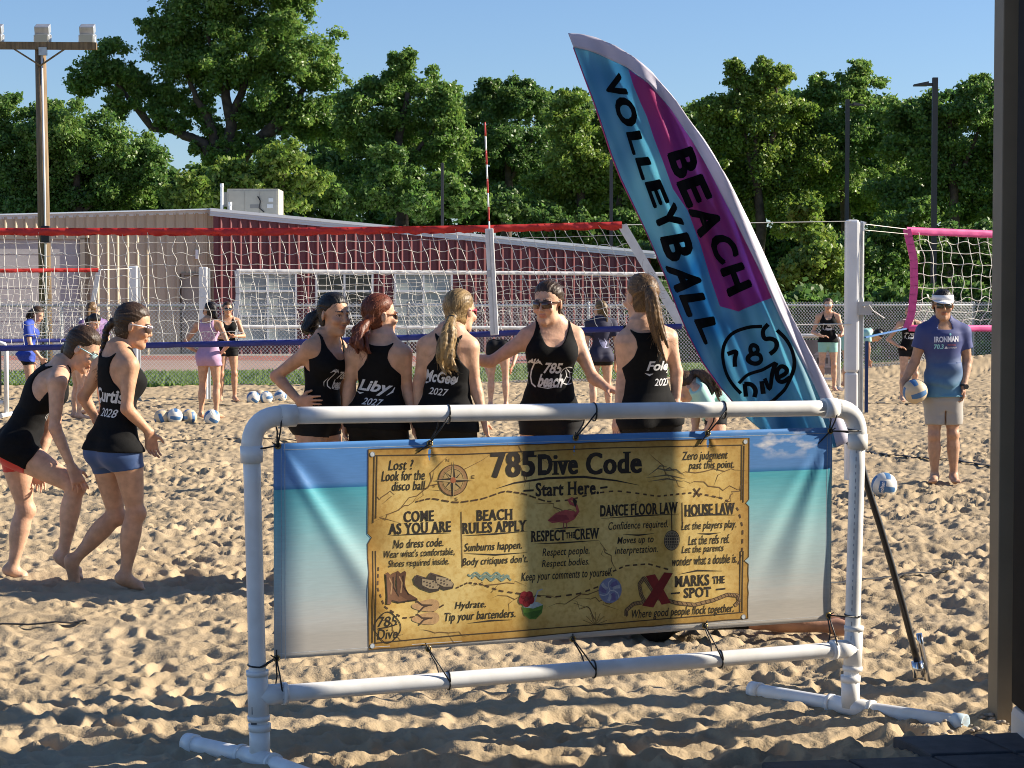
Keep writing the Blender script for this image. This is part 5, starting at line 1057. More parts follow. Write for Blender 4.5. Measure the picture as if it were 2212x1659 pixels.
def hand(fd, J, s, vx, k=1.):
    w = J['w'+s]; m = J['m'+s]; d = norm(m-w); side = J.get('pn'+s)
    if side is None: side = np.cross(d, J['F']); side = side if np.linalg.norm(side) > .2 else J['Rt']
    pn = norm(side-d*np.dot(side, d)); x = np.cross(d, pn)       # pn palm normal, x across the palm
    th = 1 if np.dot(x, J['F']) > 0 else -1
    if 'th'+s in J: th = J['th'+s]
    K = k*J['h']/1.7; curl = J.get('curl'+s, .35); rf = max(.0078*K, vx*.95)
    kn = []
    for i in range(4):
        b = w+x*th*(.010-.0066*i)*K*1.6; q = w+d*(.088-.004*abs(i-1))*K+x*th*(.030-.020*i)*K; kn.append(q); fd.cone(b, q, .015*K, .0115*K, .016)
    spread = J.get('spread'+s, .08)
    for i, q in enumerate(kn):
        L = (.072, .08, .075, .058)[i]*K; dd = norm(d+x*th*(.5-i/3)*spread*2); c = curl*(.8+.15*i); p = q
        for j, f in enumerate((.46, .31, .23)):
            c_ = c*(j+.6); e = p+(dd*math.cos(c_)+pn*math.sin(c_))*L*f; fd.cone(p, e, rf*(1-.08*j), rf*(.92-.1*j), .003 if j else .008); p = e
    b = w+d*.022*K+x*th*.018*K; e = b+norm(d*.55+x*th*.8+pn*.25)*.045*K; fd.cone(b, e, .0135*K, .0105*K, .012); fd.cone(e, e+norm(d*.85+x*th*.35+pn*.35)*.034*K, rf*1.1, rf*.95, .004)
def fold_noise(seed, amp):
    r = np.random.default_rng(seed); W_ = r.standard_normal((7, 3))*np.array((12, 12, 20)); ph = r.uniform(0, 6.28, 7)
    def g(P):
        s_ = 0
        for w, p in zip(W_, ph): s_ = s_+np.sin(P@w.astype(np.float32)+p+1.5*np.sin(P[..., 2]*9+p))
        return s_*amp/2.6
    return g
def person(label, J, vx=.007, male=False, tone=(.52, .315, .215), hairc=((.05, .025, .012), (.11, .06, .03)), hair='pony', pony=None, top='tank', topm=None, bot='shorts', botm=None, glasses=None, hem=-.06, inseam=.10, build=1., visor=False, group='players and coaches on the sand', racer=True, ponyr=.03, prints=None, brow=None, sleeve=.55, flare=.006, eyes=True, hairoff=.011):
    h = J['h']; K = h/1.7; Fm = Frame(J, K*build, male); r_, f_, u_ = head_axes(J); C = J['head']; HM = np.stack((r_, f_, u_)); hs = K*(1.06 if male else 1.02)
    H_ = lambda x, y, z: C+(r_*x+f_*y+u_*z)*hs
    pts = np.array([v for k, v in J.items() if isinstance(v, np.ndarray) and v.shape == (3,) and k not in ('F', 'Rt', 'gaze', 'hup', 'pnL', 'pnR', 'O')]); lo = pts.min(0)-.24; hi = pts.max(0)+.24
    fd = Field(lo, hi, vx); b_ = build
    def torso(fd, off, k=.0, zlo=None, fn=None):
        z0 = J['pelvis']-Fm.u*.2; z1 = J['neck']+Fm.u*.1; sl, P = fd.sub(np.minimum(z0, z1)-.27, np.maximum(z0, z1)+.27); x, y, z = Fm.loc(P); d = Fm.dist(x, y, z)-off
        if not male:                               # bust and seat
            for sx in (-1, 1):
                for (cx, cy, cz, rr) in ((.066*sx, .068, .70, .062), ):
                    q = np.sqrt(((x-cx*Fm.k)/1.08)**2+(y-cy*Fm.k)**2+((z-cz)*Fm.T)**2)-rr*Fm.k-off; hh = np.maximum(.05-np.abs(d-q), 0)/.05; d = np.minimum(d, q)-hh*hh*.0125
        for sx in (-1, 1):
            q = np.sqrt((x-.075*sx*Fm.k)**2+(y+.062*Fm.k)**2+((z+.04)*Fm.T)**2)-.085*Fm.k-off; hh = np.maximum(.05-np.abs(d-q), 0)/.05; d = np.minimum(d, q)-hh*hh*.0125
        if fn is not None: d = fn(P, x, y, z, d)
        fd.merge(sl, d, k)
    torso(fd, 0.)
    for s in 'LR':                                 # limbs: each tapers, bends at its joints and blends into the trunk
        fd.cone(J['neck']+Fm.u*.03*K, J['s'+s]+Fm.u*.004, .05*K, .046*K*b_, .05); am = 1.22 if male else 1.0
        fd.cone(J['s'+s]-Fm.u*.012, J['e'+s], .05*K, .036*K, .035, prof=([0, .22, .5, .8, 1], [.048*K*b_*am, .0455*K*b_*am, .040*K*b_*am, .034*K*am, .033*K*am]))
        fd.cone(J['e'+s], J['w'+s], .036*K, .024*K, .018, prof=([0, .25, .6, 1], [.033*K*am, .0355*K*am*b_, .0285*K*am, .0225*K*am]))
        fd.cone(J['h'+s], J['k'+s], .085*K, .05*K, .05, prof=([0, .2, .55, .85, 1], [.081*K*b_, .083*K*b_, .068*K*b_, .052*K, .049*K]))
        kd = norm(J['a'+s]-J['k'+s]); bk = norm(np.cross(kd, np.cross(kd, J['t'+s]-J['a'+s]))); bk = bk if np.dot(bk, J['t'+s]-J['a'+s]) < 0 else -bk
        fd.cone(J['k'+s], J['a'+s], .05*K, .035*K, .022, prof=([0, .12, .3, .55, .8, 1], [.050*K, .048*K, .052*K*b_, .045*K, .034*K, .033*K]))
        cf = J['k'+s]+(J['a'+s]-J['k'+s])*.30+bk*.022*K; fd.ell(cf, np.stack((norm(np.cross(kd, bk)), bk, kd)), (.04*K*b_, .036*K, .10*K), .04)
        kf = J['k'+s]-bk*.022*K; fd.ell(kf, np.eye(3), (.034*K,)*3, .03)
        td = J['t'+s]-J['a'+s]; heel = J['a'+s]-norm(td)*.028*K+kd*.012*K; ball_ = J['a'+s]+td*.72; fd.cone(heel, ball_+kd*.002, .030*K, .026*K, .025); fd.cone(J['a'+s], ball_, .032*K, .022*K, .03)
        sx = norm(np.cross(td, kd))
        for i in range(5): fd.cone(ball_+sx*(.03-.015*i)*K*(1 if s == 'R' else -1)*-1, ball_+sx*(.034-.016*i)*K*(1 if s == 'R' else -1)*-1+norm(td)*(.052-.006*i)*K, max(.010*K, vx*.9), max(.008*K, vx*.8), .008)
        hand(fd, J, s, vx)
    fd.cone(J['neck']-Fm.u*.02, H_(0, -.022, -.055), .052*K*(1.15 if male else .92), .048*K*(1.15 if male else .92), .018)
    fd.ell(H_(0, -.012, .034), HM, np.array((.074, .093, .083))*hs, .02); fd.ell(H_(0, .024, -.035), HM, np.array((.057, .066, .079))*hs, .03)
    fd.cone(H_(-.030, .030, -.082), H_(0, .070, -.096), .020*hs, .0165*hs, .025); fd.cone(H_(.030, .030, -.082), H_(0, .070, -.096), .020*hs, .0165*hs, .025)
    for sx in (-1, 1):
        fd.ell(H_(.033*sx, .094, .004), HM, np.array((.016, .010, .010))*hs, .014, sub=True); fd.ell(H_(.040*sx, .070, -.028), HM, np.array((.022, .02, .02))*hs, .02)
        fd.ell(H_(.031*sx, .0735, .004), HM, np.array((.0125,)*3)*hs, .004)
        er = np.stack((norm(r_*sx-f_*.45), norm(f_+r_*sx*.45), u_)); fd.ell(H_(.077*sx, -.008, -.008), er, np.array((.007, .018, .029))*hs, .008)
        fd.cone(H_(.016*sx, .0885, .026), H_(.045*sx, .076, .024), .006*hs, .005*hs, .012)
    fd.cone(H_(0, .088, .012), H_(0, .1045, -.026), .007*hs, .0092*hs, .012); fd.cone(H_(-.008, .094, -.031), H_(.008, .094, -.031), .007*hs, .008*hs, .008)
    fd.ell(H_(0, .088, -.055), HM, np.array((.024, .010, .0055))*hs, .006); fd.ell(H_(0, .086, -.066), HM, np.array((.020, .010, .006))*hs, .006)
    V, F = fd.mesh(); body = link('person', fast('person', V, F), skin(tone), None, True); tag(body, label, 'person', group)
    col = np.ones((len(V), 4), np.float32); q = ((V-C)@HM.T)/hs; x, y, z = q.T; ax = np.abs(x)
    lip = (ax < .023) & (z < -.049) & (z > -.073) & (y > .078); col[lip, :3] = (.92, .66, .62)
    cheek = np.exp(-(((ax-.042)/.02)**2+((z+.028)/.022)**2))*(y > .04); col[:, 1] *= 1-.12*cheek; col[:, 2] *= 1-.14*cheek
    bc = brow or tuple(np.clip(np.array(hairc[0])/np.array(tone)*1.2, .02, .9)); br_ = (z > .0245-.1*(ax-.03)**2*20) & (z < .0325-.004*(ax > .04)) & (ax > .013) & (ax < .047) & (y > .05); col[br_, :3] = bc
    if eyes:
        ey = (((ax-.031)/.0115)**2+((z-.004)/.0058)**2 < 1) & (y > .05); col[ey, :3] = (1.15, 1.5, 1.9); ir = (((ax-.031)/.0052)**2+((z-.004)/.0058)**2 < 1) & (y > .05); col[ir, :3] = (.08, .07, .07); lid = (np.abs(((ax-.031)/.0125)**2+((z-.004)/.0068)**2-1) < .28) & (y > .05) & (z > .003); col[lid, :3] = (.25, .2, .2)
    red = np.zeros(len(V))
    for s in 'LR':
        for j, rr in (('k', .07), ('e', .05), ('m', .08)): red += np.exp(-(np.linalg.norm(V-J[j+s], axis=1)/rr)**2)
    col[:, 1] *= 1-.10*np.clip(red, 0, 1); col[:, 2] *= 1-.12*np.clip(red, 0, 1)
    a_ = body.data.color_attributes.new('tint', 'FLOAT_COLOR', 'POINT'); a_.data.foreach_set('color', col.ravel())
    # ---- hair
    hv = min(vx, .0055); P_ = [C-.2*hs, C+.2*hs]+([np.array(p)-.07 for p in pony]+[np.array(p)+.07 for p in pony] if pony else []); hf = Field(np.min(P_, 0), np.max(P_, 0), hv)
    cap = hairoff
    pn0 = np.array(pony[0]) if pony else H_(0, -.11, .03); tie_dir = norm(((pn0-C)@HM.T)/hs)
    def capcut(P, d):
        q = ((P-C)@HM.T)/hs; x, y, z = q[..., 0], q[..., 1], q[..., 2]
        line = .75*y-.66*z-.003+.012*np.abs(x)/.07+.0025*np.sin(x*260)+.002*np.sin(x*131+2)
        ear = .024-np.sqrt((y+.002)**2+(z+.012)**2)
        ang = np.arctan2(x-tie_dir[0]*.1, z-tie_dir[2]*.1); d = d+(.0016*np.sin(ang*34+6*np.sin(ang*5)+y*14)+.0012*np.sin(ang*61+4*np.sin(ang*7+1)))*hs
        d = d+cap*hs*.92*(1-np.clip(-line/.05, 0, 1))**1.3; return np.maximum(np.maximum(d, line*.9*hs), (ear*hs if not male else ear*hs-.004))
    hf.ell(H_(0, -.014, .036), HM, np.array((.074, .094, .084))*hs+cap*hs, .0, fn=capcut)
    def nape(P, d):
        q = ((P-C)@HM.T)/hs; return np.maximum(d, np.maximum(q[..., 1]+.012, np.maximum(-.082-q[..., 2], .02-np.hypot(q[..., 1]+.0, q[..., 2]+.012)))*hs)
    hf.ell(H_(0, -.022, -.02), HM, np.array((.064, .07, .085))*hs+cap*.5*hs, .015, fn=nape)
    if pony is not None:
        pony = [np.array(p, float) for p in pony]; rg = np.random.default_rng(int(abs(C[0]*1000)))
        hf.cone(pony[0]+norm(C-pony[0])*.03*hs, pony[0], .026*hs, .018*hs, .03)
        if hair == 'braid':
            n = 22; x = np.linspace(0, len(pony)-1, n); Q = np.stack([np.interp(x, range(len(pony)), np.array(pony)[:, k]) for k in range(3)], 1)
            for i in range(n): 
                t = i/n; sd = r_*(1 if i % 2 else -1)+f_*.3*(1 if i % 2 else -1); hf.ell(Q[i]+sd*.009*hs, np.eye(3), np.array((.019, .019, .017))*hs*(1.25-.55*t), .004)
        else:
            n = 13 if hair != 'bun' else 16; m = 14
            for i in range(n):                     # locks that start at the tie, wander and end at different lengths
                o0 = rg.standard_normal(3); o0 /= np.linalg.norm(o0); a0 = rg.uniform(0, 6.28); L = rg.uniform(.72, 1.0) if i else 1.; x = np.linspace(0, (len(pony)-1)*L, m); Q = np.stack([np.interp(x, range(len(pony)), np.array(pony)[:, k]) for k in range(3)], 1); t = x/(len(pony)-1)
                wv = J.get('wave', .3); Q = Q+o0*(ponyr*hs*(.15+.95*np.sin(np.clip(t*1.25, 0, 1)*math.pi*.55))*.85)[:, None]+(np.cross(o0, (0, 0, 1.))*(np.sin(t*9+a0)*ponyr*hs*wv)[:, None]+norm(r_+f_)*(np.cos(t*7+a0)*ponyr*hs*wv*.6)[:, None])*t[:, None]
                for A_, B_, t0, t1 in zip(Q[:-1], Q[1:], t[:-1], t[1:]): w = lambda t: max(hv*.9, ponyr*hs*.42*(1.05-.75*t**2.2)); hf.cone(A_, B_, w(t0), w(t1), .004)
    V2, F2 = hf.mesh(); ho = link('hair', fast('hair', V2, F2), hair_mat(*hairc), body, True)
    rgh = np.random.default_rng(int(abs(C[0]*3331))); tab = np.convolve(rgh.standard_normal(512), [.25, .5, .25], 'same'); tab2 = rgh.standard_normal(64)
    q = ((V2-C)@HM.T)/hs; tq = ((pn0-C)@HM.T)/hs; dv = q-tq; inp_ = np.zeros(len(V2), bool); e1 = norm(np.cross(tie_dir, (.1, .2, 1.))); e2 = np.cross(tie_dir, e1); ang = np.arctan2(dv@e1, dv@e2)
    if pony is not None:
        PQ = ((np.array(pony)-C)@HM.T)/hs; dd = np.linalg.norm(q[:, None]-PQ[None], axis=-1); near = dd.min(1); ip = dd.argmin(1); inp = np.linalg.norm(dv, axis=1) > .03; out = inp & (near < .075) & ((dv@tie_dir > -.01) | (q[:, 2] < -.10))
        lat = q-PQ[ip]; inp_ = out; ang = np.where(out, np.arctan2(lat@np.array((1., 0, 0)), lat@np.array((0, 1., 0)))*.6+lat@np.array((4., 0, 0)), ang)
    def lut(t, a): f = (a/6.2832 % 1)*len(t); i0 = f.astype(int) % len(t); w = f-np.floor(f); return t[i0]*(1-w)+t[(i0+1) % len(t)]*w
    v = np.clip(.42+.30*lut(tab, ang*1.5)+.22*lut(tab2, ang)+.08*rgh.standard_normal(len(V2)), 0, 1)[:, None]; hc = np.ones((len(V2), 4), np.float32); hc[:, :3] = np.array(hairc[0])*(1-v)+np.array(hairc[1])*v
    ho.data.color_attributes.new('tint', 'FLOAT_COLOR', 'POINT').data.foreach_set('color', hc.ravel())
    if vx < .0085:                                 # flyaway strands that soften the outline of the hair
        N2 = np.zeros(len(V2)*3, np.float32); ho.data.vertices.foreach_get('normal', N2); N2 = N2.reshape(-1, 3); pk = rgh.choice(len(V2), 260); L = []
        for i in pk:
            p0 = V2[i].astype(float); n0 = N2[i].astype(float); tdir = norm(pn0-p0) if not inp_[i] else np.array((0, 0, -1.)); tdir = norm(tdir-n0*np.dot(tdir, n0)+rgh.standard_normal(3)*.35); ln_ = rgh.uniform(.03, .075)*hs; s_ = np.linspace(0, 1, 5)[:, None]
            L.append(p0-n0*.001+tdir*ln_*s_+n0*(rgh.uniform(.003, .011)*hs)*np.sin(s_*math.pi*rgh.uniform(.5, .95))+rgh.standard_normal(3)*.006*s_**2)
        fv, ff = polytubes(L, .0007, 3); fo = link('loose_strands', fast('loose_strands', fv, ff), ho.data.materials[0], ho); sc_ = np.ones((len(fv), 4), np.float32); sc_[:, :3] = np.repeat(hc[pk, :3], len(fv)//len(pk), 0); fo.data.color_attributes.new('tint', 'FLOAT_COLOR', 'POINT').data.foreach_set('color', sc_.ravel())
    if pony is not None and hair != 'short':
        q = pony[0]; d = norm(pony[1]-pony[0]) if hair != 'bun' else norm(pony[0]-C); a1 = norm(np.cross(d, (.3, .2, 1))); a2 = np.cross(d, a1)
        MB().tube([q+d*.006+(a1*math.cos(t)+a2*math.sin(t))*.021*hs for t in np.linspace(0, 6.283, 13)], .0065*hs, 6).build('hair_tie', M_black, body, True)
    # ---- clothes
    fnz = fold_noise(int(abs(C[0])*977) % 9999, .0042)
    def grid(): z0, z1 = J['pelvis']-Fm.u*.26, J['neck']+Fm.u*.12; return Field(np.minimum(z0, z1)-.30, np.maximum(z0, z1)+.30, vx)
    shirt = None
    def thighs(tm):
        for s in 'LR':
            hd = norm(J['k'+s]-J['h'+s]).astype(np.float32); hh_ = J['h'+s].astype(np.float32); tm.cone(J['h'+s], J['k'+s], .085*K, .05*K, .05, fn=lambda P, d, hd=hd, hh_=hh_: np.maximum(d, (P-hh_)@hd-(.16 if hd@(-Fm.u.astype(np.float32)) > .8 else .04)*K), prof=([0, .2, .55, .85, 1], [.081*K*b_, .083*K*b_, .068*K*b_, .052*K, .049*K]))
    if top:
        cf = grid(); sp_ = ((-.3, .40, .52, .60, .70, .80, .90, .98, 1.06) if racer else (-.3, .45, .6, .68, .76, .84, .92, 1., 1.06)); ks = Fm.k
        wb = np.array((.4, .4, .165, .122, .078, .056, .060, .078, .078) if racer else (.4, .4, .4, .16, .13, .115, .11, .105, .1))*ks; wf = np.interp(sp_, (-.3, .45, .6, .70, .78, .86, .93, 1.0, 1.06), (.4, .4, .4, .175, .142, .122, .108, .100, .095))*ks
        def cutter(P, x, y, z, d):
            fl = flare*np.clip((.30-z)/.35, 0, 1); d = d-fl-(.018*np.clip((.5-z)/.3, 0, 1) if male else 0)-.0075-np.maximum(fnz(P), -.001)*np.clip(1.25-z, 0, 1)*(1+.8*(z < .45))*(2. if top != 'tank' else 1.)
            d = np.maximum(d, (hem-z)*Fm.T)
            if top == 'tank':
                wdt = np.where(y > 0, np.interp(z, sp_, wf), np.interp(z, sp_, wb)); d = np.maximum(d, (np.abs(x)-wdt)*.9)
                nf = np.maximum(np.abs(x)/(.074*ks), 0)**3.2; ck = np.where(y > -.02, (z-(.775+.16*np.minimum(nf, 3))), (z-(.955+.05*np.minimum(nf, 2)))); d = np.maximum(d, ck*Fm.T*.8)
            else:
                q = P-(J['neck']+Fm.u*.02).astype(np.float32); f2 = J['F'].astype(np.float32); ht = q@Fm.u.astype(np.float32); rd = np.linalg.norm(q-ht[..., None]*Fm.u.astype(np.float32)-f2*.012, axis=-1); d = np.maximum(d, np.maximum(ht-.05, np.where(ht > -.075, (.066+.03*np.clip(-ht/.075, 0, 1)*(q@f2 > 0))*K-rd, -1)))
            return d
        def tors_all(P, x, y, z, d): return cutter(P, x, y, z, d)
        if top == 'tank':
            # straps must climb over the trapezius, so the blend cones join the cloth field before it is cut
            sl, P = cf.sub(cf.o, cf.o+cf.vx*(cf.n-1)); x, y, z = Fm.loc(P); tmp = Field(cf.o, cf.o+cf.vx*(cf.n-1), vx); torso(tmp, .0)
            thighs(tmp)
            for s in 'LR': tmp.cone(J['neck']+Fm.u*.03*K, J['s'+s]+Fm.u*.004, .05*K, .046*K*b_, .05)
            g = tmp.f[tuple(slice(0, k) for k in P.shape[:3])]; d = cutter(P, x, y, z, g); cf.f[sl] = d
        else:
            sl, P = cf.sub(cf.o, cf.o+cf.vx*(cf.n-1)); x, y, z = Fm.loc(P); tmp = Field(cf.o, cf.o+cf.vx*(cf.n-1), vx); torso(tmp, .0)
            thighs(tmp)
            for s in 'LR':
                tmp.cone(J['neck']+Fm.u*.03*K, J['s'+s]+Fm.u*.004, .05*K, .05*K*b_, .05); e = J['s'+s]+(J['e'+s]-J['s'+s])*sleeve; dn = norm(J['e'+s]-J['s'+s])
                tmp.cone(J['s'+s]-Fm.u*.01, J['s'+s]+(J['e'+s]-J['s'+s])*(sleeve+.3), .056*K*b_, .062*K*b_, .04, fn=lambda P, d, e=e, dn=dn: np.maximum(d, (P-e)@dn.astype(np.float32)))
            g = tmp.f[tuple(slice(0, k) for k in P.shape[:3])]; cf.f[sl] = cutter(P, x, y, z, g)
        Vs, Fs = cf.mesh(); shirt = link('tank_top' if top == 'tank' else 't_shirt', fast('shirt', Vs, Fs), topm or M_tank, body, True)
        if prints:
            bvh = BVHTree.FromPolygons([tuple(v) for v in Vs.astype(float)], [tuple(int(i) for i in f) for f in Fs])
            for art, side in prints:
                def mp(px, pz, off, side=side):
                    s_ = 1 if side == 'back' else -1; o = Fm.at(px*s_, -.45*s_, pz); f = norm(Fm.at(px*s_, .45*s_, pz)-o); hit = bvh.ray_cast(Vector(o), Vector(f), .9)
                    return None if hit[0] is None else np.array(hit[0])-f*(.0018+off)
                art.build('shirt_print', mp, body, .012)
    if bot:
        cf = grid(); sl, P = cf.sub(cf.o, cf.o+cf.vx*(cf.n-1)); x, y, z = Fm.loc(P); tmp = Field(cf.o, cf.o+cf.vx*(cf.n-1), vx); torso(tmp, .0); lim = None
        for s in 'LR':
            tmp.cone(J['h'+s], J['k'+s], .085*K, .05*K, .05, prof=([0, .2, .55, .85, 1], [.081*K*b_, .083*K*b_, .068*K*b_, .052*K, .049*K]))
            dn = norm(J['k'+s]-J['h'+s]).astype(np.float32); t = (P-J['h'+s].astype(np.float32))@dn-inseam*K; dl = np.linalg.norm(P-(J['h'+s]+dn*.1), axis=-1); lim = (t, dl) if lim is None else (np.where(dl < lim[1], t, lim[0]), 0)
        g = tmp.f[tuple(slice(0, k) for k in P.shape[:3])]-(.011 if male else .004)-(.010*np.clip(lim[0]/(inseam*K)+1, 0, 1) if male else 0)-np.maximum(fnz(P), 0)*(.9 if male else .25); d = np.maximum(np.maximum(g, lim[0]), (z-(.04 if male else .22))*Fm.T); d = np.maximum(d, np.where(z < -.20, .007-np.abs(x), -1)) if male else d; cf.f[sl] = d
        Vs, Fs = cf.mesh(); link('shorts', fast('shorts', Vs, Fs), botm or M_shortB, body, True)
    # ---- eyewear, visor
    if glasses:
        fr, le = glasses; fm_ = mat('eyewear_frame', fr, .3); lm = mat('eyewear_lens', le, .08, spec=.9); mb = MB(); lens = MB()
        def gp(a, z, rr=.0): x = .0745*math.sin(a); y = .028+.074*math.cos(a)*(1+.0*z); return H_(x*(1+rr), y*(1+rr)-.003, z)
        for s in (-1, 1):
            n = 8; A_ = np.linspace(.09, .88, n)*s; top_ = [.020+.003*math.sin(abs(q)*2.5) for q in A_]; bt = [(-.018 if .2 < abs(q) < .9 else -.008) for q in A_]; V_ = []
            for q, t, b in zip(A_, top_, bt): V_ += [gp(q, b, .0), gp(q, t, .0), gp(q, b, .05), gp(q, t, .05)]
            Fq = []
            for i in range(n-1): o = i*4; Fq += [(o, o+1, o+5, o+4), (o+2, o+6, o+7, o+3), (o+1, o+3, o+7, o+5), (o, o+4, o+6, o+2)]
            lens.add(V_, Fq+[(0, 2, 3, 1), (4*n-4, 4*n-3, 4*n-1, 4*n-2)])
            mb.tube([gp(q, t, .03) for q, t in zip(A_, top_)], .0028*hs, 6); mb.tube([gp(A_[-1], .014, .03), H_(.080*s, .02, .010), H_(.082*s, -.012, .006)], .0034*hs, 6)
        mb.tube([gp(-.12, .014, .03), gp(0, .017, .04), gp(.12, .014, .03)], .003*hs, 6); sg = mb.build('sunglasses', fm_, body, True); lens.build('lens', lm, sg, True)
    if visor:
        mb = MB(); A_ = np.linspace(-2.2, 2.2, 26); V_ = []
        for q in A_:
            for z, rr in ((.043, 1.0), (.085, .93), (.085, .98), (.043, 1.05)): V_.append(H_(.0865*math.sin(q)*rr, -.010+.102*math.cos(q)*rr, z))
        mb.add(V_, [(i*4+j, i*4+4+j, i*4+4+(j+1) % 4, i*4+(j+1) % 4) for i in range(25) for j in range(4)]); A_ = np.linspace(-1.25, 1.25, 16); V_ = []
        for q in A_:
            for y0, z0 in ((0, .046), (.075*max(0, math.cos(q*1.1)), .046-.022*max(0, math.cos(q*1.1))), (.075*max(0, math.cos(q*1.1)), .042-.022*max(0, math.cos(q*1.1))), (0, .040)): V_.append(H_(.089*math.sin(q), -.008+.105*math.cos(q)+y0, z0))
        mb.add(V_, [(i*4+j, i*4+4+j, i*4+4+(j+1) % 4, i*4+(j+1) % 4) for i in range(15) for j in range(4)]); mb.build('sun_visor', mat('visor_white', (.78, .78, .78), .6), body, True)
    body['_c'] = 0; del body['_c']; return body, Fm
WH = (.62, .62, .62)
def beach_logo(w=.24, cx=0., cz=.55, T=.5):
    "palm, 785 / beach lettering and a ball; coordinates: x metres across, z as a fraction of the torso"
    A_ = Art(); k = w/1.0
    f = lambda x, y: (cx+x*k, cz+y*k/T)
    A_.text('785', .05, .13, .36, .20, WH, shear=.2, bold=.03); A_.text('beach', .03, -.10, .50, .24, WH, shear=.3, bold=.035)
    A_.ring((.36, 0), .155, .016, WH)
    for p in ([(.30, .14), (.38, .06), (.50, .05)], [(.30, .10), (.33, .0), (.28, -.12)], [(.38, .06), (.40, -.06), (.36, -.15)], [(.33, -.02), (.44, -.05), (.49, -.08)]): A_.stroke(p, .014, WH)
    for a in (2.7, 2.2, 1.6, .9, .3): A_.stroke([(-.33, .20), (-.33+.10*math.cos(a), .20+.07*math.sin(a)+.02), (-.33+.17*math.cos(a), .20+.04*math.sin(a)-.03)], .045, WH, taper=True)
    A_.stroke([(-.33, .20), (-.37, .08), (-.38, -.04), (-.34, -.16), (-.25, -.22)], .028, WH); A_.stroke([(-.42, .06), (-.45, -.06), (-.42, -.18)], .02, WH, taper=True); A_.stroke([(-.2, -.22), (.0, -.235), (.15, -.21)], .02, WH, taper=True)
    return A_.xf(f)
def name_art(nm, yr, w, cx, cz, T=.5, rot=-.05, wy=.6):
    A_ = Art(); f = lambda x, y: (cx+x, cz+y/T)
    A_.text(nm, 0, 0, w, w*(.46 if len(nm) < 5 else .36), WH, shear=.32, bold=.03, rot=rot)
    if yr: A_.text(yr, .0, -w*.44, w*wy, w*wy*.36, WH, shear=.3, bold=.01, rot=rot)
    A_.stroke([(-w*.55, -w*.14), (-w*.42, -w*.20), (-w*.3, -w*.17)], .012, WH, taper=True); A_.stroke([(w*.36, -w*.22), (w*.5, -w*.1), (w*.55, w*.06)], .012, WH, taper=True)
    return A_.xf(f)
def jp(J, Y0, cv, d):                              # joints read from the photograph at a chosen depth
    for k, (x, y, dy) in d.items(): J[k] = U(*cv(x, y), Y0+dy)
z1 = zc(0, 700, 2.0734); z2 = zc(600, 640, 3.319); z3 = zc(1150, 640, 3.319); z4 = zc(2000, 680, 4.366); z5 = zc(2100, 1000, 5.529); z6 = zc(0, 480, 3.456)
def vec(*a): return np.array(a, float)
BROWN = ((.030, .016, .009), (.075, .042, .022)); BLACK = ((.006, .005, .005), (.016, .012, .011)); AUBURN = ((.085, .018, .007), (.20, .055, .02)); BLOND = ((.12, .075, .03), (.42, .28, .12)); LBROWN = ((.06, .032, .015), (.26, .15, .06)); MID = ((.05, .028, .015), (.13, .075, .038))
FAIR = (.62, .37, .245); TAN = (.55, .305, .185)
# --- walking player at the left, braid, navy shorts
Y0 = 11.45; J = stand(1.69, U(*z1(620, 900), Y0)[0], Y0, 48)
jp(J, Y0, z1, dict(pelvis=(598, 865, 0), neck=(612, 372, .0), head=(690, 232, .02), hR=(655, 905, -.06), hL=(548, 915, .07), kR=(700, 1200, -.05), kL=(600, 1212, .10), aR=(642, 1535, -.05), tR=(742, 1590, .0), aL=(372, 1452, .10), tL=(392, 1590, .13),
    sR=(668, 432, -.11), eR=(655, 660, -.14), wR=(772, 782, -.05), mR=(783, 850, -.03), sL=(518, 440, .12), eL=(432, 600, .16), wL=(500, 720, .20), mL=(540, 760, .2)))
J['gaze'] = vec(.95, .10, -.26); J['curlR'] = .55; J['spreadR'] = .0; J['F'] = norm(vec(.75, .66, 0)); J['bend'] = .0
z = lambda x, y, d: U(*z1(x, y), Y0+d)
person('barefoot player striding at the left with a dark braid, white sunglasses and navy shorts', J, .006, tone=TAN, hairc=BROWN, hair='braid', pony=[z(588, 208, .05), z(550, 250, .07), z(538, 320, .06), z(522, 410, .03), z(512, 480, .02)], botm=mat('navy_shorts', (.022, .065, .19), .6, sheen=.2), glasses=((.75, .75, .76), (.10, .06, .05)), prints=[(name_art('Curtis', '2028', .205, .03, .56), 'back')], hem=-.02, inseam=.075)
# --- bending player in red shorts
Y0 = 11.75; J = stand(1.70, U(*z1(130, 900), Y0)[0], Y0, -10)
jp(J, Y0, z1, dict(pelvis=(112, 868, 0), neck=(318, 452, .0), head=(428, 352, -.02), hR=(128, 905, -.09), hL=(85, 930, .08), kR=(392, 1062, -.12), kL=(132, 1180, .10), aR=(322, 1428, -.08), tR=(425, 1525, -.06), aL=(62, 1492, .1), tL=(140, 1532, .12),
    sR=(300, 520, -.16), eR=(284, 760, -.2), wR=(372, 965, -.19), mR=(405, 1040, -.2), sL=(262, 490, .16), eL=(245, 790, .2), wL=(190, 960, .12), mL=(200, 1035, .10)))
J['gaze'] = vec(.82, -.05, -.60); J['hup'] = vec(.58, 0, .8); J['F'] = norm(vec(1, -.1, -.3)); J['bend'] = .05; J['pnR'] = vec(.2, .3, -1); J['curlR'] = .45; J['spreadR'] = .3
z = lambda x, y, d: U(*z1(x, y), Y0+d)
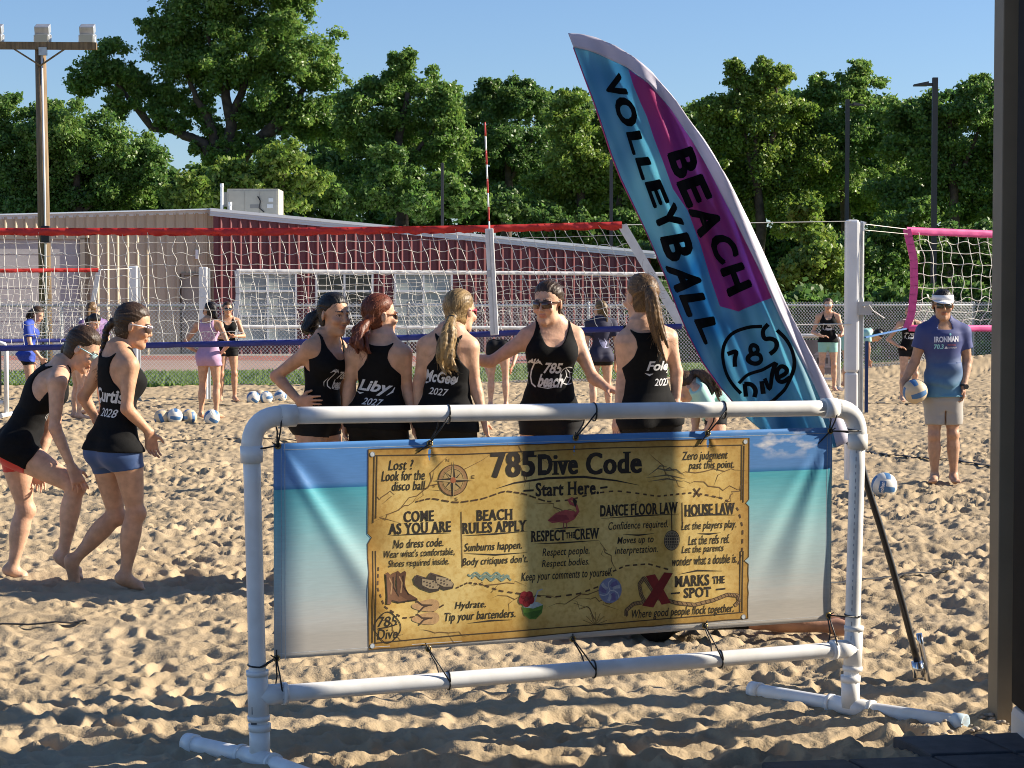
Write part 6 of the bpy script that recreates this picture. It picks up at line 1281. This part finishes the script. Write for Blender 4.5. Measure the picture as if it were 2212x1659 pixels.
person('barefoot player bending with a hand on her knee, red shorts and pale blue sunglasses', J, .006, tone=FAIR, hairc=BROWN, pony=[z(365, 300, .03), z(338, 345, .05), z(330, 400, .06), z(345, 440, .06)], botm=mat('red_shorts', (.62, .03, .018), .6, sheen=.2), glasses=((.35, .62, .68), (.3, .4, .42)), prints=[(name_art('Garcia'[-2:], '', .10, -.09, .78), 'back'), (beach_logo(.24, .02, .52), 'front')], hem=-.13, inseam=.05, ponyr=.03)
# --- group of five behind the banner
def group(label, Y0, cv, h, px, yaw, d, gaze, **kw):
    J = stand(h, U(*cv(px, 800), Y0)[0], Y0, yaw, z=kw.pop('zz', 0)); wv = kw.pop('wave', .3); jp(J, Y0, cv, d); J['gaze'] = vec(*gaze); J['wave'] = wv; J.update(kw.pop('extra', {}))
    if 'pony' in kw: kw['pony'] = [U(*cv(a, b), Y0+c) for a, b, c in kw['pony']]
    return person(label, J, kw.pop('vx', .006), **kw)
group('dark haired player with hand on hip and low bun at the left of the group', 11.75, z2, 1.66, 645, -50, dict(neck=(708, 690, .0), head=(770, 478, -.02), pelvis=(640, 1345, 0), hL=(700, 1400, .06), hR=(590, 1400, -.06), sR=(578, 752, -.10), sL=(800, 745, .09), eR=(290, 985, .02), wR=(485, 1195, -.10), mR=(585, 1200, -.16), eL=(850, 1010, .12), wL=(840, 1230, .1), mL=(840, 1320, .08)), (.70, -.68, -.12), tone=TAN, hairc=BLACK, hair='bun', pony=[(640, 470, .06), (590, 520, .08), (560, 580, .09), (600, 600, .08)], ponyr=.042, prints=[(beach_logo(.25, .03, .52), 'front')], hem=-.01, inseam=.06, extra=dict(pnR=vec(.3, .9, 0), curlR=.2))
group('auburn ponytail player seen from behind, pearl earring and brown sunglasses', 11.7, z2, 1.66, 1140, 78, dict(neck=(1165, 705, .0), head=(1150, 488, .03), pelvis=(1130, 1340, 0), sL=(935, 800, .02), sR=(1335, 800, -.02), eL=(895, 1080, .03), wL=(868, 1330, .03), mL=(862, 1410, .02), eR=(1378, 1080, .02), wR=(1428, 1350, -.02), mR=(1440, 1440, -.03)), (.88, .46, -.04), tone=FAIR, hairc=AUBURN, pony=[(1032, 548, -.06), (985, 610, -.08), (985, 700, -.10), (1010, 800, -.11)], ponyr=.04, glasses=((.22, .08, .03), (.05, .03, .02)), prints=[(name_art('Liby', '2027', .205, -.01, .41), 'back')], hem=-.12, build=1.06, wave=.7)
group('blonde ponytail player seen from behind with pink sunglasses', 11.65, z2, 1.68, 1700, 82, dict(neck=(1735, 640, .0), head=(1812, 452, .06), pelvis=(1690, 1345, 0), sL=(1530, 735, .02), sR=(1890, 735, -.02), eL=(1475, 1020, .03), wL=(1465, 1290, .03), mL=(1470, 1380, .02), eR=(1935, 1050, .0), wR=(2005, 1330, -.03), mR=(2025, 1430, -.03)), (.62, .78, -.08), tone=FAIR, hairc=BLOND, pony=[(1745, 505, -.05), (1718, 600, -.12), (1690, 740, -.13), (1690, 860, -.12), (1705, 960, -.12)], ponyr=.042, glasses=((.70, .10, .16), (.5, .1, .12)), prints=[(name_art('McGee', '2027', .195, -.035, .50), 'back')], hem=-.12, wave=.9, build=1.03)
group('player facing the camera with both arms held out, brown sunglasses and logo top', 12.1, z3, 1.73, 730, -108, dict(neck=(745, 572, .0), head=(712, 382, -.04), pelvis=(722, 1330, 0), sR=(548, 655, -.03), sL=(932, 648, .03), eR=(238, 868, -.06), wR=(20, 835, -.16), mR=(-60, 815, -.2), eL=(1085, 1000, -.03), wL=(1205, 1085, -.12), mL=(1275, 1110, -.16)), (-.42, -.88, -.14), tone=FAIR, hairc=BROWN, pony=[(800, 430, .09), (830, 500, .08), (822, 545, .08)], ponyr=.018, glasses=((.045, .025, .015), (.06, .025, .015)), prints=[(beach_logo(.30, .0, .47), 'front')], hem=-.02, inseam=.07, build=1.06, extra=dict(pnL=vec(0, 0, -1)))
group('tall player with a long light brown ponytail, seen from behind beside the feather flag', 11.6, z3, 1.77, 1560, 108, dict(neck=(1490, 595, .0), head=(1478, 335, .02), pelvis=(1545, 1330, 0), sL=(1350, 690, .0), sR=(1705, 665, .04), eL=(1335, 980, .01), wL=(1292, 1280, -.03), mL=(1275, 1390, -.04), eR=(1775, 950, .06), wR=(1770, 1210, .03), mR=(1765, 1300, .02)), (-.55, .82, -.05), tone=FAIR, hairc=LBROWN, pony=[(1545, 262, -.08), (1575, 330, -.13), (1600, 480, -.13), (1640, 640, -.12), (1690, 830, -.11)], ponyr=.040, prints=[(name_art('Foley', '2027', .19, .075, .56), 'back')], hem=-.10, wave=.25)
# --- man with the visor and the ball
Y0 = 17.9; J = stand(1.74, U(*z4(1520, 900), Y0)[0], Y0, -97)
jp(J, Y0, z4, dict(neck=(1515, 545, .0), head=(1518, 352, -.03), pelvis=(1525, 1330, 0), hR=(1440, 1375, 0), hL=(1610, 1375, 0), sR=(1312, 630, -.02), sL=(1738, 635, .02), eR=(1215, 960, .0), wR=(1085, 1205, -.05), mR=(1095, 1300, -.10), eL=(1785, 960, .05), wL=(1745, 1235, -.06), mL=(1745, 1330, -.07)))
jp(J, Y0, z5, dict(kR=(1250, 470, -.03), kL=(1510, 450, -.02), aR=(1258, 1030, .0), aL=(1520, 1030, .0), tR=(1235, 1105, -.14), tL=(1548, 1110, -.14)))
J['gaze'] = vec(-.06, -1, -.06); J['pnR'] = vec(1, -.1, .1); J['curlR'] = .55; J['thR'] = -1; J['curlL'] = .7
shm = bpy.data.materials.new('ombre_shirt'); shm.use_nodes = True; t = shm.node_tree; b = t.nodes['Principled BSDF']; b.inputs['Roughness'].default_value = .7; tc = t.nodes.new('ShaderNodeTexCoord'); sx = t.nodes.new('ShaderNodeSeparateXYZ'); mr = t.nodes.new('ShaderNodeMapRange'); rp = t.nodes.new('ShaderNodeValToRGB'); nz = t.nodes.new('ShaderNodeTexNoise'); nz.inputs['Scale'].default_value = 30; ad = t.nodes.new('ShaderNodeMath'); ad.operation = 'MULTIPLY_ADD'; ad.inputs[1].default_value = .12
t.links.new(tc.outputs['Generated'], sx.inputs[0]); t.links.new(tc.outputs['Object'], nz.inputs[0]); t.links.new(nz.outputs[0], ad.inputs[0]); t.links.new(sx.outputs[2], ad.inputs[2]); t.links.new(ad.outputs[0], rp.inputs[0]); t.links.new(rp.outputs[0], b.inputs['Base Color'])
e = rp.color_ramp.elements; e[0].position = .06; e[0].color = (.10, .26, .36, 1); e[1].position = .62; e[1].color = (.040, .055, .18, 1); q = e.new(.34); q.color = (.065, .13, .24, 1)
IM = Art(); f = lambda x, y: (x, .74+y/.52); IM.text('IRONMAN', 0, .02, .215, .042, (.72, .72, .78), bold=.04); IM.text('70.3', -.067, -.032, .08, .034, (.28, .62, .68), bold=.03); IM.text('WESTERN', .045, -.022, .08, .014, (.5, .12, .1)); IM.text('CHAMPIONSHIP', .05, -.042, .09, .012, (.55, .55, .6)); IM.circ((.032, .055), .009, (.28, .62, .68)); IM.poly([(-.02, -.048), (.008, -.048), (.002, -.034), (-.008, -.03)], (.72, .72, .78)); IM.xf(f)
man, mF = person('barefoot man in white visor and blue ombre shirt holding a ball at his hip', J, .007, True, tone=(.46, .265, .165), hairc=BLACK, hair='short', top='shirt', topm=shm, botm=mat('stone_shorts', (.36, .335, .30), .8, var=.05), glasses=((.02, .02, .02), (.015, .017, .016)), visor=True, hem=-.02, inseam=.22, prints=[(IM, 'front')], hairoff=.013)
w = J['wL']; d = norm(J['mL']-J['eL']); a1 = norm(np.cross(d, (0, 1, .2))); a2 = np.cross(d, a1); wt = MB().tube([w+(a1*math.cos(t)+a2*math.sin(t))*.033 for t in np.linspace(0, 6.283, 15)], .010, 6).build('wristwatch', M_black, man, True); MB().tube([w+vec(.012, -.038, 0), w+vec(.014, -.050, 0)], .022, 12).build('watch_face', mat('watch', (.03, .035, .04), .15), wt, True)
MAN_BALL = U(*z4(1217, 1288), 17.78)
# --- players further back
def far(label, px, feet, h, yaw, arms='hip', vx=.0105, gaze=None, pose=None, **kw):
    g = G(px, feet); J = stand(h, g[0], g[1], yaw, z=0)
    for s in 'LR':
        if arms == 'hip' or (arms == 'hipR' and s == 'R') or (arms == 'hipL' and s == 'L'): mirror_hip(J, s)
        J['curl'+s] = .4
    if gaze is not None: J['gaze'] = vec(*gaze)
    P = J['P']
    if pose: pose(J, P)
    if 'pony' in kw: r_, f_, u_ = head_axes(J); kw['pony'] = [J['head']+(r_*a+f_*b+u_*c)*h/1.7 for a, b, c in kw['pony']]
    return person(label, J, vx, **kw)
PT = [(0, -.105, .03), (0, -.13, -.03), (0, -.125, -.10), (0, -.11, -.20), (0, -.10, -.28)]; SP = PT[:3]+[(0, -.11, -.15)]
LV = mat('lavender_jersey', (.44, .27, .42), .75, var=.05, scale=30); BE = Art(); BE.text('BEACH', 0, 0, .20, .10, (.62, .55, .62), bold=.0); BE.text('VOLLEY', 0, -.085, .20, .05, (.62, .55, .62)); BE.xf(lambda x, y: (x, .62+y/.5))
far('player in a lavender sleeveless top with hands on hips, seen from behind the ball row', 452, 905, 1.60, 75, gaze=(-.75, .65, 0), tone=TAN, hairc=BLACK, pony=SP, topm=LV, hem=-.26, racer=False, glasses=((.1, .05, .3), (.1, .08, .3)), prints=[(BE, 'back')], inseam=.04)
far('player in black with sunglasses standing half behind the lavender player', 492, 868, 1.60, -75, arms='hang', gaze=(.3, -.95, 0), tone=TAN, hairc=BROWN, pony=PT, glasses=((.02, .02, .02), (.02, .015, .01)), hem=-.02, pose=lambda J, P: J.update(eL=P(-.16, .03, .66), wL=P(-.06, .13, .66), mL=P(0, .14, .68), eR=P(.16, .03, .66), wR=P(.04, .13, .64), mR=P(-.02, .14, .66)))
BL_ = mat('royal_shirt', (.018, .055, .36), .7, var=.06, scale=20)
far('girl in a royal blue shirt and black shorts looking down beside the wooden pole', 62, 893, 1.57, 10, arms='hang', gaze=(.85, -.2, -.45), tone=FAIR, hairc=BROWN, pony=SP, top='shirt', topm=BL_, hem=-.2, inseam=.12, pose=lambda J, P: J.update(neck=P(0, .03, .82), head=P(0, .085, .905), eR=P(.14, .03, .63), wR=P(.12, .12, .51), mR=P(.11, .16, .45)))
PU = mat('purple_shirt', (.10, .05, .20), .7, var=.1, scale=16, col2=(.28, .17, .32))
far('girl in a purple shirt with light brown hair, turned away near the left wooden pole', 203, 896, 1.60, 130, arms='hang', gaze=(.2, .95, -.1), tone=FAIR, hairc=LBROWN, pony=PT, top='shirt', topm=PU, hem=-.15, inseam=.1)
far('dark haired girl in a patterned top with lowered head by the purple shirt', 168, 907, 1.52, 30, arms='hang', gaze=(.6, -.4, -.6), tone=FAIR, hairc=BLACK, pony=SP, topm=mat('patterned_top', (.20, .14, .2), .8, col2=(.5, .45, .5), scale=14), hem=-.1, pose=lambda J, P: J.update(neck=P(0, .10, .80), head=P(0, .16, .875)))
NV = mat('navy_shirt', (.016, .016, .045), .75); KS = Art()
for k in range(5): KS.stroke([(-.06+.018*k, .07-.01*k), (-.03+.016*k, -.01), (.0+.012*k, -.07)], .014, (.36, .36, .55), taper=True)
KS.stroke([(.02, .06), (.06, .0), (.03, -.07), (.10, -.06)], .03, (.36, .36, .55), taper=True); KS.xf(lambda x, y: (x, .38+y/.5))
far('girl in a navy shirt with a blonde tipped ponytail, turned away beyond the outstretched arm', 1297, 905, 1.62, 105, arms='hang', gaze=(-.6, .8, 0), tone=FAIR, hairc=((.04, .025, .015), (.30, .19, .07)), pony=PT, top='shirt', topm=NV, hem=-.15, inseam=.10, prints=[(KS, 'back')])
def bow(J, P): J.update(neck=P(0, .29, .56), head=P(0, .37, .49), sL=P(-.10, .27, .55), sR=P(.10, .27, .55), eL=P(-.12, .27, .38), wL=P(-.09, .22, .27), mL=P(-.07, .21, .21), eR=P(.15, .2, .48), wR=P(.13, .1, .40), mR=P(.1, .08, .34), hup=J['F']*1.0+vec(0, 0, -.2), gaze=vec(0, 0, -1)+J['F']*.2)
far('bending player behind the blonde player, only black shorts and legs in view', 1076, 884, 1.66, 88, pose=bow, tone=FAIR, hairc=BROWN, pony=[(0, -.1, .05), (0, -.12, .12), (0, -.1, .2)], hem=-.02, inseam=.09)
MT = mat('mint_shirt', (.36, .62, .55), .7, var=.05, scale=20)
Y0 = 15.5; J = stand(1.66, U(1548, 820, Y0)[0], Y0, 195); jp(J, Y0, z3, dict(pelvis=(2080, 1240, .1), neck=(1930, 1075, 0), head=(1850, 1085, -.02), sL=(1960, 1110, -.14), sR=(1975, 1090, .16), eL=(2085, 1330, -.18), wL=(2030, 1440, -.16), mL=(1990, 1480, -.16), eR=(1930, 1330, .16), wR=(1930, 1440, .1), mR=(1930, 1500, .1), hL=(2090, 1280, -.02), hR=(2110, 1280, .18)))
J['gaze'] = norm(vec(-.7, -.1, -.75)); J['hup'] = vec(-.6, 0, .6); J['F'] = norm(vec(-1, -.1, -.2))
person('girl in a mint shirt bending down behind the feather flag with brown hair falling', J, .008, tone=FAIR, hairc=MID, pony=[J['head']+vec(.06, 0, .12), J['head']+vec(.14, -.05, .10), J['head']+vec(.21, -.08, .02), J['head']+vec(.24, -.1, -.08)], ponyr=.04, top='shirt', topm=MT, hem=-.1, inseam=.12)
MS = mat('mint_skirt', (.30, .58, .50), .7)
far('player in white sunglasses and black logo top standing behind the house print banner', 1787, 846, 1.66, -95, arms='hang', gaze=(-.2, -1, -.05), tone=FAIR, hairc=MID, hair='pony', pony=[(0, -.1, .07), (0, -.12, .04), (0, -.11, 0)], ponyr=.02, botm=MS, inseam=.16, glasses=((.7, .7, .7), (.6, .65, .7)), prints=[(beach_logo(.24, 0, .52), 'front')], hem=-.02, pose=lambda J, P: J.update(eL=P(-.16, .0, .64), wL=P(-.13, .13, .60), mL=P(-.11, .19, .60), eR=P(.16, .0, .64), wR=P(.08, .14, .60), mR=P(.02, .17, .60)))
far('fair haired player with hands on hips behind the pink net corner', 1962, 868, 1.55, -80, gaze=(-.1, -1, 0), tone=FAIR, hairc=((.2, .13, .06), (.4, .3, .16)), pony=SP, glasses=((.4, .25, .2), (.3, .15, .1)), prints=[(beach_logo(.22, 0, .48), 'front')], hem=-.02, inseam=.08)
def bow2(J, P): J.update(neck=P(0, .26, .64), head=P(0, .35, .60), sL=P(-.10, .24, .63), sR=P(.10, .24, .63), eL=P(-.11, .25, .46), wL=P(-.09, .25, .33), mL=P(-.09, .26, .27), eR=P(.11, .25, .46), wR=P(.09, .25, .33), mR=P(.09, .26, .27), hup=J['F']+vec(0, 0, .3), gaze=vec(0, 0, -1)+J['F']*.3)
far('dark haired person in mint bending forward, mostly hidden by the white net post', 1826, 838, 1.62, -5, pose=bow2, tone=TAN, hairc=BLACK, pony=[(0, -.1, .02), (0, -.08, .10), (.0, -.02, .16)], top='shirt', topm=MT, botm=MS, inseam=.14)
# --- person lying on the sand behind the banner
Y0 = 9.75; gx = U(1500, 1370, Y0)[0]; J = stand(1.68, gx, Y0, 0); zz = .13
J.update(pelvis=vec(.70, 9.86, zz), neck=vec(.17, 9.95, zz+.02), head=vec(.0, 9.98, zz+.02), hL=vec(.75, 9.95, zz), hR=vec(.75, 9.78, zz), kL=vec(1.15, 9.94, .09), kR=vec(1.17, 9.72, .10), aL=vec(1.54, 9.90, .06), aR=vec(1.56, 9.72, .06), tL=vec(1.63, 9.85, .05), tR=vec(1.65, 9.66, .05), sL=vec(.24, 10.08, zz), sR=vec(.24, 9.84, zz), eL=vec(.16, 10.18, .06), wL=vec(-.04, 10.12, .06), mL=vec(-.12, 10.08, .06), eR=vec(.16, 9.72, .06), wR=vec(-.04, 9.78, .06), mR=vec(-.12, 9.84, .06), F=vec(0, 0, 1), gaze=vec(0, -.2, 1), hup=vec(-1, 0, .1))
person('person lying on the sand behind the banner, only a bare lower leg showing beneath it', J, .008, tone=(.40, .21, .13), hairc=BROWN, pony=[vec(-.14, 10.0, .15), vec(-.2, 10.02, .1), vec(-.24, 10.03, .06)], inseam=.40, hem=-.05)
# ============================================================ VOLLEYBALLS
M_ball = mat('ball_leather', (.72, .70, .63), .5, var=.05, scale=20, bump=.0006, bscale=300); M_panel = mat('ball_blue', (.06, .17, .36), .5, var=.08, scale=30); M_seam = mat('ball_red', (.32, .05, .05), .5); M_ltan = mat('ball_sandy', (.58, .46, .30), .6, var=.1, scale=12)
def ballmesh(name, c, r, rot, base, letters=False):
    root = empty(name); Rm = np.array(rot.to_matrix()); c = np.array(c)
    n = 26; V = []; F = []; MI = []
    def sph(x, y, z): v = norm(vec(x, y, z)); return v
    # cube sphere: every face has three parallel panels, the middle ones blue
    for ax in range(3):
        for sg in (-1, 1):
            o = len(V)
            for i in range(n+1):
                for j in range(n+1):
                    a = math.tan((i/n*2-1)*math.pi/4); b_ = math.tan((j/n*2-1)*math.pi/4); p = [0, 0, 0]; p[ax] = sg; p[(ax+1) % 3] = a; p[(ax+2) % 3] = b_; q = (i/n)*3; g = abs(q-round(q)) < .03 and 0 < round(q) < 3; rim = i in (0, n) or j in (0, n)
                    V.append(c+Rm@(norm(vec(*p))*r*(1-.018*(g or rim))))
            for i in range(n):
                for j in range(n):
                    f = (o+i*(n+1)+j, o+(i+1)*(n+1)+j, o+(i+1)*(n+1)+j+1, o+i*(n+1)+j+1); F.append(f if sg > 0 else f[::-1]); q = (i+.5)/n; e = abs(j+.5-n/2)/n
                    k = 0
                    if .36 < q < .64 and e < .46: k = 1
                    elif .33 < q < .67 and e < .48: k = 2 if (.345 < q < .655) is False else 0
                    MI.append(k)
    link('shell', fast('shell', np.array(V), np.array(F), MI), [base, M_panel, M_seam], root, True)
    if letters:
        A_ = Art(); A_.text('molten', 0, 0, .105, .034, (.75, .75, .75), bold=.03); cd = norm(vec(0, 0, H)-c); rx = norm(np.cross(cd, (0, 0, 1))); up = np.cross(rx, cd)*-1
        up = np.cross(cd, rx)*-1; rx = norm(np.cross((0, 0, 1.), cd)); up = np.cross(cd, rx); a0 = R(82)
        def mp(x, y, off): X = x*math.cos(a0)-y*math.sin(a0)-.016; Y = x*math.sin(a0)+y*math.cos(a0)-.02; q = norm(cd*r+rx*X+up*Y); return c+q*(r+.0015+off)
        A_.build('lettering', mp, root, .01)
        B_ = Art(); B_.poly([(-.06, -.028), (.06, -.028), (.06, .028), (-.06, .028)], (.06, .17, .36)); B_.build('blue_panel', lambda x, y, o: mp(x, y, o-.001), root, .01)
    return root
from mathutils import Euler
def ball_at(px, py, r, e, base, lab, letters=False, drop=.004):
    p = G(px, py); y = p[1]-.02; x = p[0]; z = float(sand_h(x, y)); c = np.array((x, y, max(z+r-.03, r-.03)))
    tag(ballmesh('volleyball', c, r, Euler(e), base, letters), lab, 'volleyball', 'white and blue volleyballs')
ball_at(350, 914, .105, (.3, 1.2, .4), M_ltan, 'sandy volleyball at the left end of the row of four before the lavender player'); ball_at(378, 914, .105, (.2, .1, .3), M_ball, 'white volleyball second from the left in the row of four'); ball_at(409, 913, .105, (.1, 1.5, .9), M_ltan, 'sandy tan volleyball third from the left in the row of four'); ball_at(458, 914, .107, (.5, .4, .7), M_ball, 'white volleyball at the right end of the row, by the lavender player feet')
ball_at(547, 870, .105, (.6, .5, .8), M_ball, 'white volleyball leftmost of the three far balls'); ball_at(563, 867, .105, (.1, .9, .3), M_ltan, 'sandy volleyball between the two white far balls'); ball_at(575, 869, .105, (.9, 1.4, .2), M_ball, 'white volleyball just right of the sandy far ball'); ball_at(606, 866, .105, (1.2, .4, 1.1), M_ball, 'volleyball behind the elbow of the player with hand on hip')
ball_at(1908, 1068, .108, (.25, .15, .15), M_ball, 'white and blue volleyball with lettering on the sand at the foot of the flag', True)
tag(ballmesh('volleyball', MAN_BALL, .108, Euler((.3, -.35, .15)), M_ltan), 'volleyball held at the hip of the man in the visor', 'volleyball', 'white and blue volleyballs')
# ============================================================ SMALL PIPE FRAMES FAR BACK
def farframe(px0, px1, yt, yb, Y, lab, art):
    f = empty('pipe_frame'); tag(f, lab, 'banner frame', 'small white pipe frames far back'); a, b = U(px0, yt, Y), U(px1, yt, Y); mb = MB(); r = .034
    mb.tube([(a[0], Y, 0), a-(0, 0, .08), a+(.025, 0, -.02), a+(.09, 0, 0), b-(.09, 0, 0), b+(-.025, 0, -.02), b-(0, 0, .08), (b[0], Y, 0)], r, 12); mb.build('pipe', M_pvc, f, True)
    for q in (a, b): MB().tube([(q[0], Y-.35, .03), (q[0], Y+.35, .03)], r, 10).build('foot_pipe', M_pvc, f, True)
    MB().tube([(a[0]+.04, Y, .2), (b[0]-.04, Y, .2)], r*.9, 10).build('lower_pipe', M_pvc, f, True)
    MB().box((a[0]+.07, Y-.006, .30), (b[0]-.07, Y+.006, a[2]-.08)).build('panel', art, f); return f, a, b
farframe(-110, 13, 741, 900, 28.5, 'white pipe frame with a dark panel cut off by the left edge', mat('dark_banner', (.08, .07, .075), .6, var=.2))
f, a, b = farframe(1690, 1812, 725, 860, 37, 'white pipe frame with a grey house print banner behind the feather flag', mat('grey_banner', (.20, .18, .185), .6, var=.25, scale=3))
HA = Art(); GR = (.42, .38, .40); DK = (.09, .08, .085)
for k in (0, 1):
    x = .32+k*.42; HA.poly([(x-.2, .55), (x, .78), (x+.2, .55)], GR); HA.poly([(x-.15, .2), (x+.15, .2), (x+.15, .54), (x-.15, .54)], (.33, .3, .31)); 
    for j in range(3): HA.poly([(x-.12+j*.09, .3), (x-.07+j*.09, .3), (x-.07+j*.09, .48), (x-.12+j*.09, .48)], DK, 1)
for k in range(6): HA.stroke([(.08+k*.17, .0), (.08+k*.17, .19)], .02, (.5, .47, .48), 1)
HA.stroke([(.02, .2), (.98, .2)], .03, GR, 1)
HA.build('house_print', lambda x, y, o: vec(a[0]+.07+(b[0]-a[0]-.14)*x, 37-.008-o, .30+(a[2]-.38)*y), f, .3, eps=.001)
fp_ = U(1812, 722, 36.9)
# ============================================================ ORIGINS: every thing gets its origin at its own base
bpy.context.view_layer.update()
def allch(o):
    r = []
    for c in o.children: r.append(c); r += allch(c)
    return r
for o in list(bpy.data.objects):
    if o.parent or o.type not in ('EMPTY', 'MESH') or o.get('kind') == 'structure': continue
    ms = [c for c in [o]+allch(o) if c.type == 'MESH']
    if not ms: continue
    B = np.concatenate([np.array(m.bound_box) for m in ms]); base = Vector(((B[:, 0].min()+B[:, 0].max())/2, (B[:, 1].min()+B[:, 1].max())/2, B[:, 2].min()))
    if o.type == 'MESH': o.data.transform(Matrix.Translation(-base))
    o.location = base
    if o.name == 'metal_building':                 # the shed stands turned a little, so the low sun grazes its ribs
        pc = Vector((xc, YR, 0)); Mz = Matrix.Rotation(ROT, 3, 'Z'); o.rotation_euler = (0, 0, ROT); o.location = Mz @ (base-pc)+pc
    for c in o.children: c.matrix_parent_inverse = Matrix.Translation(-base)
bpy.context.view_layer.update()
